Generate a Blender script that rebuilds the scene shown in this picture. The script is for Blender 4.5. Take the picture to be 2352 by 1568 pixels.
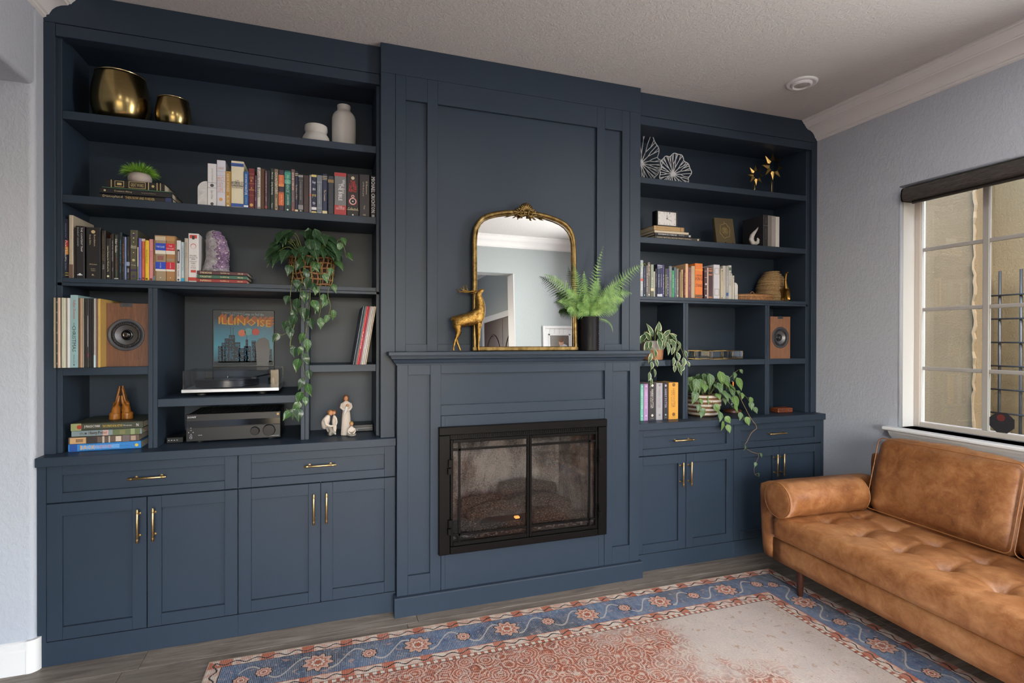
import bpy, bmesh, math, random
from mathutils import Vector, Matrix, noise as mnoise

# ---------------------------------------------------------------- scene reset
for o in list(bpy.data.objects):
    bpy.data.objects.remove(o)
SC = bpy.context.scene
COL = SC.collection
R = math.radians
PI = math.pi

# ---------------------------------------------------------------- camera
CAM_H = 1.441
yaw, pit, rol = R(18.979), R(-0.244), R(0.121)
fw = Vector((math.sin(yaw) * math.cos(pit), math.cos(yaw) * math.cos(pit), math.sin(pit)))
rt = Vector((math.cos(yaw), -math.sin(yaw), 0))
up = rt.cross(fw)
rt, up = math.cos(rol) * rt + math.sin(rol) * up, -math.sin(rol) * rt + math.cos(rol) * up
cam_d = bpy.data.cameras.new('camera')
cam_d.sensor_width = 36
cam_d.sensor_fit = 'HORIZONTAL'
cam_d.lens = 18.937
cam_d.clip_start = 0.02
cam = bpy.data.objects.new('camera', cam_d)
COL.objects.link(cam)
M = Matrix((rt, up, -fw)).transposed().to_4x4()
M.translation = (0, 0, CAM_H)
cam.matrix_world = M
SC.camera = cam

# ---------------------------------------------------------------- world (soft bright sky)
W = bpy.data.worlds.new('world')
SC.world = W
W.use_nodes = True
wn = W.node_tree
bg = wn.nodes['Background']
sky = wn.nodes.new('ShaderNodeTexSky')
sky.sky_type = 'NISHITA'
sky.sun_disc = False
sky.sun_elevation = R(48)
sky.sun_rotation = R(200)
sky.air_density = 1.0
sky.dust_density = 2.5
sky.ozone_density = 1.0
wn.links.new(sky.outputs[0], bg.inputs[0])
bg.inputs[1].default_value = 3.5

# ---------------------------------------------------------------- lamps out of view: added side window and downlights, patio door
def area(name, loc, rot, sx, sy, power, col):
    d = bpy.data.lights.new(name, 'AREA')
    d.shape = 'RECTANGLE'
    d.size, d.size_y = sx, sy
    d.energy = power
    d.color = col
    o = bpy.data.objects.new(name, d)
    o.location = loc
    o.rotation_euler = rot
    COL.objects.link(o)
    return o
# side light in a second window added to the window wall, unseen
area('added_side_light', (3.50, 0.50, 1.76), (R(90), 0, R(90)), 0.80, 1.65, 95, (1.0, 0.985, 0.97))
# glazed patio door in the rear wall
area('daylight_patio_door', (0.35, -3.15, 1.2), (R(90), 0, 0), 2.3, 2.2, 18, (1.0, 0.99, 0.98))
# downlights added in the ceiling for top light on the built-in (out of view)
for i, (x, y, w) in enumerate(((-0.35, 0.75, 9), (1.0, 0.75, 13), (2.25, 0.85, 15))):
    d = area('added_downlight_%d' % i, (x, y, 2.985), (0, 0, 0), 0.16, 0.16, w, (1.0, 0.98, 0.95))
    d.data.shape = 'DISK'
# first window: portal only, it guides the sky light in
p1 = area('window_portal', (3.56, 1.55, 1.62), (R(90), 0, R(90)), 1.6, 1.4, 1, (1, 1, 1))
p1.data.cycles.is_portal = True

# ---------------------------------------------------------------- colour management
vs = SC.view_settings
vs.view_transform = 'Standard'
vs.look = 'None'
vs.gamma = 1.0
vs.use_curve_mapping = False
vs.exposure = 0.0
cy = SC.cycles
cy.max_bounces = 6
cy.diffuse_bounces = 3
cy.glossy_bounces = 3
cy.transmission_bounces = 4
cy.transparent_max_bounces = 8
cy.caustics_reflective = False
cy.caustics_refractive = False
cy.sample_clamp_indirect = 4.0
cy.use_adaptive_sampling = True
cy.adaptive_threshold = 0.07
cy.use_denoising = True

# ================================================================ helpers
WL = {}
def s2l(c):
    return tuple(((v / 12.92) if v <= 0.04045 else ((v + 0.055) / 1.055) ** 2.4) for v in c)
def hexc(h):
    h = h.lstrip('#')
    return s2l(tuple(int(h[i:i + 2], 16) / 255 for i in (0, 2, 4)))
def P(t, **k):
    """node tree helper: principled handles"""
    return t

class NT:
    """tiny node-graph writer"""
    def __init__(s, name):
        s.m = bpy.data.materials.new(name)
        s.m.use_nodes = True
        s.t = s.m.node_tree
        s.b = s.t.nodes['Principled BSDF']
        s.out = s.t.nodes['Material Output']
    def n(s, typ, **k):
        nd = s.t.nodes.new(typ)
        for a, v in k.items():
            setattr(nd, a, v)
        return nd
    def l(s, a, b):
        s.t.links.new(a, b)
    def set(s, sock, v):
        if hasattr(v, 'is_linked') or isinstance(v, bpy.types.NodeSocket):
            s.l(v, sock)
        else:
            sock.default_value = v
    def math(s, op, a, b=0.0, c=0.0):
        nd = s.n('ShaderNodeMath', operation=op)
        s.set(nd.inputs[0], a); s.set(nd.inputs[1], b)
        if op in ('MULTIPLY_ADD', 'SMOOTH_MIN', 'SMOOTH_MAX', 'COMPARE'):
            s.set(nd.inputs[2], c)
        return nd.outputs[0]
    def mix(s, fac, a, b):
        nd = s.n('ShaderNodeMix', data_type='RGBA')
        s.set(nd.inputs[0], fac)
        for sk, v in ((nd.inputs[6], a), (nd.inputs[7], b)):
            if isinstance(v, (tuple, list)):
                sk.default_value = (*v[:3], 1)
            else:
                s.l(v, sk)
        return nd.outputs[2]
    def noise(s, vec, scale, detail=3, rough=0.5, dist=0.0):
        nd = s.n('ShaderNodeTexNoise')
        if vec is not None:
            s.l(vec, nd.inputs['Vector'])
        nd.inputs['Scale'].default_value = scale
        nd.inputs['Detail'].default_value = detail
        nd.inputs['Roughness'].default_value = rough
        nd.inputs['Distortion'].default_value = dist
        return nd.outputs[0]
    def ramp(s, fac, stops, interp='LINEAR'):
        nd = s.n('ShaderNodeValToRGB')
        nd.color_ramp.interpolation = interp
        el = nd.color_ramp.elements
        while len(el) < len(stops):
            el.new(0.5)
        for e, (p, c) in zip(el, stops):
            e.position = p
            e.color = (*c, 1) if len(c) == 3 else c
        s.l(fac, nd.inputs[0])
        return nd.outputs[0]
    def obj(s):
        return s.n('ShaderNodeTexCoord').outputs['Object']
    def mapping(s, vec, scale=(1, 1, 1), rot=(0, 0, 0), loc=(0, 0, 0)):
        nd = s.n('ShaderNodeMapping')
        s.l(vec, nd.inputs[0])
        nd.inputs[1].default_value = loc
        nd.inputs[2].default_value = rot
        nd.inputs[3].default_value = scale
        return nd.outputs[0]
    def bump(s, h, strength=0.3, dist=0.01):
        nd = s.n('ShaderNodeBump')
        nd.inputs['Strength'].default_value = strength
        nd.inputs['Distance'].default_value = dist
        s.l(h, nd.inputs['Height'])
        s.l(nd.outputs[0], s.b.inputs['Normal'])
        return nd
    def base(s, c):
        if isinstance(c, (tuple, list)):
            s.b.inputs['Base Color'].default_value = (*c[:3], 1)
        else:
            s.l(c, s.b.inputs['Base Color'])
    def p(s, **k):
        for a, v in k.items():
            s.set(s.b.inputs[a.replace('_', ' ')], v)

_MC = {}
def mat(name, col, rough=0.5, metal=0.0, bump=None, var=0.0, spec=0.5, coat=0.0):
    """plain procedural material: colour with optional noise variation and relief"""
    key = (name, col, rough, metal, bump, var)
    if key in _MC:
        return _MC[key]
    g = NT(name)
    c = hexc(col) if isinstance(col, str) else col
    g.p(Roughness=rough, Metallic=metal)
    g.b.inputs['Specular IOR Level'].default_value = spec
    if coat:
        g.b.inputs['Coat Weight'].default_value = coat
    co = None
    if var or bump:
        co = g.obj()
    if var:
        nz = g.noise(co, 14, 4, 0.6)
        g.base(g.mix(nz, tuple(v * (1 - var) for v in c), tuple(min(1, v * (1 + var)) for v in c)))
    else:
        g.base(c)
    if bump:
        g.bump(g.noise(co, bump[0], 3, 0.6), bump[1], bump[2])
    _MC[key] = g.m
    return g.m

class MB:
    """mesh builder collecting simple solids into one mesh"""
    def __init__(s):
        s.v, s.f, s.mi, s.cur = [], [], [], 0
    def add(s, vs, fs):
        o = len(s.v)
        s.v += [tuple(p) for p in vs]
        s.f += [tuple(i + o for i in q) for q in fs]
        s.mi += [s.cur] * len(fs)
        return s
    def box(s, x0, x1, y0, y1, z0, z1, c=0.0):
        if x0 > x1: x0, x1 = x1, x0
        if y0 > y1: y0, y1 = y1, y0
        if z0 > z1: z0, z1 = z1, z0
        if c <= 0:
            vs = [(x, y, z) for z in (z0, z1) for y in (y0, y1) for x in (x0, x1)]
            return s.add(vs, [(0, 2, 3, 1), (4, 5, 7, 6), (0, 1, 5, 4), (2, 6, 7, 3), (0, 4, 6, 2), (1, 3, 7, 5)])
        c = min(c, (x1 - x0) * .45, (y1 - y0) * .45, (z1 - z0) * .45)
        X, Y, Z = (x0, x1), (y0, y1), (z0, z1)
        vs, idx = [], {}
        for i in (0, 1):
            for j in (0, 1):
                for k in (0, 1):
                    sx, sy, sz = (1 if i == 0 else -1), (1 if j == 0 else -1), (1 if k == 0 else -1)
                    idx[i, j, k, 0] = len(vs); vs.append((X[i], Y[j] + sy * c, Z[k] + sz * c))
                    idx[i, j, k, 1] = len(vs); vs.append((X[i] + sx * c, Y[j], Z[k] + sz * c))
                    idx[i, j, k, 2] = len(vs); vs.append((X[i] + sx * c, Y[j] + sy * c, Z[k]))
        fs = []
        def q(*a):
            fs.append(tuple(idx[t] for t in a))
        q((0,0,0,0),(0,0,1,0),(0,1,1,0),(0,1,0,0)); q((1,0,0,0),(1,1,0,0),(1,1,1,0),(1,0,1,0))
        q((0,0,0,1),(1,0,0,1),(1,0,1,1),(0,0,1,1)); q((0,1,0,1),(0,1,1,1),(1,1,1,1),(1,1,0,1))
        q((0,0,0,2),(0,1,0,2),(1,1,0,2),(1,0,0,2)); q((0,0,1,2),(1,0,1,2),(1,1,1,2),(0,1,1,2))
        for k in (0, 1):
            for j in (0, 1):
                q((0,j,k,1),(1,j,k,1),(1,j,k,2),(0,j,k,2))
            for i in (0, 1):
                q((i,0,k,0),(i,1,k,0),(i,1,k,2),(i,0,k,2))
        for i in (0, 1):
            for j in (0, 1):
                q((i,j,0,0),(i,j,1,0),(i,j,1,1),(i,j,0,1))
                for k in (0, 1):
                    q((i,j,k,0),(i,j,k,1),(i,j,k,2))
        return s.add(vs, fs)
    def prism(s, poly, axis, a, b):
        """poly: 2-D points in the two remaining axes (order x,y / x,z / y,z), extruded from a to b"""
        n = len(poly)
        def mk(p, t):
            return {'x': (t, p[0], p[1]), 'y': (p[0], t, p[1]), 'z': (p[0], p[1], t)}[axis]
        vs = [mk(p, a) for p in poly] + [mk(p, b) for p in poly]
        fs = [tuple(range(n)), tuple(range(2 * n - 1, n - 1, -1))]
        fs += [(i, (i + 1) % n, n + (i + 1) % n, n + i) for i in range(n)]
        return s.add(vs, fs)
    def lathe(s, prof, seg=32, cx=0, cy=0, cz=0, cap=True, axis='z', sx=1, sy=1):
        vs, fs = [], []
        for r, z in prof:
            for k in range(seg):
                a = 2 * PI * k / seg
                p = (r * math.cos(a) * sx, r * math.sin(a) * sy, z)
                if axis == 'y': p = (p[0], p[2], p[1])
                if axis == 'x': p = (p[2], p[0], p[1])
                vs.append((cx + p[0], cy + p[1], cz + p[2]))
        n = len(prof)
        for i in range(n - 1):
            for k in range(seg):
                k2 = (k + 1) % seg
                fs.append((i * seg + k, i * seg + k2, (i + 1) * seg + k2, (i + 1) * seg + k))
        if cap:
            fs.append(tuple(range(seg - 1, -1, -1)))
            fs.append(tuple((n - 1) * seg + k for k in range(seg)))
        return s.add(vs, fs)
    def tube(s, pts, rad, seg=8, cap=True, closed=False, flat=1.0):
        pts = [Vector(p) for p in pts]
        n = len(pts)
        rr = rad if isinstance(rad, (list, tuple)) else [rad] * n
        vs, fs = [], []
        t0 = (pts[1] - pts[0]).normalized()
        ref = Vector((0, 0, 1)) if abs(t0.z) < 0.9 else Vector((1, 0, 0))
        u = t0.cross(ref).normalized()
        for i in range(n):
            if closed:
                t = (pts[(i + 1) % n] - pts[i - 1])
            else:
                t = pts[min(i + 1, n - 1)] - pts[max(i - 1, 0)]
            if t.length < 1e-9: t = t0
            t = t.normalized()
            u = (u - t * u.dot(t))
            u = u.normalized() if u.length > 1e-6 else t.orthogonal().normalized()
            w = t.cross(u)
            for k in range(seg):
                a = 2 * PI * k / seg
                vs.append(pts[i] + (u * math.cos(a) + w * math.sin(a) * flat) * rr[i])
        m = n if closed else n - 1
        for i in range(m):
            j = (i + 1) % n
            for k in range(seg):
                k2 = (k + 1) % seg
                fs.append((i * seg + k, i * seg + k2, j * seg + k2, j * seg + k))
        if cap and not closed:
            fs.append(tuple(range(seg - 1, -1, -1)))
            fs.append(tuple((n - 1) * seg + k for k in range(seg)))
        return s.add(vs, fs)
    def sphere(s, c, r, seg=16, rings=10, sx=1, sy=1, sz=1):
        prof = [(r * math.sin(PI * i / rings) + 1e-5, -r * math.cos(PI * i / rings) * sz) for i in range(rings + 1)]
        return s.lathe(prof, seg, c[0], c[1], c[2], True, 'z', sx, sy)
    def grid(s, fn, nu, nv):
        vs = [fn(i / nu, j / nv) for j in range(nv + 1) for i in range(nu + 1)]
        fs = [(j * (nu + 1) + i, j * (nu + 1) + i + 1, (j + 1) * (nu + 1) + i + 1, (j + 1) * (nu + 1) + i) for j in range(nv) for i in range(nu)]
        return s.add(vs, fs)
    def mesh(s, name, mats, smooth=False, off=(0, 0, 0)):
        me = bpy.data.meshes.new(name)
        if off != (0, 0, 0):
            me.from_pydata([(a - off[0], b - off[1], c - off[2]) for a, b, c in s.v], [], s.f)
        else:
            me.from_pydata(s.v, [], s.f)
        for m in (mats if isinstance(mats, (list, tuple)) else [mats]):
            me.materials.append(m)
        me.polygons.foreach_set('material_index', s.mi)
        if smooth:
            me.polygons.foreach_set('use_smooth', [True] * len(me.polygons))
        me.validate()
        bm = bmesh.new(); bm.from_mesh(me)
        bmesh.ops.recalc_face_normals(bm, faces=bm.faces)
        bm.to_mesh(me); bm.free()
        if smooth == 'auto':
            me.set_sharp_from_angle(angle=R(38))
        me.update()
        return me
    def build(s, name, mats, parent=None, smooth=False, local=False):
        off = (0, 0, 0) if (local or parent is None) else WL.get(parent.name, (0, 0, 0))
        return link(name, s.mesh(name, mats, smooth, off), parent)

def link(name, me, parent=None, loc=None, rot=None):
    o = bpy.data.objects.new(name, me)
    COL.objects.link(o)
    if parent is not None:
        o.parent = parent
        WL[o.name] = WL.get(parent.name, (0, 0, 0))
    if loc is not None: o.location = loc
    if rot is not None: o.rotation_euler = rot
    return o
def tag(o, label, cat, group=None, kind=None):
    o['label'] = label
    o['category'] = cat
    if group: o['group'] = group
    if kind: o['kind'] = kind
    return o
def thing(name, label, cat, loc=(0, 0, 0), rot=(0, 0, 0), group=None):
    o = bpy.data.objects.new(name, None)
    o.empty_display_size = 0.05
    COL.objects.link(o)
    o.location = loc
    o.rotation_euler = rot
    WL[o.name] = tuple(loc)
    return tag(o, label, cat, group)
def struct(o, label=None):
    o['kind'] = 'structure'
    if label: o['label'] = label
    return o
def bx(name, m, parent, x0, x1, y0, y1, z0, z1, c=0.0012, local=False):
    return MB().box(x0, x1, y0, y1, z0, z1, c).build(name, m, parent, False, local)

# text as real raised lettering (default font), cached by string
_TX = {}
def text_geo(txt):
    if txt not in _TX:
        cu = bpy.data.curves.new('t', 'FONT')
        cu.body = txt
        cu.size = 1.0
        cu.resolution_u = 1
        cu.align_x = 'LEFT'
        ob = bpy.data.objects.new('t', cu)
        me = bpy.data.meshes.new_from_object(ob)
        vs = [v.co.copy() for v in me.vertices]
        fs = [tuple(p.vertices) for p in me.polygons]
        bpy.data.objects.remove(ob)
        bpy.data.curves.remove(cu)
        bpy.data.meshes.remove(me)
        if vs:
            x0, x1 = min(v.x for v in vs), max(v.x for v in vs)
            y0, y1 = min(v.y for v in vs), max(v.y for v in vs)
        else:
            x0 = x1 = y0 = y1 = 0
        _TX[txt] = (vs, fs, x0, x1, y0, y1)
    return _TX[txt]
def put_text(mb, txt, o, du, dv, length, height, center=True, fill=True):
    """lay lettering on a plane: o origin (centre), du reading direction, dv up direction"""
    vs, fs, x0, x1, y0, y1 = text_geo(txt)
    if not vs: return
    w, h = max(x1 - x0, 1e-6), max(y1 - y0, 1e-6)
    sy = height / h
    sx = length / w if fill else min(length / w, sy)
    if not fill: sy = min(sy, sx * 1.6)
    cx, cy = (x0 + x1) / 2, (y0 + y1) / 2
    o, du, dv = Vector(o), Vector(du), Vector(dv)
    mb.add([o + du * ((v.x - cx) * sx) + dv * ((v.y - cy) * sy) for v in vs], fs)
# ================================================================ shared materials
def navy_paint():
    g = NT('navy_paint')
    co = g.obj()
    nz = g.noise(co, 3, 3, 0.6)
    g.base(g.mix(nz, hexc('2b3745'), hexc('2e3a48')))
    g.p(Roughness=0.42)
    g.b.inputs['Specular IOR Level'].default_value = 0.28
    g.bump(g.noise(co, 260, 2, 0.5), 0.035, 0.002)
    return g.m
def wall_paint(name, col, strength=0.22):
    g = NT(name)
    co = g.obj()
    g.base(hexc(col))
    g.p(Roughness=0.75)
    n1 = g.noise(g.mapping(co, (1, 1, 0.6)), 55, 4, 0.6, 0.6)
    r = g.ramp(n1, [(0.42, (0, 0, 0)), (0.62, (1, 1, 1))])
    g.bump(r, strength, 0.006)
    return g.m
NAVY = navy_paint()
WALLM = wall_paint('grey_wall_paint', 'bcc2cc')
CEILM = wall_paint('ceiling_paint', 'd2d0cd', 0.3)
HALLM = wall_paint('hall_wall_paint', 'a9b0b0', 0.15)
TRIM = mat('white_trim_paint', 'f0efed', 0.4)
TRIMW = mat('window_trim_paint', 'f0f1f1', 0.35)
BRASS = mat('brushed_brass', 'c4a878', 0.30, 1.0, (220, 0.05, 0.001))
DARKGAP = mat('dark_gap', '05070a', 0.9)
BLACKMETAL = mat('black_metal', '0c0b0b', 0.38, 0.0, None, 0.0, 0.15)
CHROME = mat('bright_steel', 'c9ccd0', 0.18, 1.0)
GOLDPRINT = mat('gold_print', 'c9b27a', 0.45)
WHITEPRINT = mat('white_print', 'dfe2e6', 0.55)
def wood(name, c1, c2, scale=(1, 1, 12), rough=0.45):
    g = NT(name)
    co = g.mapping(g.obj(), scale)
    nz = g.noise(co, 9, 6, 0.65, 1.2)
    fine = g.noise(g.mapping(g.obj(), tuple(v * 3 for v in scale)), 40, 3, 0.6)
    f = g.math('ADD', g.math('MULTIPLY', nz, 0.75), g.math('MULTIPLY', fine, 0.25))
    g.base(g.ramp(f, [(0.3, hexc(c1)), (0.7, hexc(c2))]))
    g.p(Roughness=rough)
    g.bump(fine, 0.08, 0.002)
    return g.m
def clear_glass(name, tint=(0.97, 0.98, 0.98), refl=1.0, rough=0.0):
    """thin glazing: mostly see-through with a Fresnel reflection"""
    g = NT(name)
    t = g.n('ShaderNodeBsdfTransparent'); t.inputs[0].default_value = (*tint, 1)
    gl = g.n('ShaderNodeBsdfGlossy'); gl.inputs['Roughness'].default_value = rough
    fr = g.n('ShaderNodeFresnel'); fr.inputs[0].default_value = 1.5
    mx = g.n('ShaderNodeMixShader')
    g.l(g.math('MULTIPLY', fr.outputs[0], refl), mx.inputs[0])
    g.l(t.outputs[0], mx.inputs[1]); g.l(gl.outputs[0], mx.inputs[2])
    g.l(mx.outputs[0], g.out.inputs[0])
    return g.m
# ================================================================ the room shell
XL, XR, YB, ZC = -1.195, 3.333, 3.52, 3.0
YJ = 2.872            # far jamb of the hallway opening in the left wall
YR = -0.75            # short rear wall with doorway (seen in the mirror)
YBK = -3.2            # far rear wall of the open part
rnd = random.Random(7)

# floor: plank by plank over a dark base
floor = struct(bx('floor', DARKGAP, None, XL - 1.6, XR + .02, YBK - .1, YB, -0.05, -0.009, 0), 'grey brown wooden plank floor')
def plank_mat(i):
    g = NT('floor_plank_%d' % i)
    co = g.mapping(g.obj(), (1.0, 9, 1), loc=(i * 3.1, i * 1.7, 0))
    nz = g.noise(co, 3.2, 8, 0.68, 0.9)
    fine = g.noise(g.mapping(g.obj(), (2, 60, 1), loc=(i, 0, 0)), 14, 4, 0.7)
    f = g.math('ADD', g.math('MULTIPLY', nz, 0.7), g.math('MULTIPLY', fine, 0.3))
    sh = (0.86, 1.0, 1.12, 0.94)[i]
    cs = [hexc('52473f'), hexc('897d72'), hexc('b3a799')]
    cs = [tuple(v * sh for v in c) for c in cs]
    g.base(g.ramp(f, [(0.30, cs[0]), (0.5, cs[1]), (0.72, cs[2])]))
    g.p(Roughness=0.5)
    g.bump(fine, 0.12, 0.003)
    return g.m
PLANK = [plank_mat(i) for i in range(4)]
pw, pl = 0.178, 1.22
pm = [MB().box(0.0008, pl - .0008, 0.0008, pw - .0008, -0.0088, 0, 0.0012).mesh('plank', PLANK[i]) for i in range(4)]
row = 0
y = YB - .42
while y > -0.72:
    x = XL - 0.4 - rnd.random() * 1.1
    while x < XR:
        if x + pl > XL - 0.2:
            i = rnd.randrange(4)
            o = link('plank', pm[i], floor)
            x1 = min(x + pl, XR - .003)
            o.location = (x, y - pw, 0)
            if x1 - x < pl:
                o.scale.x = max(0.05, (x1 - x) / pl)
        x += pl
    y -= pw
    row += 1

ceiling = struct(bx('ceiling', CEILM, None, XL - 1.6, XR + .2, YBK - .1, YB + .1, ZC, ZC + .1, 0), 'white textured ceiling')
struct(bx('wall_back', WALLM, None, XL - .2, XR + .2, YB, YB + .1, 0, ZC, 0), 'wall behind the built-in cabinets')

# left wall: solid strip beside the bookcase, header over the hallway opening, rounded drywall corner
wl = MB()
rb = 0.022
def quarter(cx, cy, r, a0, a1, n=6):
    return [(cx + r * math.cos(a0 + (a1 - a0) * i / n), cy + r * math.sin(a0 + (a1 - a0) * i / n)) for i in range(n + 1)]
poly = [(XL, YB)] + [(XL, YJ + rb)] + quarter(XL - rb, YJ + rb, rb, 0, -PI / 2) + [(XL - 1.5, YJ), (XL - 1.5, YB)]
wl.prism(poly, 'z', 0, ZC)
HZ = 2.535
hp = [(XL, ZC), (XL, HZ + rb)] + quarter(XL - rb, HZ + rb, rb, 0, -PI / 2) + [(XL - .16, HZ), (XL - .16, ZC)]
wl.prism(hp, 'y', YJ, 0.9)
wl.prism([(XL, 0.9), (XL, YBK), (XL - .16, YBK), (XL - .16, 0.9)], 'z', 0, ZC)
WALL_L = struct(wl.build('wall_left', WALLM, None, 'auto'), 'grey textured wall with rounded hallway opening')
bx('hall_end', HALLM, WALL_L, XL - 1.52, XL - 1.5, YBK, YJ, 0, ZC, 0)

# right wall with the window in view and an added unseen one
W1 = (1.0, 2.365, 0.905, 2.385)
W2 = (0.05, 0.92, 0.905, 2.62)
wr = MB()
T = 0.19
def wall_x(mb, y0, y1, z0, z1):
    mb.box(XR, XR + T, y0, y1, z0, z1)
wall_x(wr, W1[1], YB, 0, ZC)
wall_x(wr, W1[0], W1[1], 0, W1[2]); wall_x(wr, W1[0], W1[1], W1[3], ZC)
wall_x(wr, W2[1], W1[0], 0, ZC)
wall_x(wr, W2[0], W2[1], 0, W2[2]); wall_x(wr, W2[0], W2[1], W2[3], ZC)
wall_x(wr, YBK, W2[0], 0, ZC)
WALL_R = struct(wr.build('wall_right', WALLM), 'blue grey textured wall with the window')

# rear wall (short return with the doorway the mirror shows) and the open rear end
DOORW = (1.25, 2.445, 2.535)
rw = MB()
rw.box(DOORW[1], XR, YR - .2, YR, 0, ZC)
rw.box(DOORW[0], DOORW[1], YR - .2, YR, DOORW[2], ZC)
rw.box(1.1, DOORW[0], YR - .2, YR, 0, ZC)
struct(rw.build('wall_rear', HALLM), 'pale green grey wall seen in the mirror')
bw = MB()
bw.box(XL - 1.6, -0.85, YBK - .12, YBK, 0, ZC); bw.box(1.55, XR + .2, YBK - .12, YBK, 0, ZC); bw.box(-0.85, 1.55, YBK - .12, YBK, 2.35, ZC)
struct(bw.build('wall_far_rear', HALLM), 'far rear wall with patio door opening')

# crown mouldings
CROWN = [(0, 0), (.143, 0), (.143, .010), (.134, .014), (.134, .020), (.126, .024), (.118, .034), (.108, .045), (.104, .052),
         (.096, .054), (.092, .060), (.082, .062), (.066, .066), (.048, .076), (.034, .090), (.026, .104), (.022, .114), (.012, .118), (.012, .126), (0, .133)]
def crown(name, kind, a, b, pos, sgn, label):
    prof = [(pos + sgn * p, ZC - d) for p, d in CROWN]
    mb = MB().prism(prof, 'y' if kind == 'x' else 'x', a, b)
    return struct(mb.build(name, TRIM, None, 'auto'), label)
HF = 2.9535           # bookcase stile / soffit face
crown('trim_1', 'x', HF - .001, YR, XR, -1, 'white crown moulding along the window wall')
crown('trim_2', 'x', HF - .001, YBK, XL, 1, 'white crown moulding above the hallway opening')
crown('trim_3', 'y', 1.1, XR, YR, 1, 'white crown moulding seen in the mirror')

# baseboards
BBP = [(0, 0), (.016, 0), (.016, .098), (.012, .104), (.012, .120), (.006, .128), (.006, .134), (0, .137)]
def bb(name, kind, a, b, pos, sgn, label):
    prof = [(pos + sgn * p, z) for p, z in BBP]
    return struct(MB().prism(prof, 'y' if kind == 'x' else 'x', a, b).build(name, TRIM, None), label)
bb('baseboard_left', 'y', XL - 1.45, XL - rb - .004, YJ, -1, 'white baseboard at the hallway corner')
cb = MB()
n = 8
ro, ri = rb + .017, rb - .002
ang = [-PI / 2 + (PI / 2) * i / n for i in range(n + 1)]
outer = [(XL - rb + ro * math.cos(a), YJ + rb + ro * math.sin(a)) for a in ang]
cb.prism([(XL - rb - .003, YJ - .017)] + outer + [(XL + .017, YJ + rb + .004), (XL - .002, YJ + rb + .004), (XL - rb - .003, YJ + .001)], 'z', 0, .140)
struct(cb.build('baseboard_corner', TRIM, None, 'auto'), 'rounded white baseboard corner block')
bb('baseboard_right', 'x', YR, 2.86, XR, -1, 'white baseboard behind the sofa')
bb('baseboard_rear', 'y', DOORW[1] + .02, XR - .02, YR, 1, 'white baseboard below the picture')

# doorway casing-less jamb (white), hall side wall with arched brown double door, hall crown
HX = 2.72
struct(bx('door_1', TRIM, None, DOORW[1] - .012, DOORW[1] + .001, YR - .205, YR + .004, 0, DOORW[2], .004), 'white doorway jamb seen in the mirror')
struct(bx('wall_hall', HALLM, None, HX, HX + .1, YBK, YR - .2, 0, ZC, 0), 'hall wall seen through the doorway')
hc = MB()
hc.prism([(HX - p, ZC - d) for p, d in CROWN], 'y', YBK, YR - .2)
struct(hc.build('trim_4', TRIM), 'hall crown moulding')
DW = wood('dark_walnut_door', '2e1c17', '55372c', (1, 1, 0.12), 0.5)
dd = struct(thing('door_2', 'brown arched panel double door in the hall', 'door', (HX, -1.9, 0)))
y0, y1, zt = -2.75, -1.02, 2.08
MB().box(HX - .03, HX + .01, y0 - .09, y0, 0, zt + .09, .004).box(HX - .03, HX + .01, y1, y1 + .09, 0, zt + .09, .004).box(HX - .03, HX + .01, y0, y1, zt, zt + .09, .004).build('door_casing', TRIM, dd)
for k in range(2):
    a = y0 + (y1 - y0) / 2 * k + .004; b = a + (y1 - y0) / 2 - .008
    lf = bx('door_leaf', DW, dd, HX - .022, HX + .005, a, b, .01, zt - .004, .003)
    arch = [(a + .09, .25), (b - .09, .25), (b - .09, 1.45)] + [((a + b) / 2 + (b - a - .18) / 2 * math.cos(t), 1.45 + .40 * math.sin(t)) for t in [PI * i / 14 for i in range(1, 14)]] + [(a + .09, 1.45)]
    ring = MB()
    pts = [(HX - .024, p[0], p[1]) for p in arch]
    ring.tube(pts, .014, 6, closed=True).build('panel_moulding', DW, lf, True)
    MB().prism(arch, 'x', HX - .0235, HX - .0205).build('panel', DW, lf)
hy = (y0 + y1) / 2
MB().box(HX - .05, HX - .02, hy + .045, hy + .085, 1.0, 1.16, .008).build('handle_plate', TRIMW, dd)

# ---------------------------------------------------------------- window 1 (in view)
FRAMEM = mat('tan_vinyl_frame', 'cfc6bd', 0.45)
GRIDM = mat('grey_muntin', 'a9a6a1', 0.45)
WIN = struct(thing('window_1', 'large gridded window above the sofa', 'window', (XR, 1.68, W1[2])))
xg = XR + .130
MB().box(XR + .001, XR + T, W1[1] - .004, W1[1] + .001, W1[2], W1[3]).box(XR + .001, XR + T, W1[0] - .001, W1[0] + .004, W1[2], W1[3]).box(XR + .001, XR + T, W1[0], W1[1], W1[3] - .004, W1[3] + .001).build('jamb_lining', TRIMW, WIN)
rbn = MB()
rbn.tube([(XR + .012, W1[1] - .002, W1[2]), (XR + .012, W1[1] - .002, W1[3] - .01)], .013, 10)
rbn.tube([(XR + .012, W1[0], W1[3] - .002), (XR + .012, W1[1] - .002, W1[3] - .002)], .013, 10)
rbn.build('rounded_return', WALLM, WIN, True)
fr = MB()
fa, fb, f0, f1 = W1[0] + .004, W1[1] - .004, W1[2] + .002, W1[3] - .004
fwid = .034
fr.box(xg, xg + .05, fb - fwid, fb, f0, f1, .003).box(xg, xg + .05, fa, fa + fwid, f0, f1, .003)
fr.box(xg, xg + .05, fa + fwid, fb - fwid, f0, f0 + .03, .003).box(xg, xg + .05, fa + fwid, fb - fwid, f1 - .04, f1, .003)
fr.build('sash_frame', FRAMEM, WIN)
st = MB()
st.box(xg + .006, xg + .03, fb - fwid - .007, fb - fwid + .001, f0 + .03, f1 - .04)
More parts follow.
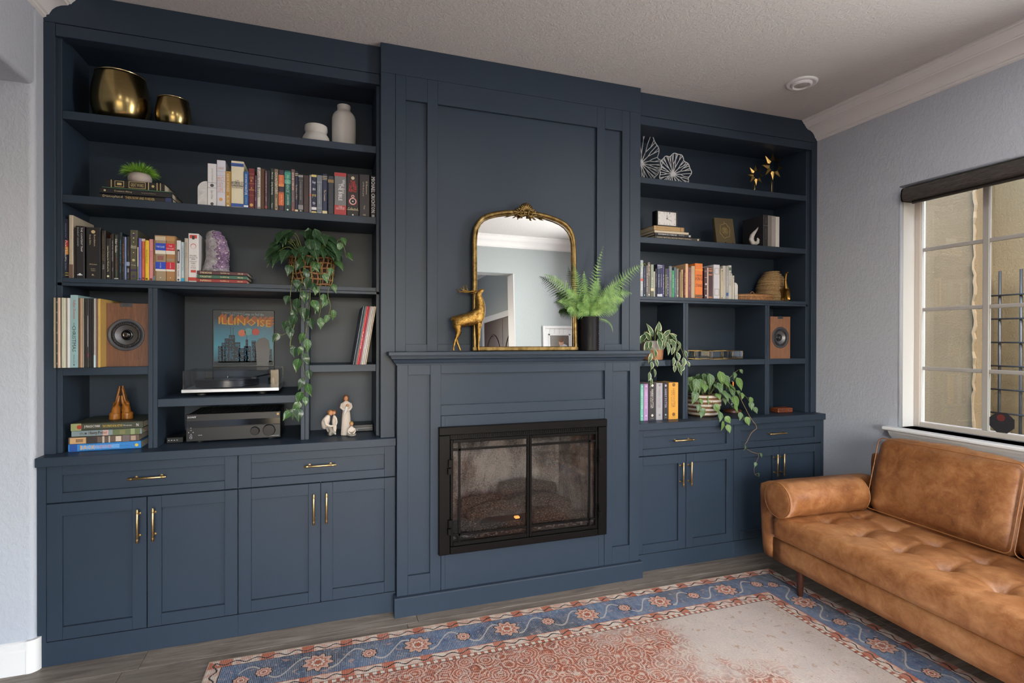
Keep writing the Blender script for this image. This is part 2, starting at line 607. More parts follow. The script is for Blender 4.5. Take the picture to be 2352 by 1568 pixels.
st.build('glazing_bead', TRIMW, WIN)
ga, gb = fa + fwid, fb - fwid - .007
bay = .338
for k in range(1, 4):
    yy = gb - bay * k
    if yy > ga + .05:
        bx('mullion', GRIDM, WIN, xg + .008, xg + .03, yy - .016, yy + .016, f0 + .03, f1 - .04, .003)
for zz in (1.267, 1.628, 1.996):
    bx('muntin', GRIDM, WIN, xg + .012, xg + .026, ga, gb, zz - .011, zz + .011, .003)
GLASSW = clear_glass('window_glass', (0.93, 0.96, 0.94), 0.75)
zs = [f0 + .03, 1.267, 1.628, 1.996, f1 - .04]
ys = [gb - bay * k for k in range(4)] + [ga]
pane_id = 0
for i in range(len(ys) - 1):
    for j in range(4):
        MB().box(xg + .017, xg + .021, ys[i + 1] + .002, ys[i] - .002, zs[j] + .002, zs[j + 1] - .002).build('pane', GLASSW, WIN)
# stool and apron
sl = MB()
sl.box(XR - .062, xg + .002, W1[0] - .07, W1[1] + .062, W1[2] - .022, W1[2], .006)
sl.build('window_stool', TRIMW, WIN)
APR = [(0, 0), (.048, 0), (.044, .012), (.034, .026), (.030, .034), (.022, .036), (.020, .044), (.013, .046), (.012, .056), (.004, .060), (.0, .062)]
MB().prism([(XR - p, W1[2] - .0225 - d) for p, d in APR], 'y', W1[0] - .03, W1[1] + .03).build('window_apron', TRIM, WIN)
# roller blind cassette
RB = thing('roller_blind', 'charcoal woven roller blind cassette at the top of the window', 'blind', (XR, 1.7, 2.29))
def weave():
    g = NT('charcoal_weave')
    co = g.mapping(g.obj(), (40, 6, 160))
    nz = g.noise(co, 4, 4, 0.7)
    g.base(g.ramp(nz, [(0.35, hexc('26221f')), (0.62, hexc('55504d'))]))
    g.p(Roughness=0.85)
    g.bump(nz, 0.2, 0.002)
    return g.m
WEAVE = weave()
cp = [(XR + .075, 2.285), (XR - .018, 2.285), (XR - .026, 2.295), (XR - .030, 2.32), (XR - .026, 2.347), (XR - .018, 2.357), (XR + .075, 2.357)]
MB().prism(cp, 'y', W1[0] + .03, W1[1] - .036).build('cassette', WEAVE, RB)
MB().prism([(p[0] - .002 if p[0] < XR else p[0], p[1] + (.003 if p[1] > 2.32 else -.003)) for p in cp], 'y', W1[1] - .036, W1[1] - .030).build('end_cap', BLACKMETAL, RB)
MB().tube([(XR + .03, W1[0] + .05, 2.276), (XR + .03, W1[1] - .06, 2.276)], .010, 8).build('bottom_rail', mat('blind_rail', '3a3735', 0.5), RB)
# window 2 (added out of view to carry the side lamp, simple frame)
WIN2 = struct(thing('added_window', 'second window added to the same wall for the side lamp, out of view', 'window', (XR, 0.05, W2[2])))
q = MB()
q.box(XR + .07, XR + .12, W2[0], W2[0] + .05, W2[2], W2[3]).box(XR + .07, XR + .12, W2[1] - .05, W2[1], W2[2], W2[3]).box(XR + .07, XR + .12, W2[0], W2[1], W2[2], W2[2] + .05).box(XR + .07, XR + .12, W2[0], W2[1], W2[3] - .05, W2[3]).box(XR + .07, XR + .12, .46, .50, W2[2], W2[3])
q.build('sash_frame', FRAMEM, WIN2)

# alarm sticker on the glass
dec = thing('window_decal', 'dark octagonal sticker with a red disc on the window glass', 'sticker', (xg + .014, 1.905, .94))
oc = [(.062 * math.cos(PI / 8 + k * PI / 4), .060 * math.sin(PI / 8 + k * PI / 4)) for k in range(8)]
MB().prism([(1.905 + p[0], .992 + p[1]) for p in oc], 'x', xg + .0145, xg + .0165).build('sticker_sheet', mat('sticker_black', '2c2a2e', 0.6), dec)
MB().lathe([(.019, 0), (.019, .0008)], 20, xg + .0136, 1.909, 1.018, True, 'x').build('red_disc', mat('sticker_red', '6d2c28', 0.6), dec)

# ---------------------------------------------------------------- outside: stucco side yard
def stucco(name, c1, c2):
    g = NT(name)
    co = g.obj()
    n1 = g.noise(co, 60, 6, 0.75)
    n2 = g.noise(co, 3, 3, 0.5)
    g.base(g.mix(g.math('MULTIPLY', n2, 1.0), hexc(c1), hexc(c2)))
    g.p(Roughness=0.95)
    g.bump(n1, 0.9, 0.02)
    return g.m
ST1, ST2 = stucco('rough_stucco', '604f38', '705e46'), stucco('smooth_stucco', '746245', '806d50')
struct(bx('wall_outside', ST2, None, 5.05, 5.25, -2, 6, -0.3, 3.4, 0), 'tan stucco wall outside the window')
struct(bx('wall_outside_pier', ST1, None, 4.82, 5.05, 2.82, 6, -0.3, 3.4, .02), 'rough tan stucco pier outside the window')
ep = MB(); prng = random.Random(3)
pts = []
zz = -.3
while zz < 3.4:
    pts.append((4.815 + prng.uniform(-.006, .004), 2.826 + prng.uniform(-.008, .008), zz)); zz += .05
ep.tube(pts, [prng.uniform(.006, .014) for _ in pts], 5)
struct(ep.build('pier_edge_bead', mat('chipped_stucco_edge', '6a5a46', 0.95), None), 'chipped edge of the stucco pier')
struct(bx('ground_outside', mat('pale_gravel', 'b5a990', 0.95, 0, (80, .6, .02)), None, XR + T, 5.3, -2, 6, -.4, .1, 0), 'gravel ground outside')
struct(bx('eave_outside', mat('tan_eave', 'b7a283', 0.9), None, 4.45, 5.25, -2, 6, 3.4, 3.5, 0), 'eave board outside')
tr = thing('trellis', 'black metal wall trellis outside the window', 'trellis', (4.98, 2.45, .1))
BLK = mat('black_steel', '1c1d22', 0.5)
for k in range(5):
    MB().tube([(4.97, 2.74 - .136 * k, .1), (4.97, 2.74 - .136 * k, 1.98)], .011, 6).build('upright', BLK, tr, True)
for k in range(9):
    MB().tube([(4.955, 2.86, 1.79 - .183 * k), (4.955, 2.10, 1.79 - .183 * k)], .007, 6).build('crossbar', BLK, tr, True)
# ================================================================ navy built-in
BF, CF = 2.89, 2.873
SF = 2.9755           # shelf fronts
YBK_UP, YBK_N = 3.272, 3.50
CT = 0.92
def handle(parent, axis, a, b, other, yf, name='bar_handle'):
    """round bar pull with two posts and turned collars; axis x or z"""
    mb = MB()
    yb = yf - .036
    def pt(t, y=yb):
        return (t, y, other) if axis == 'x' else (other, y, t)
    L = b - a
    mb.tube([pt(a), pt(a + .004), pt(a + .0045), pt(b - .0045), pt(b - .004), pt(b)], [.0046, .0052, .0056, .0056, .0052, .0046], 10)
    for t in (a + .016, b - .016):
        mb.tube([pt(t - .0035), pt(t + .0035)], .0068, 10)
    for t in (a + L * .17, b - L * .17):
        mb.tube([pt(t), pt(t, yf + .012)], .0042, 8)
        mb.tube([pt(t, yf - .003), pt(t, yf + .012)], .0066, 8)
    return mb.build(name, BRASS, parent, 'auto')
def shaker(name, parent, x0, x1, z0, z1, yf, sw=.056, rec=.014, hnd=None):
    """inset shaker front: four-sided frame, recessed panel, handle"""
    d = .02
    f = MB()
    f.box(x0, x0 + sw, yf, yf + d, z0, z1, .0012).box(x1 - sw, x1, yf, yf + d, z0, z1, .0012)
    f.box(x0 + sw, x1 - sw, yf, yf + d, z1 - (sw if z1 - z0 > .3 else .041), z1, .0012)
    f.box(x0 + sw, x1 - sw, yf, yf + d, z0, z0 + (sw if z1 - z0 > .3 else .041), .0012)
    o = f.build(name, NAVY, parent)
    bx('panel', NAVY, o, x0 + sw - .004, x1 - sw + .004, yf + rec, yf + rec + .006, z0 + .03, z1 - .03, 0)
    if hnd:
        if hnd[0] == 'x':
            handle(o, 'x', hnd[1], hnd[2], hnd[3], yf + rec)
        else:
            handle(o, 'z', hnd[2], hnd[3], hnd[1], yf)
    return o
G = .0018
def base_unit(label, x0, x1, xa, xb, xm, hx, hz1, hz2, dh, left_stile=None, right_stile=None):
    t = thing('base_cabinet', label, 'cabinet', ((x0 + x1) / 2, BF, 0), group='navy base cabinets')
    bx('cabinet_box', NAVY, t, x0, x1, BF + .022, YBK_N, .104, .8785, 0)
    bx('toe_board', NAVY, t, x0, x1, BF, BF + .022, 0, .1055, .001)
    if left_stile:
        bx('end_stile', NAVY, t, x0, left_stile, BF, BF + .022, .1055, .8785, .001)
    if right_stile:
        bx('end_stile', NAVY, t, right_stile, x1, BF, BF + .022, .1055, .8785, .001)
    shaker('drawer_front', t, xa + G, xb - G, .7155 + G, .879 - G, BF, hnd=('x', dh - .0765, dh + .0765, .803))
    shaker('door', t, xa + G, xm - G, .1065 + G, .7135 - G, BF, hnd=('z', hx[0], .5125, .6655))
    shaker('door', t, xm + G, xb - G, .1065 + G, .7135 - G, BF, hnd=('z', hx[1], .5125, .6655))
    return t
base_unit('navy base cabinet at the far left, against the grey wall', XL, -.4055, -1.162, -.4055, -.783, (-.812, -.751), 0, 0, -.778, left_stile=-1.162)
base_unit('navy base cabinet touching the left side of the fireplace surround', -.4055, .3445, -.4055, .3445, -.0285, (-.0615, -.001), 0, 0, -.031)
base_unit('navy base cabinet touching the right side of the fireplace surround', 1.7955, 2.548, 1.7955, 2.548, 2.172, (2.127, 2.189), 0, 0, 2.148)
base_unit('navy base cabinet in the right corner behind the sofa arm', 2.548, XR - .001, 2.548, 3.309, 2.932, (2.884, 2.941), 0, 0, 2.905, right_stile=3.309)

def tag1(o, label, cat, group=None):
    return tag(o, label, cat, group)
tag(bx('countertop', NAVY, None, XL, .3445, CF, YBK_N + .01, .8795, CT, .0018), 'navy countertop under the left bookcase, holding the receiver and figurines', 'countertop', 'navy countertops')
tag(bx('countertop', NAVY, None, 1.7955, XR, CF, YBK_UP + .02, .8795, CT, .0018), 'navy countertop under the right bookcase, holding the basket plant', 'countertop', 'navy countertops')

# ---------------------------------------------------------------- bookcases
def dbl_board(name, parent, x0, x1, y0, y1, z0, z1):
    """upright made of two boards with a fine joint"""
    m = (x0 + x1) / 2
    o = bx(name, NAVY, parent, x0, m - .0007, y0, y1, z0, z1, .001)
    bx('board', NAVY, o, m + .0007, x1, y0, y1, z0, z1, .001)
    return o
def dbl_shelf(parent, x0, x1, y1):
    o = bx('shelf', NAVY, parent, x0, x1, SF, y1, 1.6955, 1.716, .001)
    bx('board', NAVY, o, x0 - .022, x1 + .022, SF, y1, 1.680, 1.6943, .001)
    return o
SH = [(2.4365, 2.474), (2.057, 2.094)]
def bookcase(side):
    if side == 'L':
        t = thing('bookcase', 'left navy built-in bookcase holding the turntable and brass bowls', 'bookcase', (-.45, SF, CT), group='navy built-in bookcases')
        x0, x1 = XL, .268
        ci0, ci1 = -1.135, .251
        c0, c1 = -1.158, .268
        divs = [(-.801, -.763), (-.1265, -.087)]
    else:
        t = thing('bookcase', 'right navy built-in bookcase holding the clock and coral discs', 'bookcase', (2.6, SF, CT), group='navy built-in bookcases')
        x0, x1 = 1.8405, XR
        ci0, ci1 = 1.868, 3.255
        c0, c1 = 1.8405, 3.299
        divs = [(2.210, 2.2495), (2.889, 2.927)]
    zt = 2.797
    # carcass sides
    bx('side_panel', NAVY, t, c0, ci0, SF, YBK_UP + .02, CT, zt + .02, .0015)
    bx('side_panel', NAVY, t, ci1, c1, SF, YBK_UP + .02, CT, zt + .02, .0015)
    # outer stile against the wall
    if side == 'L':
        bx('stile', NAVY, t, XL, -1.152, HF, SF + .03, CT, 2.853, .0015)
    else:
        bx('stile', NAVY, t, 3.285, XR, HF, SF + .03, CT, 2.853, .0015)
    # header and soffit
    hx0, hx1 = (-1.1505, x1 - .001) if side == 'L' else (x0 + .001, 3.2835)
    bx('header', NAVY, t, hx0, hx1, HF, SF + .045, 2.797, 2.8515, .0015)
    bx('soffit', NAVY, t, x0, x1, HF, YBK_UP, 2.8545, ZC - .001, .0015)
    bx('top_panel', NAVY, t, c0, c1, SF, YBK_UP + .02, zt + .021, zt + .05, 0)
    bx('back_panel', NAVY, t, c0, c1, YBK_UP, YBK_UP + .014, 1.68, zt + .02, 0)
    for z0, z1 in SH:
        bx('shelf', NAVY, t, ci0 + .001, ci1 - .001, SF, YBK_UP - .001, z0, z1, .0015)
    dbl_shelf(t, ci0 + .001, ci1 - .001, YBK_UP - .001)
    # lower part
    yn = YBK_N if side == 'L' else YBK_UP
    for i, (a, b) in enumerate(divs):
        dbl_board('divider', t, a, b, SF, yn - .001, CT, 1.6795)
    bx('back_panel', NAVY, t, c0, divs[0][0] + .01, YBK_UP, YBK_UP + .014, CT, 1.68, 0)
    bx('back_panel', NAVY, t, divs[1][1] - .01, c1, YBK_UP, YBK_UP + .014, CT, 1.68, 0)
    bx('back_panel', NAVY, t, divs[0][0], divs[1][1], yn, yn + .014, CT, 1.70, 0)
    if side == 'L':
        bx('niche_top', NAVY, t, divs[0][1], divs[1][0], YBK_UP, YBK_N, 1.680, 1.70, 0)
        z4 = (1.2705, 1.308)
        bx('shelf', NAVY, t, ci0 + .001, divs[0][0] - .001, SF, YBK_UP - .001, *z4, .0015)
        bx('shelf', NAVY, t, divs[0][1] + .001, divs[1][0] - .001, SF, yn - .001, 1.1135, 1.152, .0015)
        bx('shelf', NAVY, t, divs[1][1] + .001, ci1 - .001, SF, YBK_UP - .001, 1.2675, 1.305, .0015)
    else:
        z4 = (1.2695, 1.307)
        bx('shelf', NAVY, t, ci0 + .001, divs[0][0] - .001, SF, yn - .001, *z4, .0015)
        bx('shelf', NAVY, t, divs[0][1] + .001, divs[1][0] - .001, SF, yn - .001, *z4, .0015)
        bx('shelf', NAVY, t, divs[1][1] + .001, ci1 - .001, SF, yn - .001, *z4, .0015)
    return t
bookcase('L')
bookcase('R')

# ---------------------------------------------------------------- panelled chimney breast
BY = 2.906
br = thing('chimney_breast', 'navy panelled chimney breast above the mantel', 'wall panelling', (1.05, BY, 1.374))
bx('core', NAVY, br, .27, 1.839, BY + .019, YB - .001, 1.02, ZC - .001, 0)
bx('side_board', NAVY, br, .268, .3428, BY, YB - .02, CT, 2.8435, .0012)
bx('side_board', NAVY, br, 1.7652, 1.841, BY, YB - .02, CT, 2.8435, .0012)
bx('top_board', NAVY, br, .268, 1.841, BY, YB - .02, 2.8445, ZC - .001, .0012)
fm = MB()
for a, b in ((.3442, .398), (.513, .570), (1.539, 1.593), (1.711, 1.7638)):
    fm.box(a, b, BY, BY + .03, 1.374, 2.8435, .0012)
for a, b in ((.398, .513), (.570, 1.539), (1.593, 1.711)):
    fm.box(a, b, BY, BY + .03, 2.717, 2.8435, .0012)
    fm.box(a, b, BY, BY + .03, 1.20, 1.412, .0012)
fm.build('panel_frame', NAVY, br)
for a, b in ((.398, .513), (.570, 1.539), (1.593, 1.711)):
    bx('recessed_panel', NAVY, br, a - .002, b + .002, BY + .017, BY + .024, 1.40, 2.72, 0)

# ---------------------------------------------------------------- fireplace surround with mantel
SY = 2.840
sr = thing('fireplace_surround', 'navy panelled fireplace surround with moulded mantel shelf', 'fireplace', (1.07, SY, 0))
X0, X1 = .3455, 1.7945
# returns
bx('side_return', NAVY, sr, X0, X0 + .02, SY + .03, BY - .001, .09, 1.304, 0)
bx('side_return', NAVY, sr, X1 - .02, X1, SY + .03, BY - .001, .09, 1.304, 0)
sf = MB()
def R2(a, b, c, d):
    sf.box(a, b, SY, SY + .03, c, d, .0012)
R2(X0, .402, .099, 1.304); R2(.519, .5765, .099, 1.304); R2(1.5595, 1.612, .099, 1.304); R2(1.730, X1, .099, 1.304)
R2(.402, .519, 1.2515, 1.304); R2(.402, .519, .099, .1985); R2(1.612, 1.730, 1.2515, 1.304); R2(1.612, 1.730, .099, .200)
R2(.5765, 1.5595, 1.256, 1.304); R2(.5765, 1.5595, 1.032, 1.0875)
sf.build('face_frame', NAVY, sr)
for a, b, c, d in ((.402, .519, .1985, 1.2515), (1.612, 1.730, .2, 1.2515), (.5765, 1.5595, 1.0875, 1.256)):
    bx('recessed_panel', NAVY, sr, a - .002, b + .002, SY + .017, SY + .024, c - .002, d + .002, 0)
# plate round the firebox (hairline joint), left open for the firebox
pl_ = MB()
FX0, FX1, FZ0, FZ1 = .600, 1.520, .315, .945
pl_.box(.5785, FX0, SY + .0006, SY + .03, .099, 1.0303, .001).box(FX1, 1.5577, SY + .0006, SY + .03, .099, 1.0303, .001)
pl_.box(FX0, FX1, SY + .0006, SY + .03, FZ1, 1.0303, .001).box(FX0, FX1, SY + .0006, SY + .03, .099, FZ0, .001)
pl_.build('firebox_plate', NAVY, sr)
# base board with sloped ledge
bp = [(SY + .03, 0), (2.814, 0), (2.814, .094), (2.8185, .099), (SY + .03, .099)]
MB().prism(bp, 'x', .331, 1.8065).build('base_board', NAVY, sr)
# crown under the mantel, mitred on three sides
MP = [(0, 1.304), (.005, 1.304), (.005, 1.310), (.010, 1.3105), (.012, 1.317), (.017, 1.319), (.018, 1.323), (.022, 1.331), (.030, 1.339), (.032, 1.3395), (.032, 1.345), (.036, 1.3465), (.037, 1.355), (0, 1.355)]
mm = MB()
secs = []
for cx, cy, sx, sy in ((X0, BY, -1, 0), (X0, SY, -1, -1), (X1, SY, 1, -1), (X1, BY, 1, 0)):
    secs.append([(cx + sx * p, cy + sy * p, z) for p, z in MP])
n = len(MP)
vs = [p for s_ in secs for p in s_]
fs = [(i * n + k, i * n + (k + 1) % n, (i + 1) * n + (k + 1) % n, (i + 1) * n + k) for i in range(3) for k in range(n)]
fs += [tuple(range(n)), tuple(3 * n + k for k in range(n))]
mm.add(vs, fs)
mm.build('mantel_moulding', NAVY, sr)
bx('mantel_shelf', NAVY, sr, .298, 1.842, SY - .049, BY - .0005, 1.3555, 1.374, .0015)

# ---------------------------------------------------------------- fireplace insert
fi = thing('fireplace_insert', 'black framed electric fireplace with glass doors and logs', 'fireplace', (1.06, SY, FZ0))
FY = SY - .030
fo = MB()
ox0, ox1, oz0, oz1 = .561, 1.5605, .293, .9735
ix0, ix1, iz0, iz1 = .621, 1.503, .331, .930
fo.box(ox0, ox1, FY, SY - .0006, iz1, oz1, .003)
fo.box(ox0, ix0, FY + .002, SY - .0006, oz0, iz1 - .001, .003).box(ix1, ox1, FY + .002, SY - .0006, oz0, iz1 - .001, .003)
fo.box(ix0 + .001, ix1 - .001, FY + .002, SY - .0006, oz0, iz0, .003)
fo.build('outer_frame', BLACKMETAL, fi)
# louvre strip under the top rail
lv = MB()
for k in range(70):
    xx = ix0 + .008 + k * (ix1 - ix0 - .016) / 69
    lv.box(xx - .003, xx + .003, FY + .012, FY + .016, .912, .928)
lv.box(ix0, ix1, FY + .016, FY + .02, .905, .93)
lv.build('vent_strip', BLACKMETAL, fi)
# firebox: sooty refractory lining
def soot():
    g = NT('sooty_firebrick')
    co = g.obj()
    big = g.noise(g.mapping(co, (2.2, 2.2, 1.2)), 2.2, 6, 0.7, 0.5)
    sp = g.noise(co, 130, 4, 0.8)
    f = g.math('ADD', g.math('MULTIPLY', big, 0.8), g.math('MULTIPLY', sp, 0.55))
    g.base(g.ramp(f, [(0.46, hexc('201c1a')), (0.62, hexc('6d6662')), (0.78, hexc('bdb5b0'))]))
    g.p(Roughness=0.95)
    g.bump(sp, 0.5, 0.006)
    return g.m
SOOT = soot()
yb = 3.18
fb_ = MB()
fb_.add([(ix0 + .09, yb, .30), (ix1 - .09, yb, .30), (ix1 - .09, yb, .95), (ix0 + .09, yb, .95)], [(0, 1, 2, 3)])
fb_.add([(ix0 - .01, SY + .03, .30), (ix0 + .09, yb, .30), (ix0 + .09, yb, .95), (ix0 - .01, SY + .03, .95)], [(0, 1, 2, 3)])
fb_.add([(ix1 + .01, SY + .03, .30), (ix1 - .09, yb, .30), (ix1 - .09, yb, .95), (ix1 + .01, SY + .03, .95)], [(0, 1, 2, 3)])
fb_.build('firebox_lining', SOOT, fi)
bx('firebox_floor', mat('sooty_hearth', '3c3633', 0.95, 0, (60, .6, .01), .4), fi, ix0 - .01, ix1 + .01, SY + .01, yb, .315, .345, 0)
bx('firebox_top', BLACKMETAL, fi, ix0 - .01, ix1 + .01, SY + .01, yb, .925, .945, 0)
# doors
DG = clear_glass('fire_glass', (0.80, 0.79, 0.78), 1.0)
xm = 1.0735
for k, (a, b) in enumerate(((ix0 + .003, xm - .001), (xm + .001, ix1 - .003))):
    d = MB()
    dz0, dz1 = iz0 + .003, .904
    ym = FY + .006
    d.box(a, a + .014, ym, ym + .016, dz0, dz1, .002).box(b - .014, b, ym, ym + .016, dz0, dz1, .002)
    d.box(a + .014, b - .014, ym, ym + .016, dz1 - .018, dz1, .002).box(a + .014, b - .014, ym, ym + .016, dz0, dz0 + .020, .002)
    dr = d.build('glass_door', BLACKMETAL, fi)
    g2 = MB()
    vx = a + .050 if k == 0 else b - .050
    g2.box(vx - .006, vx + .006, ym + .004, ym + .010, dz0 + .02, dz1 - .018)
    g2.box(a + .014, b - .014, ym + .004, ym + .010, dz0 + .052, dz0 + .064)
    g2.box(a + .014, b - .014, ym + .004, ym + .010, dz1 - .062, dz1 - .050)
    g2.build('door_grille', BLACKMETAL, dr)
    bx('glass', DG, dr, a + .010, b - .010, ym + .011, ym + .014, dz0 + .012, dz1 - .012, 0)
    hx_ = ix0 - .004 if k == 0 else ix1 + .004
    for hz in (.44, .76):
        h = MB()
        sg = 1 if k == 0 else -1
        h.box(hx_ - .009, hx_ + .011 * sg + .004, FY - .016, FY + .008, hz + .002, hz + .042, .002)
        h.box(hx_ - .012, hx_ + .007, FY - .020, FY + .004, hz - .036, hz - .002, .002)
        h.build('hinge', BLACKMETAL, dr)
# logs
def bark():
    g = NT('charred_bark')
    co = g.mapping(g.obj(), (1, 2.2, 2.2))
    v = g.n('ShaderNodeTexVoronoi', feature='DISTANCE_TO_EDGE'); g.l(co, v.inputs['Vector']); v.inputs['Scale'].default_value = 55
    n1 = g.noise(co, 30, 6, 0.8)
    f = g.math('ADD', g.math('MULTIPLY', v.outputs['Distance'], 1.1), g.math('MULTIPLY', n1, 0.55))
    g.base(g.ramp(f, [(0.22, hexc('1c1614')), (0.38, hexc('5a483f')), (0.60, hexc('a08c80'))]))
    g.p(Roughness=0.95)
    g.bump(f, 1.0, 0.02)
    return g.m
BARK = bark()
def log(p0, p1, r0, r1, seed, sag=0.0, name='log'):
    q = random.Random(seed)
    p0, p1 = Vector(p0), Vector(p1)
    ax = (p1 - p0)
    u = ax.cross(Vector((0, 0, 1))).normalized(); w = ax.normalized().cross(u)
    nn, sg = 16, 14
    vs, fs = [], []
    ph = q.uniform(0, 9)
    for i in range(nn + 1):
        t = i / nn
        c = p0 + ax * t + Vector((0, 0, sag * math.sin(PI * t))) + u * (.008 * math.sin(5 * t + ph))
        r = r0 + (r1 - r0) * t
        for k in range(sg):
            a = 2 * PI * k / sg
            rr = r * (1 + .14 * mnoise.noise(Vector((math.cos(a) * 1.6 + seed, math.sin(a) * 1.6, t * 5))) + .06 * math.sin(3 * a + ph))
            vs.append(c + (u * math.cos(a) + w * math.sin(a)) * rr)
    fs = [(i * sg + k, i * sg + (k + 1) % sg, (i + 1) * sg + (k + 1) % sg, (i + 1) * sg + k) for i in range(nn) for k in range(sg)]
    fs += [tuple(range(sg - 1, -1, -1)), tuple(nn * sg + k for k in range(sg))]
    MB().add(vs, fs).build(name, BARK, fi, True)
log((.735, 3.04, .475), (1.085, 3.06, .455), .040, .030, 1, .02)
log((.985, 3.09, .535), (1.335, 3.07, .520), .042, .036, 2, .02)
log((.755, 2.95, .440), (1.055, 2.975, .470), .042, .036, 3, .01)
log((1.045, 2.985, .475), (1.380, 2.955, .440), .036, .044, 4, .03)
log((.715, 2.97, .395), (.80, 2.90, .40), .034, .030, 5)
log((1.14, 2.93, .405), (1.385, 2.925, .392), .040, .042, 6, .01)
log((.745, 2.915, .375), (1.06, 2.915, .372), .026, .030, 7)
log((1.33, 2.90, .372), (1.47, 2.95, .385), .026, .022, 8)
em = MB(); q = random.Random(5)
for k in range(240):
    c = (q.uniform(ix0 + .03, ix1 - .03), q.uniform(2.865, 2.94), .348 + q.uniform(0, .012))
    s_ = q.uniform(.006, .016)
    em.add([(c[0] + s_ * q.uniform(-1, 1), c[1] + s_ * q.uniform(-1, 1), c[2] + s_ * q.uniform(-.6, .6)) for _ in range(4)], [(0, 1, 2), (0, 2, 3), (0, 3, 1), (1, 3, 2)])
eb = em.build('ember_bed', mat('ash_chips', '8d8480', 0.9, 0, None, .5), fi)
eb['kind'] = 'stuff'
g = NT('glowing_ember'); g.b.inputs['Base Color'].default_value = (.8, .3, .08, 1); g.b.inputs['Emission Color'].default_value = (1, .35, .08, 1); g.b.inputs['Emission Strength'].default_value = 2.2
MB().box(1.02, 1.05, 2.905, 2.93, .412, .424, .004).build('glowing_ember', g.m, fi)
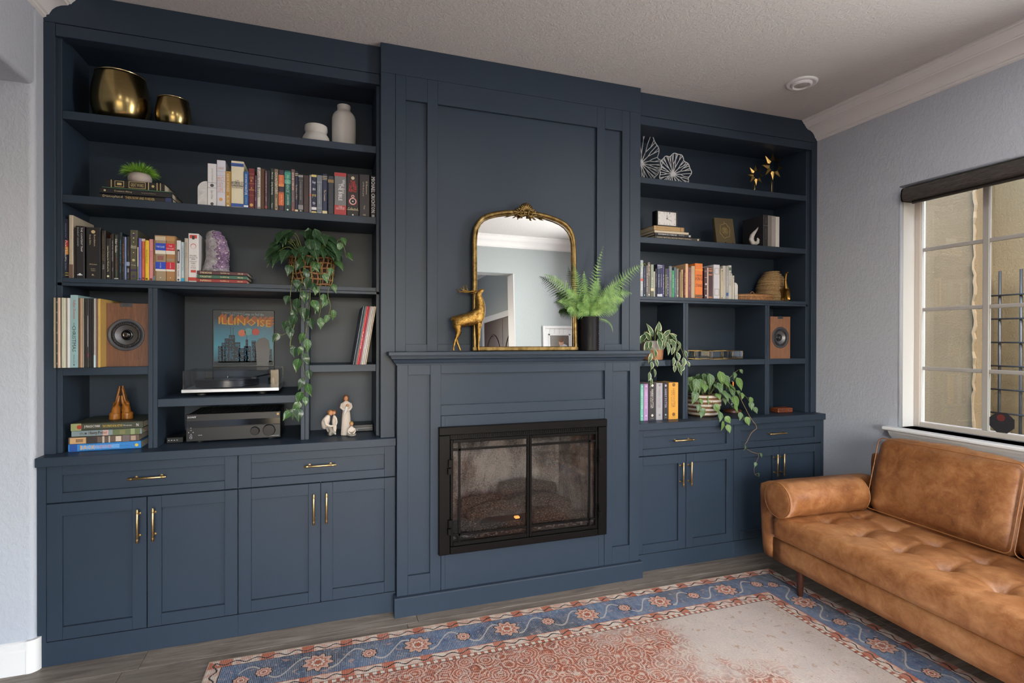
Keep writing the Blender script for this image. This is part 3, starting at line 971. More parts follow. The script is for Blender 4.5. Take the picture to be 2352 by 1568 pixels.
# ================================================================ books: x0, x1, height, depth, cover, description, spine print
ROW_A=[
(-0.5571,-0.5165,0.2110,0.17,'d9d9dc','white book with grey lettering',[('d','JOHN STEINBECK','8a8c92',0.72,0.34,0.22),('b','4a4a4e',0.55,0.556),('b','4a4a4e',0.43,0.436),('d','East of Eden','4a4a4e',0.27,0.2,0.24),('o','4a4a4e',0.49,0.2),('o','4a4a4e',0.06,0.18)]),
(-0.5161,-0.4785,0.2308,0.19,'cfd0dc','tall lavender white book with orange lettering',[('h','CONGO','c9885c',0.83,0.7,0.28),('h','MULTI','cf8f66',0.6,0.7,0.5),('h','SET','cf8f66',0.48,0.5,0.5),('h','LIFE','cf8f66',0.37,0.55,0.5),('b','8d8d9a',0.76,0.764),('b','8d8d9a',0.67,0.674),('b','8d8d9a',0.55,0.554),('b','8d8d9a',0.43,0.434),('b','8d8d9a',0.31,0.314),('o','d39a5e',0.16,0.22)]),
(-0.4781,-0.4540,0.1801,0.15,'b08a45','mustard book with white lettering',[('d','A BOOK OF HORSES','e8e2d2',0.68,0.5,0.42),('d','BLUES','e8e2d2',0.22,0.2,0.4),('o','e8e2d2',0.05,0.2)]),
(-0.4527,-0.3952,0.2354,0.19,'d8d2b8','thick cream book with blue ornament bands',[('b','2f55a0',0.885,0.955),('b','3a4560',0.905,0.918),('b','2f55a0',0.03,0.1),('h','LES','3a3b42',0.565,0.3,0.28),('h','MISERABLES','33364a',0.515,0.94,0.42),('b','45454c',0.475,0.482),('h','VICTOR HUGO','45454c',0.445,0.86,0.24)]),
(-0.3944,-0.3740,0.1855,0.15,'1d5c9e','blue paperback with white lettering',[('d','HOW WHAT WHERE','e6ebf0',0.72,0.42,0.4),('d','FOR','e6ebf0',0.43,0.12,0.6),('d','publisher','b9cbe0',0.22,0.2,0.3),('b','e6ebf0',0.04,0.09)]),
(-0.3730,-0.3463,0.2047,0.17,'6a2429','maroon leather book with raised gold bands',[('b','8c4a44',0.855,0.875),('h','CODE','c9a263',0.77,0.7,0.4),('h','B','c9a263',0.7,0.3,0.4),('b','8c4a44',0.615,0.64),('h','A','c9a263',0.52,0.3,0.4),('b','c9a263',0.465,0.478),('b','8c4a44',0.33,0.35),('o','c9a263',0.1,0.3)]),
(-0.3455,-0.3349,0.1713,0.15,'4c3a4c','thin purple book with pale lettering',[('d','SURVIVAL','b9a8bc',0.68,0.36,0.4),('d','POEMS','b9a8bc',0.3,0.1,0.4)]),
(-0.3343,-0.3187,0.2143,0.16,'c9c2bb','thin white book with black script lettering',[('d','Forth and Breath','2b2526',0.62,0.66,0.7),('b','8d8782',0.03,0.07)]),
(-0.3181,-0.2987,0.2096,0.16,'52351f','plain brown book',[]),
(-0.2981,-0.2866,0.2003,0.15,'5b4a52','thin mauve book with pink lettering',[('d','SURPRISED BY JOY','c9a6b0',0.68,0.5,0.5),('b','a0504c',0.05,0.1),('d','LEWIS','c9a6b0',0.28,0.12,0.4)]),
(-0.2860,-0.2734,0.2038,0.16,'1d1f27','thin black book with no title',[]),
(-0.2728,-0.2556,0.2147,0.16,'1f2f29','dark green book with white script lettering',[('d','Words by','e2e6e2',0.83,0.17,0.5),('d','Spring Awakening','e2e6e2',0.53,0.3,0.6),('d','Theater','c9cfc9',0.12,0.12,0.4)]),
(-0.2550,-0.2354,0.2140,0.16,'776a5a','taupe book with large cream lettering',[('d','COUNTERPOINT','e6dcc2',0.66,0.52,0.62),('d','PANGEA','d8c8a0',0.2,0.2,0.35),('o','d8c8a0',0.04,0.16)]),
(-0.2341,-0.2078,0.2112,0.16,'3a2c3c','sunset orange book with dark bands',[('b','c8663c',0.66,0.88),('b','d98d5a',0.6,0.66),('b','c8663c',0.14,0.44),('b','8f5a4a',0.44,0.47),('d','Drums of','dca98c',0.77,0.2,0.4),('d','John Piper','e6c2a8',0.28,0.24,0.4)]),
(-0.2061,-0.1757,0.2119,0.16,'1c5f58','teal green book with misty cover',[('b','3f8f7d',0.8,0.96),('b','5ba192',0.68,0.78),('d','PROVIDENCE','a8d0c4',0.68,0.42,0.4),('d','JOHN PIPER','d8e8e2',0.29,0.26,0.34),('b','1d3a3c',0.02,0.16),('o','d8e8e2',0.05,0.14)]),
(-0.1746,-0.1567,0.2208,0.16,'6d5250','brown mauve book with white lettering',[('d','GEORGIE CORRIGAN','ece4dc',0.72,0.42,0.5),('d','ELLIS KANE','5f9fae',0.36,0.24,0.4),('o','c0603a',0.06,0.22)]),
(-0.1561,-0.1410,0.2109,0.16,'222a45','navy book with gold bands',[('b','cbb98f',0.94,0.955),('b','cbb98f',0.9,0.915),('d','The Advance of Christ','d9cba4',0.5,0.36,0.5),('b','d9cba4',0.01,0.07)]),
(-0.1401,-0.1162,0.1972,0.16,'3d3d42','charcoal book with grey foot block',[('b','8f8f92',0.93,0.985),('b','75757a',0.84,0.85),('d','A PRESBYTERIAN VIEW','a8a8ac',0.57,0.48,0.22),('b','85868a',0.08,0.2),('o','a8a8ac',0.045,0.16)]),
(-0.1155,-0.0874,0.1967,0.16,'3a2a2c','dark brown leather book with no title',[('b','2a1e20',0.7,0.712),('b','2a1e20',0.22,0.232)]),
(-0.0867,-0.0765,0.1999,0.14,'8a8794','thin lilac grey booklet',[('b','c8675a',0.45,0.5),('d','MINISTRY','d8d6de',0.72,0.4,0.4)]),
(-0.0759,-0.0515,0.2069,0.16,'1a2340','navy book with white script and yellow blocks',[('b','d8c876',0.93,0.985),('h','Say','e6e8f0',0.79,0.7,0.7),('h','IN','e6e8f0',0.62,0.5,0.5),('h','you','d8c876',0.45,0.8,0.8),('h','to','e6e8f0',0.27,0.5,0.6),('b','d5d5da',0.1,0.17),('b','d8c876',0.01,0.06)]),
(-0.0509,-0.0232,0.2032,0.16,'6d7580','grey blue book with fine white lettering',[('b','aab0ba',0.82,0.828),('d','A HOMILETIC DICTIONARY','aab2bd',0.5,0.5,0.26),('b','aab0ba',0.15,0.158),('h','KNK','c8ced6',0.035,0.7,0.3)]),
(-0.0221,0.0019,0.2135,0.17,'232c4a','navy leather book with gold end band',[('b','c6b68c',0.93,0.945),('b','c6b68c',0.89,0.905),('b','c6b68c',0.855,0.865),('d','The Covenants','d0c29a',0.47,0.27,0.4),('b','d6c79f',0.01,0.09)]),
(0.0051,0.0347,0.2048,0.16,'2c313b','slate black book with small gold picture',[('b','8a6f45',0.83,0.91),('b','3a404b',0.55,0.558),('b','3a404b',0.19,0.198)]),
(0.0374,0.0981,0.2278,0.18,'6f7072','thick grey book with red top and foot',[('b','a33a3c',0.915,0.998),('b','a33a3c',0.0,0.24),('d','What does','d8d8da',0.68,0.33,0.22),('d','THE BIBLE','e8e8ea',0.55,0.4,0.3),('h','THE','e0c8c8',0.215,0.3,0.1),('h','ULTIMATE','e0c8c8',0.185,0.7,0.1),('h','BIBLE ANSWER','e0c8c8',0.155,0.7,0.1)]),
(0.0994,0.1633,0.2255,0.18,'17151a','thick black book with red title and ring emblem',[('o','c2b596',0.91,0.14),('h','THE','c8353a',0.81,0.4,0.26),('h','LORD','c8353a',0.745,0.55,0.26),('h','OF THE','c8353a',0.68,0.62,0.26),('h','RINGS','c8353a',0.615,0.6,0.26),('o','b03a44',0.36,0.33),('o','e0d8d0',0.36,0.27),('o','17151a',0.36,0.22),('o','e0c8c8',0.36,0.06),('o','b03a44',0.475,0.15),('o','e0d8d0',0.475,0.11),('o','17151a',0.475,0.07),('h','Collected','d8cca8',0.18,0.8,0.22),('b','d8cca8',0.15,0.155),('o','d8d8d8',0.04,0.06)]),
(0.1642,0.2192,0.2307,0.18,'2f2d33','thick charcoal book with small cream lettering',[('d','El Retorno','d8ccb0',0.69,0.3,0.16),('d','of Modern Job','d8ccb0',0.66,0.34,0.16),('d','Perez','d8ccb0',0.23,0.08,0.14),('h','HS','d8ccb0',0.06,0.25,0.16)]),
(0.2231,0.2512,0.2268,0.16,'17171d','black book with tall white striped lettering',[('d','MICHAEL CRICHTON','e8e8ee',0.55,0.84,0.7),('o','a8a8b0',0.05,0.25)])]
ROW_B=[
(-1.1431,-1.1224,0.2725,0.2,'141a30','navy book with red and orange glow',[('b','a8302c',0.53,0.64),('b','c8842e',0.4,0.53),('d','Our Universe','ecebea',0.46,0.36,0.62),('d','Encyclopedia of Stars','9aa4bc',0.8,0.24,0.22),('d','Third Edition','9aa4bc',0.2,0.12,0.22),('b','c9b23c',0.045,0.095),('b','141a30',0.055,0.085)]),
(-1.1199,-1.1034,0.2899,0.235,'b7ac98','tall tan book with brown ring picture on cover',[('d','JOHN','8a7d68',0.7,0.14,0.3),('d','photographs','6d5f50',0.32,0.26,0.2),('b','6b5348',0.0,0.22)]),
(-1.1031,-1.0950,0.2248,0.19,'1c191a','thin black book without lettering',[]),
(-1.0943,-1.0609,0.2429,0.18,'1a191f','thick black book with bold white lettering',[('d','THE CONTENT TRAP','e8e8f0',0.74,0.46,0.2),('e','BHARAT ANAND','9a9aa2',0.79,0.36,0.2),('h','_','d8d8de',0.07,0.6,0.1),('o','d8d8de',0.08,0.16)]),
(-1.0555,-0.9983,0.2398,0.19,'15141a','thickest black book with gold emblem',[('o','c6b184',0.915,0.14),('d','Revelation','d8c8a0',0.75,0.22,0.12),('e','Study Bible','d8c8a0',0.76,0.2,0.12),('h','NIV Zondervan','d8c8a0',0.285,0.5,0.09),('h','English','d8c8a0',0.195,0.3,0.08),('h','Version','d8c8a0',0.165,0.3,0.08),('h','R','d8c8a0',0.08,0.16,0.14)]),
(-0.9949,-0.9787,0.2284,0.17,'26221f','dark book with dull bronze lettering',[('d','CONFESSIONS OF BELIEF','7a6a50',0.66,0.56,0.4),('d','PIPER','a8a8a8',0.25,0.1,0.4)]),
(-0.9782,-0.9590,0.1930,0.15,'1f1c1a','short black book with cream lettering',[('d','Letters Between the World and Me','d8d0b8',0.5,0.62,0.36),('o','d8d0b8',0.08,0.24)]),
(-0.9584,-0.9460,0.2154,0.17,'302e2b','dark grey book with pale lettering',[('d','THE WORD MADE FRESH','b8b8b4',0.63,0.46,0.4),('d','Piper','b8b8b4',0.22,0.08,0.4)]),
(-0.9456,-0.9272,0.2134,0.17,'1d1917','black book with thick white title at top',[('b','5f7f75',0.0,0.98,0.12),('d','Sidur Guidae','e8e4e0',0.75,0.3,0.45),('d','THE HISTORY','7a2c30',0.35,0.3,0.3),('b','d8d8d8',0.02,0.035)]),
(-0.9265,-0.9136,0.2237,0.17,'12252f','dark teal book with blue lettering',[('d','THE BODIES LIFE OF JESUS','5a92b0',0.6,0.5,0.42),('d','John Piper','7ab0c8',0.22,0.14,0.36)]),
(-0.9133,-0.9034,0.2050,0.16,'221c1e','thin dark book with orange lettering',[('d','RECALL IN NEW AGE','b8703a',0.6,0.45,0.4),('d','PIPER','7a6a60',0.24,0.1,0.4)]),
(-0.9028,-0.8974,0.2035,0.15,'7a8fc0','thin periwinkle blue book',[]),
(-0.8969,-0.8831,0.2062,0.16,'231f25','black book with small silver picture',[('b','8f9cb8',0.33,0.42),('d','JOHN','8a8488',0.62,0.12,0.3),('d','PIPER','e0e0e8',0.22,0.09,0.5),('d','Crossway','8a8488',0.08,0.08,0.3)]),
(-0.8822,-0.8515,0.2388,0.2,'4d4a3c','tall olive book with gold and violet branches',[('o','c9c08a',0.93,0.1),('o','3a2c5a',0.9,0.2),('o','d8d8c8',0.84,0.08),('h','Novel','d8d4b8',0.68,0.6,0.3),('h','Friend','d8d4b8',0.65,0.7,0.3),('o','b8b48a',0.4,0.2),('h','Vintage','e0dcc8',0.3,0.6,0.2),('b','2f2650',0.18,0.22),('o','2f2650',0.08,0.22),('o','d8d0a0',0.76,0.07),('o','d8d0a0',0.55,0.07)]),
(-0.8511,-0.8476,0.1577,0.13,'d0ccb0','short thin cream and green book',[('b','5a6a48',0.02,0.42)]),
(-0.8472,-0.8359,0.2010,0.15,'6f69b4','thin violet paperback',[('d','Dubliners','2c2a60',0.58,0.2,0.4),('o','2a2850',0.045,0.3)]),
(-0.8354,-0.8212,0.2002,0.15,'cf6b45','orange paperback with cream cap',[('b','c8bfb0',0.94,1.0),('d','The Stranger','7a2c18',0.64,0.26,0.4),('o','7a2c18',0.06,0.36)]),
(-0.8207,-0.8053,0.1924,0.15,'dbb92f','yellow paperback',[('d','The Metamorphosis','5a4a10',0.6,0.34,0.4),('o','4a3c10',0.045,0.3)]),
(-0.8048,-0.7871,0.1997,0.15,'c9848a','pink paperback',[('d','Emma','6d3038',0.65,0.14,0.3),('o','5a2830',0.04,0.3)]),
(-0.7865,-0.7801,0.1942,0.15,'6d5236','thin brown book with blue foot',[('b','2f9cc0',0.0,0.12),('d','CITIES','d0a850',0.5,0.3,0.5)]),
('slip',),
(-0.6912,-0.6726,0.2005,0.15,'cfcfd6','white paperback with black doodles',[('b','2e2e36',0.45,0.78,0.6),('b','b8b8c0',0.5,0.74,0.25),('d','OTIS','a03050',0.36,0.1,0.4),('d','KASAKI','3a3040',0.2,0.14,0.4),('o','2a2030',0.05,0.24)]),
(-0.6717,-0.6573,0.1939,0.15,'b4c8d4','pale blue paperback with bright blue foot',[('d','A DESCRIPTION OF A PATTERN','3f5a70',0.6,0.62,0.36),('b','2f9cc8',0.0,0.1),('b','d8b070',0.1,0.115)]),
(-0.6562,-0.6408,0.2131,0.15,'aba49a','beige grey book with faint lettering',[('d','RADIOHEAD','7d766c',0.72,0.36,0.6)]),
(-0.6402,-0.5957,0.2384,0.18,'d3d3d6','thick white book with red and black sketches',[('b','b8423a',0.9,0.97,0.7),('b','2e2a2c',0.88,0.95,0.25),('o','b8423a',0.74,0.28),('o','d3d3d6',0.735,0.24),('h','MICHAEL','3a3438',0.545,0.7,0.16),('h','CRICHTON','3a3438',0.505,0.8,0.16),('b','3a3438',0.47,0.48,0.4),('h','JURASSIC','3a3438',0.42,0.7,0.16),('h','PARK','3a3438',0.385,0.4,0.16),('h','THE LOST','3a3438',0.335,0.4,0.14),('h','WORLD','3a3438',0.295,0.55,0.16),('b','b8423a',0.2,0.25,0.5),('b','b03a30',0.03,0.1)])]
ROW_C=[
(1.9029,1.9251,0.2335,0.19,'a8b0b8','pale grey book with white cursive lettering',[('d','TIMES','e8eaee',0.7,0.3,0.6),('d','of WINE','e8eaee',0.3,0.25,0.6),('b','c86a58',0.43,0.49)]),
(1.9261,1.9442,0.1993,0.17,'1d2440','navy book with silver lettering',[('d','FORM AND CONTENT','8a92b0',0.6,0.6,0.4),('o','a8d0e0',0.05,0.2)]),
(1.9449,1.9588,0.2017,0.17,'6f6f6e','grey book with white lettering',[('d','A SUMMER KISS','d8d8d8',0.45,0.6,0.5)]),
(1.9598,1.9784,0.2233,0.18,'77706a','brown grey book with pink lettering',[('d','Rebel','e0c0b8',0.78,0.3,0.6),('o','e8e8e8',0.06,0.25)]),
(1.9797,2.0029,0.2092,0.18,'8f9a88','sage book with cream label at foot',[('b','d8d0ac',0.19,0.27),('b','5f6352',0.0,0.17),('d','flora','d0dcd0',0.45,0.3,0.5)]),
(2.0039,2.0137,0.1646,0.14,'c2c0bc','very thin white book',[]),
(2.0150,2.0268,0.1841,0.16,'26262a','thin black book with pale letters',[('d','YESTERDAY','b8b8b8',0.6,0.5,0.4)]),
(2.0282,2.0506,0.2134,0.18,'272f52','navy book with two silver bands and wide spine',[('b','c2c6d6',0.955,0.975),('b','c2c6d6',0.91,0.925),('b','c2c6d6',0.87,0.88),('d','THE COMPANION','c2c6d6',0.5,0.4,0.34),('b','c2c6d6',0.02,0.09)]),
(2.0519,2.0695,0.2136,0.18,'2a3256','navy book with two silver bands and narrow spine',[('b','c2c6d6',0.945,0.965),('b','c2c6d6',0.9,0.915),('d','COVENANT','c2c6d6',0.5,0.4,0.4),('b','c2c6d6',0.02,0.1)]),
(2.0701,2.0851,0.2115,0.17,'4a4278','purple book with white lettering',[('d','the Art of Reading Well','e0dcf0',0.4,0.6,0.6)]),
(2.0864,2.1044,0.1874,0.16,'3a402f','olive book with pale green border',[('b','9fa87a',0.06,0.78,0.7),('b','3a402f',0.08,0.76,0.5),('d','FICCIONES','b8c08a',0.5,0.4,0.3)]),
(2.1054,2.1168,0.1881,0.16,'4a4080','thin violet book',[('d','POETRY','d8d4ea',0.4,0.6,0.5)]),
(2.1178,2.1413,0.2060,0.17,'6f777a','grey teal book with mauve edge',[('d','REBUILDING','9fa8ac',0.75,0.4,0.6)]),
(2.1426,2.1588,0.1784,0.15,'3f9a62','bright green book',[('d','LIKE THE WIND','b8e8c8',0.6,0.5,0.4)]),
(2.1598,2.1767,0.2003,0.16,'4f6a78','slate blue book',[('d','GARDENS','8fc0d0',0.4,0.5,0.4)]),
(2.1784,2.1980,0.1915,0.16,'7f7872','grey brown book with white lettering',[('d','THE MASTERS','d0c8c0',0.45,0.4,0.4),('o','d8d8d8',0.07,0.2)]),
(2.1997,2.2130,0.1846,0.15,'3a2c24','thin dark brown book with cream line',[('b','c8a888',0.02,0.92,0.3)]),
(2.2144,2.2342,0.1874,0.15,'a88c64','tan book with brown lettering',[('d','THE AUTHORS','4a3420',0.55,0.6,0.4)]),
(2.2348,2.2465,0.1861,0.15,'5a2a2c','thin maroon book with pale lettering',[('d','THE LADY OF FATES','e0a890',0.5,0.8,0.5)]),
(2.2475,2.2685,0.2266,0.18,'d8b088','tall peach coloured book without lettering',[]),
(2.2698,2.2912,0.2025,0.16,'74404a','dusty maroon book with faint lettering',[('d','MIDDLEMARCH','c09098',0.65,0.4,0.3),('d','ELIOT','c09098',0.3,0.1,0.3)]),
(2.2926,2.3213,0.2142,0.17,'b8a68a','cream beige book without lettering',[]),
(2.3227,2.3849,0.2332,0.18,'dd7a36','thick bright orange book with black title',[('h','STEPHEN','3a2418',0.655,0.8,0.2),('h','KING','3a2418',0.56,0.85,0.34),('h','THE','c89030',0.46,0.3,0.18),('h','STAND','3a2418',0.37,0.85,0.32),('b','3a2418',0.03,0.1),('b','e0b080',0.06,0.07),('b','e0a040',0.8,0.83)]),
(2.3994,2.4227,0.2067,0.16,'4a3038','plum book with silver ornament',[('b','7a606a',0.86,0.92),('b','d8ccd0',0.68,0.69),('o','d0c4c8',0.47,0.3),('b','d8ccd0',0.31,0.32),('o','d0c4c8',0.1,0.24)]),
(2.4241,2.4347,0.2090,0.15,'d8c8b8','thin cream book beside the plum book',[]),
(2.4358,2.4667,0.2132,0.16,'4c3438','brown maroon book with copper bands',[('b','b87858',0.94,0.965),('b','b87858',0.86,0.91),('b','b87858',0.74,0.78),('b','b87858',0.02,0.07)]),
(2.4774,2.5277,0.2323,0.19,'cfd0da','thick white book with grey scroll frames',[('b','a8a49c',0.72,0.9,0.8),('b','cfd0da',0.735,0.885,0.6),('b','a8a49c',0.1,0.3,0.8),('b','cfd0da',0.115,0.285,0.6)]),
(2.5313,2.5522,0.2073,0.16,'c2b9a0','cream book with small dark letters',[('d','FASCISM','8a7d60',0.75,0.3,0.4),('o','4a4438',0.93,0.2),('o','4a4438',0.04,0.2)]),
(2.5533,2.5783,0.2285,0.17,'bdbcb6','off white book with faint grey lettering',[('d','Marginalia','96958f',0.6,0.4,0.4)]),
(2.5798,2.5966,0.2265,0.17,'a9a9a8','light grey book with blue square',[('b','3f5f96',0.1,0.2),('d','SCENIC','e0e0e0',0.5,0.4,0.4)]),
(2.5977,2.6222,0.2323,0.17,'c4c5c0','white book with green cap and black lettering',[('b','5f6f5c',0.85,0.94),('d','Phoenix','4a4c48',0.6,0.4,0.5)]),
(2.6229,2.6295,0.1776,0.13,'b9b6ac','very thin cream booklet',[]),
(2.6306,2.6457,0.1635,0.13,'c6c3b8','short white book beside the marble bookend',[('o','55534c',0.9,0.2),('b','a09c90',0.38,0.385)])]
# ================================================================ books
PAGES = mat('book_pages', 'd2c7b0', 0.85, 0, (300, 0.3, 0.001), 0.08)
def ccol(h, rough=0.55):
    return mat('ink_' + h, h, rough)
def cover_mat(h):
    return mat('cover_' + h, h, 0.5, 0.0, (240, 0.06, 0.001), 0.10)
OFFS = {'What does': .27, 'THE BIBLE': 0.0, 'El Retorno': .2, 'of Modern Job': -.12, 'Revelation': .1, 'THE CONTENT TRAP': .2}
def spine_print(book, t, h, prints):
    """flat print on the spine: lettering, bands, discs, each a hair above the last"""
    mb = MB(); mats = []; names = {}
    for i, e in enumerate(prints):
        y = -.0006 - .00012 * i
        k = e[0]
        if k == 'b':
            w = e[4] if len(e) > 4 else 1.0
            a = t * .5 * (1 - w) + .0002
            if w > 0:
                MB().box(a, t - a, y, y + .0003, h * e[2], h * e[3]).build('spine_band', ccol(e[1]), book, False, True)
            continue
        if k == 'o':
            r = t * e[3]; n = 16
            MB().add([(t * .5 + r * math.cos(2 * PI * q / n), y, h * e[2] + r * math.sin(2 * PI * q / n)) for q in range(n)], [tuple(range(n))]).build('spine_emblem', ccol(e[1]), book, False, True)
            continue
        col = e[2]
        if col not in names:
            names[col] = len(mats); mats.append(ccol(col))
        mb.cur = names[col]
        if k == 'h':
            put_text(mb, e[1], (t * .5, y, h * e[3]), (1, 0, 0), (0, 0, 1), t * e[4], t * e[5])
        else:
            off = OFFS.get(e[1], 0.0) if k == 'd' else -.22
            put_text(mb, e[1], (t * (.5 + off), y, h * e[3]), (0, 0, -1), (1, 0, 0), h * e[4], t * min(e[5] * 1.0, .8))
    if mb.v:
        mb.build('spine_lettering', mats, book, False, True)
def make_book(t, h, dep, col, label, prints=(), group=None, hard=True, cat='book', name='book', pages=None):
    mb = MB()
    bt = min(.0026, t * .22) if hard else min(.0008, t * .15)
    # spine strip slightly rounded at its long edges
    c = min(t * .22, .003)
    mb.prism([(c, 0), (t - c, 0), (t, c), (t, .006), (0, .006), (0, c)], 'z', 0, h)
    mb.box(0, bt, .006, dep, 0, h).box(t - bt, t, .006, dep, 0, h)
    bk = mb.build(name, cover_mat(col), None)
    tag(bk, label, cat, group)
    ins = .003 if hard else .0004
    MB().box(bt, t - bt, .0062, dep - ins - .001, ins, h - ins).build('pages', pages or PAGES, bk, False, True)
    spine_print(bk, t, h, prints)
    return bk
ORD = ['first', 'second', 'third', 'fourth', 'fifth', 'sixth', 'seventh', 'eighth', 'ninth', 'tenth'] + ['%d%s' % (k, 'st' if k % 10 == 1 and k != 11 else 'nd' if k % 10 == 2 and k != 12 else 'rd' if k % 10 == 3 and k != 13 else 'th') for k in range(11, 45)]
def book_row(rows, z, where, group, seed):
    q = random.Random(seed)
    for i, b in enumerate(rows):
        if b[0] == 'slip':
            continue
        x0, x1, h, dep, col, desc, pr = b
        if b in (ROW_B[6], ROW_C[10], ROW_C[13]): dep = .045
        lab = '%s, %s from left %s' % (desc, ORD[i], where)
        bk = make_book(x1 - x0, h, dep, col, lab, pr, group, q.random() < .6)
        bk.location = (x0, 3.0 + (q.uniform(0, .006)), z)
book_row(ROW_A, 2.0945, 'on the second shelf', 'upright books on the left second shelf', 1)
book_row(ROW_B, 1.7165, 'above the records', 'upright books on the left third shelf', 2)
book_row(ROW_C, 1.7165, 'in the right bookcase', 'upright books in the right bookcase', 3)
# taller volumes standing behind shorter spines
for rw_, z, col, lab in ((ROW_B[6], 1.7165, '8a3428', 'red book standing back between black spines above the records'),
                         (ROW_C[10], 1.7165, '5a2c34', 'maroon book standing back behind the olive spine'),
                         (ROW_C[13], 1.7165, '16281f', 'very dark green book behind the bright green spine')):
    bk = make_book(rw_[1] - rw_[0], rw_[2] + .024, .15, col, lab, (), None)
    bk.location = (rw_[0], 3.056, z)
# boxed pair of epics in a slipcase
sc = thing('slipcase', 'brown card slipcase holding two books with blue and red labels', 'slipcase', (-.7365, 3.0, 1.7165))
SCM = mat('slipcase_card', 'a5825c', 0.6, 0, None, .15)
MB().box(-.7795, -.7775, 2.999, 3.17, 1.7165, 1.936).box(-.6955, -.6935, 2.999, 3.17, 1.7165, 1.936).box(-.7775, -.6955, 2.999, 3.17, 1.933, 1.936).box(-.7775, -.6955, 2.999, 3.17, 1.7165, 1.7185).box(-.7775, -.6955, 3.168, 3.17, 1.7185, 1.933).build('case_board', SCM, sc)
for x0, x1, cc, lc, tl, nm in ((-.7772, -.7340, '98866c', '1f44b8', ('THE ILIAD',), 'blue'), (-.7332, -.6958, 'a0764a', 'c01f3a', ('THE', 'ODYSSEY'), 'red')):
    pr = [('b', lc, .68, .84), ('b', 'd8d5cc', .60, .68), ('b', lc, .26, .42), ('b', 'd8d5cc', .215, .26), ('d', 'HOMER', 'd8d8e0', .34, .12, .12), ('o', 'd8d0c0', .07, .06), ('b', 'c2b59c', .9, .99) if nm == 'blue' else ('b', 'b48a5a', .9, .99), ('b', '8a5a50', .46, .56, .6) if nm == 'blue' else ('b', '93826c', .45, .5, .9)]
    pr += [('h', tl[0], 'e0e4f0', .76, .8, .2)] if len(tl) == 1 else [('h', tl[0], 'f0d8dc', .785, .4, .18), ('h', tl[1], 'f0d8dc', .725, .86, .18)]
    bk = make_book(x1 - x0, .214, .16, cc, 'paperback with %s labels inside the brown slipcase' % nm, pr, 'boxed paperbacks', False)
    bk.location = (x0, 2.9995, 1.7187)

def flat_book(x0, x1, y, z, t, dep, col, label, pr=(), rz=0.0, group=None, hard=True):
    bk = make_book(t, x1 - x0, dep, col, label, pr, group, hard)
    bk.rotation_euler = (0, -PI / 2, 0)
    bk.matrix_basis = Matrix.Translation((x1, y, z)) @ Matrix.Rotation(rz, 4, 'Z') @ Matrix.Rotation(-PI / 2, 4, 'Y')
    return bk
# left second shelf: three lying books under the grass pot
flat_book(-1.005, -.705, 3.0, 2.0945, .024, .235, '17161a', 'dark picture book at the bottom of the stack under the grass pot', [('d', 'Disneyland', 'd8c8a0', .82, .26, .55), ('d', 'THEN NOW AND FOREVER', 'd8b878', .45, .4, .5), ('b', '2c3c6a', .02, .1)], -.02, 'stack under the grass pot')
flat_book(-1.002, -.708, 3.003, 2.119, .028, .225, '15151a', 'black book with green edge in the stack under the grass pot', [('d', 'Downton Abbey', 'cdbb96', .68, .24, .34), ('d', 'by Jessica Fellowes', 'a89878', .33, .2, .22), ('o', 'c8b890', .93, .16), ('b', '4f7a60', .0, 1.0, .0)], 0, 'stack under the grass pot')
flat_book(-.996, -.712, 3.008, 2.1475, .004, .21, '4f7a60', 'thin green book in the stack under the grass pot', (), -.015, 'stack under the grass pot', False)
flat_book(-.980, -.742, 3.01, 2.152, .037, .165, '1b1818', 'black leather book with gold tooling, top of the stack under the grass pot', [('b', 'c2ae78', .91, .925), ('b', 'c2ae78', .70, .86, .8), ('b', '1b1818', .71, .85, .68), ('h', 'I', 'c2ae78', .78, .3, .5), ('b', 'c2ae78', .33, .62, .86), ('b', '1b1818', .34, .61, .74), ('d', 'GREAT WORKS', 'c2ae78', .475, .23, .45), ('b', 'c2ae78', .27, .285), ('o', 'c2ae78', .2, .16), ('b', 'c2ae78', .12, .135), ('b', 'c2ae78', .06, .075)], -.03, 'stack under the grass pot')
# left third shelf: three slim volumes under the geode
for k, (c, tl, nm) in enumerate((('8a2a2e', 'INFERNO', 'red slim volume, lowest of three under the amethyst geode'), ('2f5a4c', 'PURGATORY', 'green slim volume in the middle under the amethyst geode'), ('4a2630', 'PARADISE', 'plum slim volume directly under the amethyst geode'))):
    flat_book(-.603, -.380 + .001 * k, 2.998 + .002 * k, 1.7165 + .0197 * k, .0192, .185, c, nm, [('d', tl, 'e0cda0', .82, .22, .5), ('d', 'Lindskoog', 'e0cda0', .45, .17, .45), ('d', 'MERCER', 'e0cda0', .14, .11, .32)], 0, 'slim volumes under the geode')
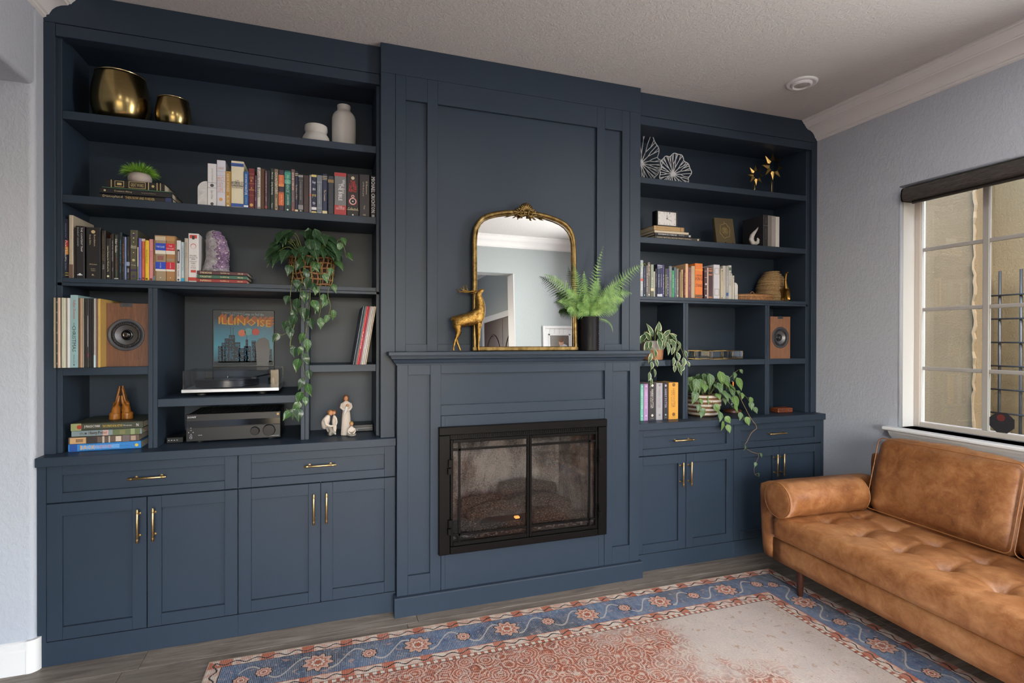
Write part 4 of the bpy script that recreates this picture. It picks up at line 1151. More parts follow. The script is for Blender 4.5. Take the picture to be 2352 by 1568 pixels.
# bottom left bay: four big picture books under the praying hands
for x0, x1, z, t, c, nm, pr, rz in ((-1.117, -.833, .9205, .035, '2f7ec4', 'bright blue picture book at the bottom of the praying hands stack', [('b', '1d4f9a', .88, .98), ('b', '6aa8e0', .3, .84, .5), ('d', 'BACK', 'e0a030', .74, .2, .6), ('d', 'TO THE FUTURE', 'c85a28', .53, .24, .42), ('d', 'the ultimate visual history', '1d3f7a', .26, .24, .14), ('o', 'e0c040', .06, .2)], .0),
                                     (-1.114, -.84, .956, .031, '5f4f45', 'picture book with brown sketch art in the praying hands stack', [('b', 'c8a070', .76, .98, .9), ('b', '8a6a4a', .8, .9, .5), ('b', '2c2624', .6, .75), ('b', 'b8ac9c', .5, .53), ('b', 'b8ac9c', .42, .44), ('b', 'c8b8a8', .26, .34, .8), ('b', '6a5f5f', .14, .24), ('b', 'a88f80', .05, .12, .7)], .02),
                                     (-1.106, -.83, .988, .028, '7f8f92', 'picture book with grey spine and green art in the praying hands stack', [('b', '5f6a48', .02, .42), ('b', '8f9a70', .1, .16), ('b', '7a7a50', .24, .32, .7), ('d', 'Harry Potter', '3a1c20', .63, .26, .62), ('b', 'c8a098', .48, .56, .9), ('d', 'Harry Potter ', '3a1c20', .62, .24, .62), ('o', '3a3a40', .8, .16), ('d', 'EPIC', '3a3a44', .85, .06, .4)], -.01),
                                     (-1.106, -.824, 1.0165, .033, '3a3d30', 'dark jungle picture book on top, under the praying hands', [('b', '8f9464', .86, 1.0), ('o', '9a3424', .885, .3), ('d', 'JURASSIC PARK', 'e0dcd8', .71, .22, .42), ('d', 'THE ULTIMATE VISUAL HISTORY', 'd8b840', .43, .28, .34), ('d', 'Mottram', 'c8c8c0', .22, .12, .22), ('d', 'N', 'e0e0e0', .08, .03, .4)], .01)):
    flat_book(x0, x1, 2.985, z, t, .262, c, nm, pr, rz, 'picture books under the praying hands')
rbm = MB()
rbm.tube([(-.828, 3.00, 1.012), (-.815, 3.02, 1.0), (-.806, 3.045, .985), (-.803, 3.07, .972)], .0022, 5, flat=.3)
tag(rbm.build('ribbon_bookmark', mat('orange_ribbon', 'c8622a', 0.6), None), 'orange ribbon bookmark hanging from the grey spined picture book', 'bookmark')

# right bookcase second shelf: lying stack under the clock
flat_book(2.008, 2.360, 2.998, 2.0945, .022, .21, '2b2320', 'dark brown book, lowest of the stack under the clock', [('d', 'CLASSIC NATURAL HISTORY PRINTS MAMMALS', 'c9bd9a', .58, .76, .34), ('o', 'c9bd9a', .05, .3)], 0, 'stack under the clock')
flat_book(2.008, 2.292, 3.0, 2.117, .0175, .215, '1d1e24', 'black book with white lettering in the stack under the clock', [('d', 'REMEMBRANCES OF BRIDGES', 'e0e0e4', .66, .5, .55), ('d', 'MORTON', 'b8b8bc', .28, .14, .4), ('b', 'b8b8c0', .03, .08, .7)], .0, 'stack under the clock')
flat_book(2.006, 2.271, 3.002, 2.135, .0155, .205, 'c9bda8', 'cream paperback in the stack under the clock', (), .0, 'stack under the clock', False)
flat_book(2.004, 2.236, 3.004, 2.151, .030, .19, 'b0905f', 'tan cloth book on top of the stack under the clock', [('d', 'THE BOOK OF THE ACTS', '6a5030', .7, .42, .2), ('b', '7a5a34', .9, .91), ('b', '7a3c24', .115, .13), ('b', '7a5a34', .02, .03)], .0, 'stack under the clock')

# muted upright set beside the white horn
for x0, x1, h, c, d, nm, pr in ((2.894, 2.9345, .222, '2a282c', .20, 'black book, tallest of the muted set by the white horn', [('b', '8a8a90', .66, .668), ('d', 'ARCHITECTURE', '6d6d74', .4, .34, .18), ('d', 'MODERN', '6d6d74', .82, .18, .18)]),
                                (2.9355, 2.968, .221, '77736e', .19, 'mid grey book in the muted set by the white horn', [('d', 'POTTERY', '9a968f', .5, .3, .2)]),
                                (2.969, 3.0045, .219, '9a9794', .19, 'light grey book in the muted set by the white horn', ()),
                                (3.0055, 3.038, .217, 'c9c6c2', .19, 'off white book in the muted set, beside the agate slab', ())):
    bk = make_book(x1 - x0, h, d, c, nm, pr, 'muted upright books')
    bk.location = (x0, 3.0, 2.0945)
# leaning antique book on a wire stand
ab = make_book(.028, .192, .150, '55492f', 'worn olive antique book leaning on a small wire stand', (), None)
orn = MB()
GO = mat('worn_gilt', '9a8450', 0.5)
ringp = [(.075 + .040 * math.cos(a) * (1 + .08 * math.sin(6 * a)), .10 + .052 * math.sin(a) * (1 + .08 * math.sin(6 * a))) for a in [2 * PI * k / 40 for k in range(40)]]
orn.tube([(.0287, p[0], p[1]) for p in ringp], .0022, 5, closed=True)
ringp2 = [(.075 + .024 * math.cos(a), .10 + .024 * math.sin(a)) for a in [2 * PI * k / 24 for k in range(24)]]
orn.tube([(.0287, p[0], p[1]) for p in ringp2], .0012, 5, closed=True)
orn.tube([(.0287, .075, .152), (.0287, .072, .160), (.0287, .078, .168)], .002, 5)
for k in range(5):
    orn.box(.0283, .0289, .060, .090, .086 + .007 * k, .089 + .007 * k)
orn.build('gilt_ornament', GO, ab, False, True)
# local +x is the front cover normal; turn it to face the room, then lean back
ab.matrix_basis = Matrix.Translation((2.548, 3.06, 2.101)) @ Matrix.Rotation(R(-4), 4, 'Z') @ Matrix.Rotation(R(-10), 4, 'X') @ Matrix.Rotation(R(-90), 4, 'Z') @ Matrix.Translation((-.028, 0, 0))
es = MB()
for xx in (2.575, 2.665):
    es.tube([(xx, 3.005, 2.106), (xx, 3.012, 2.098), (xx, 3.03, 2.0965), (xx, 3.12, 2.0965)], .0026, 6)
    es.tube([(xx, 3.112, 2.0965), (xx, 3.10, 2.20)], .0026, 6)
es.tube([(2.575, 3.03, 2.0965), (2.59, 3.022, 2.108), (2.605, 3.03, 2.0975), (2.635, 3.03, 2.0975), (2.65, 3.022, 2.108), (2.665, 3.03, 2.0965)], .0022, 6)
tag(es.build('book_stand', BLACKMETAL, None, True), 'black wire easel under the worn olive book', 'stand')

# series of six in the lower right bookcase
for x0, x1, h, c, tc, nm in ((1.8992, 1.9217, .235, '6fb3a4', 'b8e0d4', 'mint green hardback beside the lilac one'), (1.9233, 1.9572, .236, 'a886b4', 'd0b8d8', 'lilac hardback between mint and black ones'),
                             (1.9605, 2.0126, .238, '2a272b', 'd8d0cc', 'black hardback between lilac and silver ones'), (2.0159, 2.0653, .238, 'a2a0a6', '7d7b82', 'silver grey hardback in the coloured set'),
                             (2.0686, 2.1068, .237, '24232d', 'a8a6b0', 'midnight navy hardback beside the yellow one'), (2.1118, 2.1858, .239, 'd69a38', '7a5420', 'thick yellow hardback at the end of the coloured set')):
    t = x1 - x0
    bk = make_book(t, h, .165, c, nm + ' in the lower right bay', [('d', 'HARRY POTTER', tc, .58, .52, .3 if t > .04 else .42), ('e', 'and the Goblet of Fire', tc, .56, .46, .14) if t > .045 else ('o', tc, .93, .2), ('o', tc, .13, .16), ('b', tc, .05, .055, .4), ('o', tc, .94, .16)], 'coloured hardbacks in the lower right bay')
    bk.location = (x0, 2.99, CT + .0005)

# ---------------------------------------------------------------- marble bookends
def marble():
    g = NT('white_marble')
    co = g.obj()
    n1 = g.noise(co, 9, 8, 0.7, 1.5)
    g.base(g.ramp(n1, [(0.35, hexc('b8b8ba')), (0.5, hexc('d2d2d2')), (0.7, hexc('dcdcdb'))]))
    g.p(Roughness=0.25)
    return g.m
MARB = marble()
def bookend(x0, x1, z, h, flip, label):
    w = x1 - x0
    # slab seen edge-on along the row: rounded outer top corner
    r = min(w * .98, .045)
    poly = [(x1, z), (x1, z + h)] + [(x0 + r - r * math.sin(a) * 1.0, z + h - r + r * math.cos(a)) for a in [PI / 2 * i / 8 for i in range(9)]] + [(x0, z)]
    if flip:
        poly = [(x0 + x1 - p[0], p[1]) for p in poly]
    o = MB().prism(poly, 'y', 3.0, 3.10).build('bookend', MARB, None, 'auto')
    tag(o, label, 'bookend', 'white marble bookends')
bookend(-.5985, -.5578, 2.0945, .121, False, 'white marble bookend left of the second shelf books')
bookend(2.6475, 2.6735, 1.7165, .116, True, 'white marble bookend at the end of the right bookcase row')

# ---------------------------------------------------------------- records
def sleeve(t, h, col, label, group, pr=(), edge=None, dep=.31):
    mb = MB()
    c = min(t * .3, .0012)
    mb.box(0, t, 0, dep, 0, h, c)
    o = mb.build('record_sleeve', cover_mat(col), None)
    tag(o, label, 'record', group)
    spine_print(o, t, h, pr)
    return o
RX = [-1.1494, -1.1439, -1.1412, -1.1348, -1.132, -1.1265, -1.1192, -1.1128, -1.1063, -1.099, -1.0873, -1.0591, -1.0516, -1.0442, -1.0385, -1.0329, -1.0263, -1.0197, -1.0084, -1.0009, -0.9933, -0.9847, -0.9752]
RCOL = [('a8a084', 'olive cream'), ('7a7468', 'grey'), ('262424', 'black speckled'), ('d0b8a4', 'pale pink'), ('dcc4b0', 'peach'), ('7d7064', 'brown'), ('c8ccbc', 'pale green'), ('d2d0b8', 'cream'), ('9a9690', 'mid grey'), ('dcdde2', 'pure white'),
        ('8fb0b4', 'teal boxed set'), ('7a5236', 'brown torn-edge'), ('b09478', 'tan'), ('a09488', 'greige'), ('1f2b2c', 'dark teal'), ('1c1a1c', 'black'), ('3a3638', 'black and white'), ('1a1a1c', 'plain black'), ('131214', 'deep black'), ('aaa6a0', 'light grey'), ('7a6058', 'mauve brown'), ('c4a25a', 'yellow')]
for i, (c, nm) in enumerate(RCOL):
    t = RX[i + 1] - RX[i] - .0004
    h = .3135
    pr = []
    if i == 10:
        h = .327
        pr = [('d', 'CHRISTMAS', '1c2226', .40, .36, .5), ('d', 'Sufjan Stevens', 'b03a3c', .80, .26, .5), ('d', 'SONGS FOR', '2a3438', .59, .06, .22), ('d', 'SINGALONG', '3a484c', .12, .12, .2), ('o', '1c2226', .04, .1)]
    elif i == 2:
        pr = [('d', 'I I I I I I I', '8a8480', .5, .9, .5)]
    elif i == 16:
        pr = [('b', 'd0ccd0', .3, .75, .3), ('b', 'b83040', .15, .2, .4)]
    elif i == 19:
        pr = [('b', 'b8d0dc', .0, .18)]
    elif i == 21:
        pr = [('d', 'the king of limbs records', '8a6a30', .5, .5, .3)]
    o = sleeve(t, h, c, '%s record sleeve, %s from left beside the wooden loudspeaker' % (nm, ORD[i]) if i != 10 else 'thick teal boxed record set with red script beside the wooden loudspeaker', 'records in the left bay', pr)
    o.location = (RX[i], 2.93 + (i % 3) * .002 - (.004 if i == 10 else 0), 1.3085)
lean = R(9.5)
for k, (x, t, c, nm) in enumerate(((.1305, .0050, '6f7680', 'slate grey'), (.1362, .0040, '1b2024', 'near black'), (.1405, .0046, '3f6068', 'teal patterned'), (.1455, .0042, '8f8a84', 'stone grey'), (.1500, .0085, 'c22a30', 'bright red'), (.1590, .0085, '8a2440', 'crimson'),
                                   (.1680, .0050, 'c8b8b8', 'pinkish white'), (.1735, .0100, 'b8b4b0', 'grey with lettering'), (.1845, .0060, 'd4d2d0', 'white'), (.1912, .0080, 'a8987c', 'tan'))):
    o = sleeve(t - .0004, .3135, c, '%s record sleeve, %s of the leaning records above the figurines' % (nm, ORD[k]), 'leaning records', [('d', 'ALBUM ONE', 'e8e0e0', .42, .3, .5)] if k in (4, 7) else ())
    o.location = (x, 2.955, 1.3056)
    o.rotation_euler = (0, lean, 0)
# ================================================================ things in the left bookcase
CER = mat('matte_white_ceramic', 'c6c3bf', 0.8, 0, (180, .12, .001))
def brass_bowl(x, y, z, r, h, label):
    g = NT('aged_brass')
    co = g.mapping(g.obj(), (1, 1, 6))
    nz = g.noise(co, 6, 4, 0.6)
    g.base(g.mix(nz, hexc('8f7a4c'), hexc('a89468')))
    g.p(Metallic=1.0, Roughness=0.22)
    t = thing('brass_bowl', label, 'bowl', (x, y, z), group='brass bowls')
    out = [(.62, 0), (.74, .03), (.90, .18), (.985, .36), (1.0, .5), (.98, .64), (.93, .8), (.87, .94), (.855, .985)]
    inn = [(.84, .985), (.86, .93), (.91, .8), (.96, .6), (.95, .38), (.8, .12), (.02, .06)]
    MB().lathe([(r * a, h * b) for a, b in out + inn], 48).build('bowl_wall', g.m, t, True, True)
    MB().lathe([(r * .862, h * .975), (r * .872, h * .985), (r * .868, h), (r * .846, h), (r * .84, h * .985)], 48, cap=False).build('rim', mat('pale_brass', 'c2b088', .25, 1.0), t, True, True)
brass_bowl(-.952, 3.118, 2.4745, .1225, .243, 'large polished brass bowl on the top left shelf')
brass_bowl(-.726, 3.105, 2.4745, .079, .157, 'small polished brass bowl beside the larger one')
def lathe_thing(name, prof, m, loc, label, cat, group=None, seg=40):
    o = MB().lathe(prof, seg).build(name, m, None, 'auto')
    o.location = loc
    return tag(o, label, cat, group)
lathe_thing('ceramic_jar', [(.048, 0), (.056, .003), (.068, .022), (.071, .040), (.068, .056), (.060, .069), (.0545, .0755), (.0535, .0785), (.056, .083), (.0592, .094), (.0592, .108), (.0575, .117), (.054, .120), (.050, .116), (.048, .08), (.055, .05), (.04, .01), (.001, .008)], CER, (-.055, 3.12, 2.4745), 'low white ceramic jar with a waisted collar', 'vase', 'white ceramics on the top shelf')
lathe_thing('ceramic_vase', [(.060, 0), (.063, .004), (.0635, .165), (.0625, .180), (.058, .195), (.049, .208), (.040, .216), (.0355, .222), (.0345, .234), (.0365, .245), (.0355, .250), (.031, .249), (.030, .224), (.05, .19), (.055, .02), (.001, .01)], CER, (.089, 3.12, 2.4745), 'tall white ceramic bottle vase on the top left shelf', 'vase', 'white ceramics on the top shelf')

# ---------------------------------------------------------------- grass in a stone pot
gp = thing('potted_grass', 'small bright green artificial grass in a round stone pot', 'potted plant', (-.864, 3.085, 2.1895))
STONE = mat('speckled_stone', 'b4a9a4', 0.7, 0, (90, .2, .002), .12)
MB().lathe([(.034, 0), (.042, .004), (.0495, .018), (.050, .032), (.046, .046), (.040, .054), (.034, .054), (.001, .046)], 32).build('pot', STONE, gp, True, True)
q = random.Random(4)
gb = MB()
for k in range(620):
    a = q.uniform(0, 2 * PI); el = math.acos(q.uniform(.05, 1.0))
    d = Vector((math.sin(el) * math.cos(a), math.sin(el) * math.sin(a), math.cos(el)))
    b0 = Vector((d.x * .026, d.y * .026, .052))
    L = q.uniform(.05, .072) * (1.0 if el > .5 else .95)
    sd = d.cross(Vector((q.uniform(-1, 1), q.uniform(-1, 1), q.uniform(-1, 1)))).normalized() * .0013
    mid = b0 + d * L * .6
    tip = b0 + d * L + Vector((0, 0, -.012 * el + q.uniform(-.004, .006)))
    gb.add([b0 - sd, b0 + sd, mid + sd, mid - sd, tip], [(0, 1, 2, 3), (3, 2, 4)])
gm = NT('artificial_grass'); nz = gm.noise(gm.obj(), 60, 2); gm.base(gm.mix(nz, hexc('4a8a24'), hexc('a8d858'))); gm.p(Roughness=.55)
gs = gb.build('grass_blades', gm.m, gp, False, True); gs['kind'] = 'stuff'

# ---------------------------------------------------------------- amethyst geode
def geode():
    t = thing('amethyst_geode', 'standing amethyst geode with grey rind and purple crystals', 'mineral', (-.532, 3.075, 1.7762))
    ROCK = NT('geode_rind'); co = ROCK.obj(); n1 = ROCK.noise(co, 40, 6, .75); ROCK.base(ROCK.ramp(n1, [(.3, hexc('58545a')), (.55, hexc('9a969c')), (.75, hexc('c4c0c4'))])); ROCK.p(Roughness=.8); ROCK.bump(n1, .8, .006)
    CRY = NT('amethyst_crystal'); co = CRY.obj(); n1 = CRY.noise(co, 22, 4, .7); CRY.base(CRY.ramp(n1, [(.3, hexc('5c4668')), (.52, hexc('8a7494')), (.72, hexc('c0b0c4'))])); CRY.p(Roughness=.12); CRY.b.inputs['Coat Weight'].default_value = .5
    q = random.Random(12)
    H = .214
    def prof(z):
        s = z / H
        w = .062 * (1 - .28 * s) * math.sqrt(max(0.0, 1 - max(0, (s - .72) / .28) ** 2.2)) + .002
        cx = -.012 + .020 * math.sin(s * 2.2) - .028 * s * s + .012
        return cx, w
    nz_, na = 26, 30
    vs, fs = [], []
    for i in range(nz_ + 1):
        z = H * i / nz_
        cx, w = prof(z)
        for k in range(na):
            a = 2 * PI * k / na
            d = Vector((math.cos(a), math.sin(a) * .72, 0))
            r = w * (1 + .10 * mnoise.noise(Vector((d.x * 2, d.y * 2, z * 22))))
            face = max(0, math.cos(a + R(48)))
            r *= 1 - .30 * face * (1 if .06 < i / nz_ < .93 else .2)
            vs.append((cx + d.x * r, d.y * r, z))
    fs = [(i * na + k, i * na + (k + 1) % na, (i + 1) * na + (k + 1) % na, (i + 1) * na + k) for i in range(nz_) for k in range(na)]
    fs += [tuple(range(na - 1, -1, -1)), tuple(nz_ * na + k for k in range(na))]
    MB().add(vs, fs).build('rind', ROCK.m, t, True, True)
    cr = MB()
    for _ in range(420):
        s = q.uniform(.04, .95); z = H * s
        cx, w = prof(z)
        a = -R(48) + q.gauss(0, .42)
        if abs(a + R(48)) > 1.0: continue
        d = Vector((math.cos(a), math.sin(a) * .72, 0))
        face = max(0, math.cos(a + R(48)))
        b = Vector((cx + d.x * w * (1 - .32 * face), d.y * w * (1 - .32 * face), z))
        nrm = (Vector((math.cos(-R(48)), math.sin(-R(48)), q.uniform(-.4, .5))) + Vector((q.uniform(-.4, .4), q.uniform(-.4, .4), 0))).normalized()
        r = q.uniform(.003, .007); L = q.uniform(.006, .013)
        u = nrm.orthogonal().normalized(); v = nrm.cross(u)
        base = [b + (u * math.cos(2 * PI * k / 6) + v * math.sin(2 * PI * k / 6)) * r - nrm * .003 for k in range(6)]
        top = [b + (u * math.cos(2 * PI * k / 6) + v * math.sin(2 * PI * k / 6)) * r + nrm * L * .5 for k in range(6)]
        cr.add(base + top + [b + nrm * L], [(k, (k + 1) % 6, 6 + (k + 1) % 6, 6 + k) for k in range(6)] + [(6 + k, 6 + (k + 1) % 6, 12) for k in range(6)])
    c = cr.build('crystals', CRY.m, t, False, True); c['kind'] = 'stuff'
geode()

# ---------------------------------------------------------------- loudspeakers
WALN = wood('walnut_veneer', '4a2c20', '7d5238', (14, 14, 1.0), .5)
WALN2 = wood('walnut_veneer_light', '6a4632', '94694e', (14, 14, 1.0), .5)
RING = mat('grey_driver_ring', '3b3c43', .45)
CONE = mat('grey_cone', '6d6d72', .38, .6)
BLKR = mat('black_rubber', '0e0e10', .55)
def loudspeaker(x0, yf, z0, label, wm):
    w, h, d = .181, .298, .265
    t = thing('loudspeaker', label, 'loudspeaker', (x0 + w / 2, yf, z0), group='walnut loudspeakers')
    cz = .149
    MB().box(-w / 2, w / 2, .026, d, 0, h, .0008).build('cabinet', wm, t, False, True)
    bf = MB(); n = 64; ri_ = .0605
    def rim(a):
        ca, sa = math.cos(a), math.sin(a)
        tx = (w / 2) / abs(ca) if abs(ca) > 1e-6 else 9
        tz = ((h - cz) if sa > 0 else cz) / abs(sa) if abs(sa) > 1e-6 else 9
        k = min(tx, tz)
        return ca * k, cz + sa * k
    angs = sorted(set([2 * PI * k / n for k in range(n)] + [math.atan2(dz, dx) % (2 * PI) for dx in (-w / 2, w / 2) for dz in (-cz, h - cz)]))
    m_ = len(angs); vv = []
    for yv in (0, .0262):
        vv += [(ri_ * math.cos(a), yv, cz + ri_ * math.sin(a)) for a in angs] + [(rim(a)[0], yv, rim(a)[1]) for a in angs]
    ff = []
    for k in range(m_):
        j = (k + 1) % m_
        ff += [(k, j, m_ + j, m_ + k), (2 * m_ + k, 3 * m_ + k, 3 * m_ + j, 2 * m_ + j), (k, 2 * m_ + k, 2 * m_ + j, j), (m_ + k, m_ + j, 3 * m_ + j, 3 * m_ + k)]
    bf.add(vv, ff); bf.build('baffle', wm, t, False, True)
    MB().lathe([(.0755, 0), (.0755, -.0035), (.073, -.0045), (.0625, -.0045), (.060, -.001)], 48, 0, 0, cz, False, 'y').build('driver_ring', RING, t, True, True)
    MB().lathe([(.060, -.001), (.0585, -.0035), (.052, -.0048), (.047, -.002), (.0465, .001)], 48, 0, 0, cz, False, 'y').build('surround', BLKR, t, True, True)
    rb_ = MB()
    for k in range(40):
        a = 2 * PI * k / 40
        rb_.tube([(.0585 * math.cos(a), -.0036, cz + .0585 * math.sin(a)), (.049 * math.cos(a), -.0048, cz + .049 * math.sin(a))], .0012, 4)
    rb_.build('surround_ribs', RING, t, False, True)
    MB().lathe([(.0465, .001), (.036, .008), (.025, .014)], 48, 0, 0, cz, False, 'y').build('cone', CONE, t, True, True)
    MB().lathe([(.025, .0135), (.0225, .006), (.014, .010), (.009, .011), (.009, .005), (.005, .002), (.0005, .0015)], 40, 0, 0, cz, False, 'y').build('tweeter', mat('black_gloss', '08080a', .15), t, True, True)
    pk = MB()
    for k in range(8):
        a = 2 * PI * k / 8 + .2
        pk.add([(.003 * math.cos(a - .1), .0, cz + .003 * math.sin(a - .1)), (.0095 * math.cos(a - .16), .003, cz + .0095 * math.sin(a - .16)), (.0105 * math.cos(a), .003, cz + .0105 * math.sin(a)), (.0095 * math.cos(a + .16), .003, cz + .0095 * math.sin(a + .16))], [(0, 1, 2, 3)])
    pk.build('phase_plug', CHROME, t, False, True)
    MB().box(-.025, .025, -.0012, .012, .281, .2995, .0015).build('name_plate', RING, t, False, True)
    lt = MB(); put_text(lt, 'KEF', (0, -.0015, .290), (1, 0, 0), (0, 0, 1), .024, .008)
    lt.build('plate_lettering', mat('plate_ink', '15161c', .5), t, False, True)
loudspeaker(-.9865, 3.0, 1.3085, 'walnut loudspeaker beside the record sleeves in the left bookcase', WALN)
loudspeaker(2.9575, 3.0, 1.3075, 'walnut loudspeaker alone in the right bookcase bay', WALN2)

# ---------------------------------------------------------------- framed record cover (plain night skyline in the same colours)
rc = thing('framed_record_cover', 'framed record cover with orange title over a night skyline', 'picture', (-.456, 3.499, 1.28))
bx('frame', mat('black_frame', '0b0b0d', .35), rc, -.618, -.294, 3.474, 3.499, 1.277, 1.606, .002)
def sk_sky():
    g = NT('night_print')
    sp = g.n('ShaderNodeSeparateXYZ'); g.l(g.obj(), sp.inputs[0])
    f = g.math('DIVIDE', sp.outputs[2], .33)
    g.base(g.ramp(f, [(.0, hexc('1a2430')), (.35, hexc('2f8fae')), (.62, hexc('1f6f92')), (.85, hexc('12233a')), (1.0, hexc('0d1420'))]))
    g.p(Roughness=.4)
    return g.m
cov = bx('cover_print', sk_sky(), rc, -.612, -.300, 3.4725, 3.475, 1.284, 1.600, 0)
yy = 3.4722
cx0, cz0 = -.612, 1.284
U, V = .312, .316
def rect(mb, a, b, c, d, lev=0):
    y = yy - .0003 * lev
    mb.add([(cx0 + U * a, y, cz0 + V * c), (cx0 + U * b, y, cz0 + V * c), (cx0 + U * b, y, cz0 + V * d), (cx0 + U * a, y, cz0 + V * d)], [(0, 1, 2, 3)])
bl = MB(); wi = MB(); q = random.Random(8)
for a, b, d in ((.07, .14, .36), (.13, .19, .42), (.18, .25, .50), (.25, .35, .56), (.35, .44, .43), (.41, .52, .32), (.53, .57, .48), (.50, .62, .36), (.63, .70, .46), (.69, .80, .38), (.80, .90, .34), (.9, .98, .3)):
    rect(bl, a, b, .06, d)
    z = .1
    while z < d - .02:
        x = a + .012
        while x < b - .012:
            if q.random() < .55: rect(wi, x, x + .008, z, z + .012, 2)
            x += .016
        z += .026
rect(bl, 0, 1, 0, .08)
rect(bl, .275, .282, .56, .72); rect(bl, .318, .325, .56, .70); rect(bl, .545, .552, .48, .56)
bl.build('skyline', mat('print_dark', '1b2733', .5), rc)
wi.build('lit_windows', mat('print_cyan', '3f9ac8', .5), rc)
tl = MB()
for k in range(5):
    put_text(tl, 'ILLINOISE', (cx0 + U * (.53 + .012 * k), yy - .0006 + .00008 * k, cz0 + V * (.815 + .012 * k)), (1, 0, -.06), (0, 0, 1), U * .88, V * .13)
tl.build('title_shadow', mat('print_orange', 'b0602c', .5), rc)
tl = MB(); put_text(tl, 'ILLINOISE', (cx0 + U * .52, yy - .0009, cz0 + V * .80), (1, 0, -.06), (0, 0, 1), U * .88, V * .13)
tl.build('title', mat('print_yellow', 'e0b040', .5), rc)
tl = MB(); put_text(tl, 'SUFJAN STEVENS', (cx0 + U * .30, yy - .0009, cz0 + V * .962), (1, 0, -.02), (0, 0, 1), U * .34, V * .026); put_text(tl, 'INVITES YOU TO', (cx0 + U * .37, yy - .0009, cz0 + V * .93), (1, 0, -.02), (0, 0, 1), U * .22, V * .016); put_text(tl, 'Come on feel the', (cx0 + U * .66, yy - .0009, cz0 + V * .948), (1, 0, -.02), (0, 0, 1), U * .36, V * .05)
tl.build('subtitle', mat('print_pale', 'a8c4d0', .5), rc)
def disc(nm, a, c, r, col):
    MB().lathe([(r, 0), (r, .0006)], 24, cx0 + U * a, yy - .0012, cz0 + V * c, True, 'y').build(nm, mat('print_' + col, col, .5), rc)
disc('balloon', .47, .60, .020, 'd8785a'); disc('balloon', .58, .625, .021, '6aa8b0'); disc('balloon', .70, .622, .020, 'c8504a')
gcoat = MB()
gcoat.add([(cx0 + U * p[0], yy - .0012, cz0 + V * p[1]) for p in ((.72, .0), (.92, .0), (.95, .30), (.93, .46), (.86, .52), (.76, .50), (.69, .40), (.71, .25))], [tuple(range(8))])
gcoat.build('grey_shape', mat('print_grey', '6f6d70', .5), rc)

# ---------------------------------------------------------------- turntable
tt = thing('turntable', 'white and black turntable under a clear dust cover', 'turntable', (-.458, 3.05, 1.1525))
ax0, ax1, ay0, ay1 = -.681, -.2355, 3.05, 3.40
for xx in (-.60, -.32):
    for yy_ in (3.085, 3.36):
        MB().lathe([(.022, 0), (.024, .006), (.020, .018)], 20, xx, yy_, 1.1525).build('foot', BLKR, tt, True)
bx('plinth', mat('satin_aluminium', 'b9bbc0', .35, .6), tt, ax0, ax1, ay0, ay1, 1.1705, 1.1875, .0015)
MB().lathe([(.150, 1.192), (.152, 1.194), (.152, 1.224), (.149, 1.227), (.001, 1.227)], 56, -.50, 3.215, 0).build('platter', mat('black_platter', '15151a', .25), tt, 'auto')
MB().lathe([(.149, 1.2272), (.149, 1.2288), (.052, 1.2288), (.05, 1.229), (.001, 1.229)], 48, -.50, 3.215, 0).build('record_disc', mat('vinyl', '0b0b0c', .18), tt, 'auto')
MB().lathe([(.048, 1.2291), (.048, 1.2295), (.001, 1.2296)], 32, -.50, 3.215, 0).build('record_label', mat('record_label', '3a4048', .5), tt)
MB().lathe([(.003, 1.229), (.003, 1.240), (.001, 1.241)], 10, -.50, 3.215, 0).build('spindle', CHROME, tt)
ta = MB()
ta.tube([(-.285, 3.315, 1.245), (-.30, 3.24, 1.246), (-.33, 3.16, 1.243), (-.36, 3.125, 1.238)], .0045, 8)
ta.tube([(-.285, 3.315, 1.245), (-.280, 3.345, 1.245)], .012, 10)
ta.build('tonearm', mat('tonearm_black', '1a1a1c', .2, .6), tt, True)
MB().lathe([(.028, 1.1875), (.028, 1.222), (.020, 1.226), (.012, 1.24), (.001, 1.242)], 24, -.285, 3.315, 0).build('tonearm_base', mat('tonearm_base', '101012', .2), tt, 'auto')
bx('headshell', BLKR, tt, -.372, -.350, 3.10, 3.13, 1.231, 1.241, .001)
ACR = clear_glass('clear_acrylic', (.96, .97, .98), .55)
dc = MB()
zt = 1.2765
for a in ((ax0 + .006, ax1 - .002, ay0 + .004, ay0 + .008, 1.188, zt), (ax0 + .006, ax0 + .010, ay0 + .008, ay1 - .02, 1.188, zt), (ax1 - .006, ax1 - .002, ay0 + .008, ay1 - .02, 1.188, zt), (ax0 + .006, ax1 - .002, ay0 + .004, ay1 - .016, zt, zt + .004)):
    dc.box(*a)
dc.build('dust_cover', ACR, tt)
for xx in (-.62, -.30):
    bx('hinge', BLKR, tt, xx - .02, xx + .02, ay1 - .018, ay1 + .006, 1.1875, 1.262, .002)

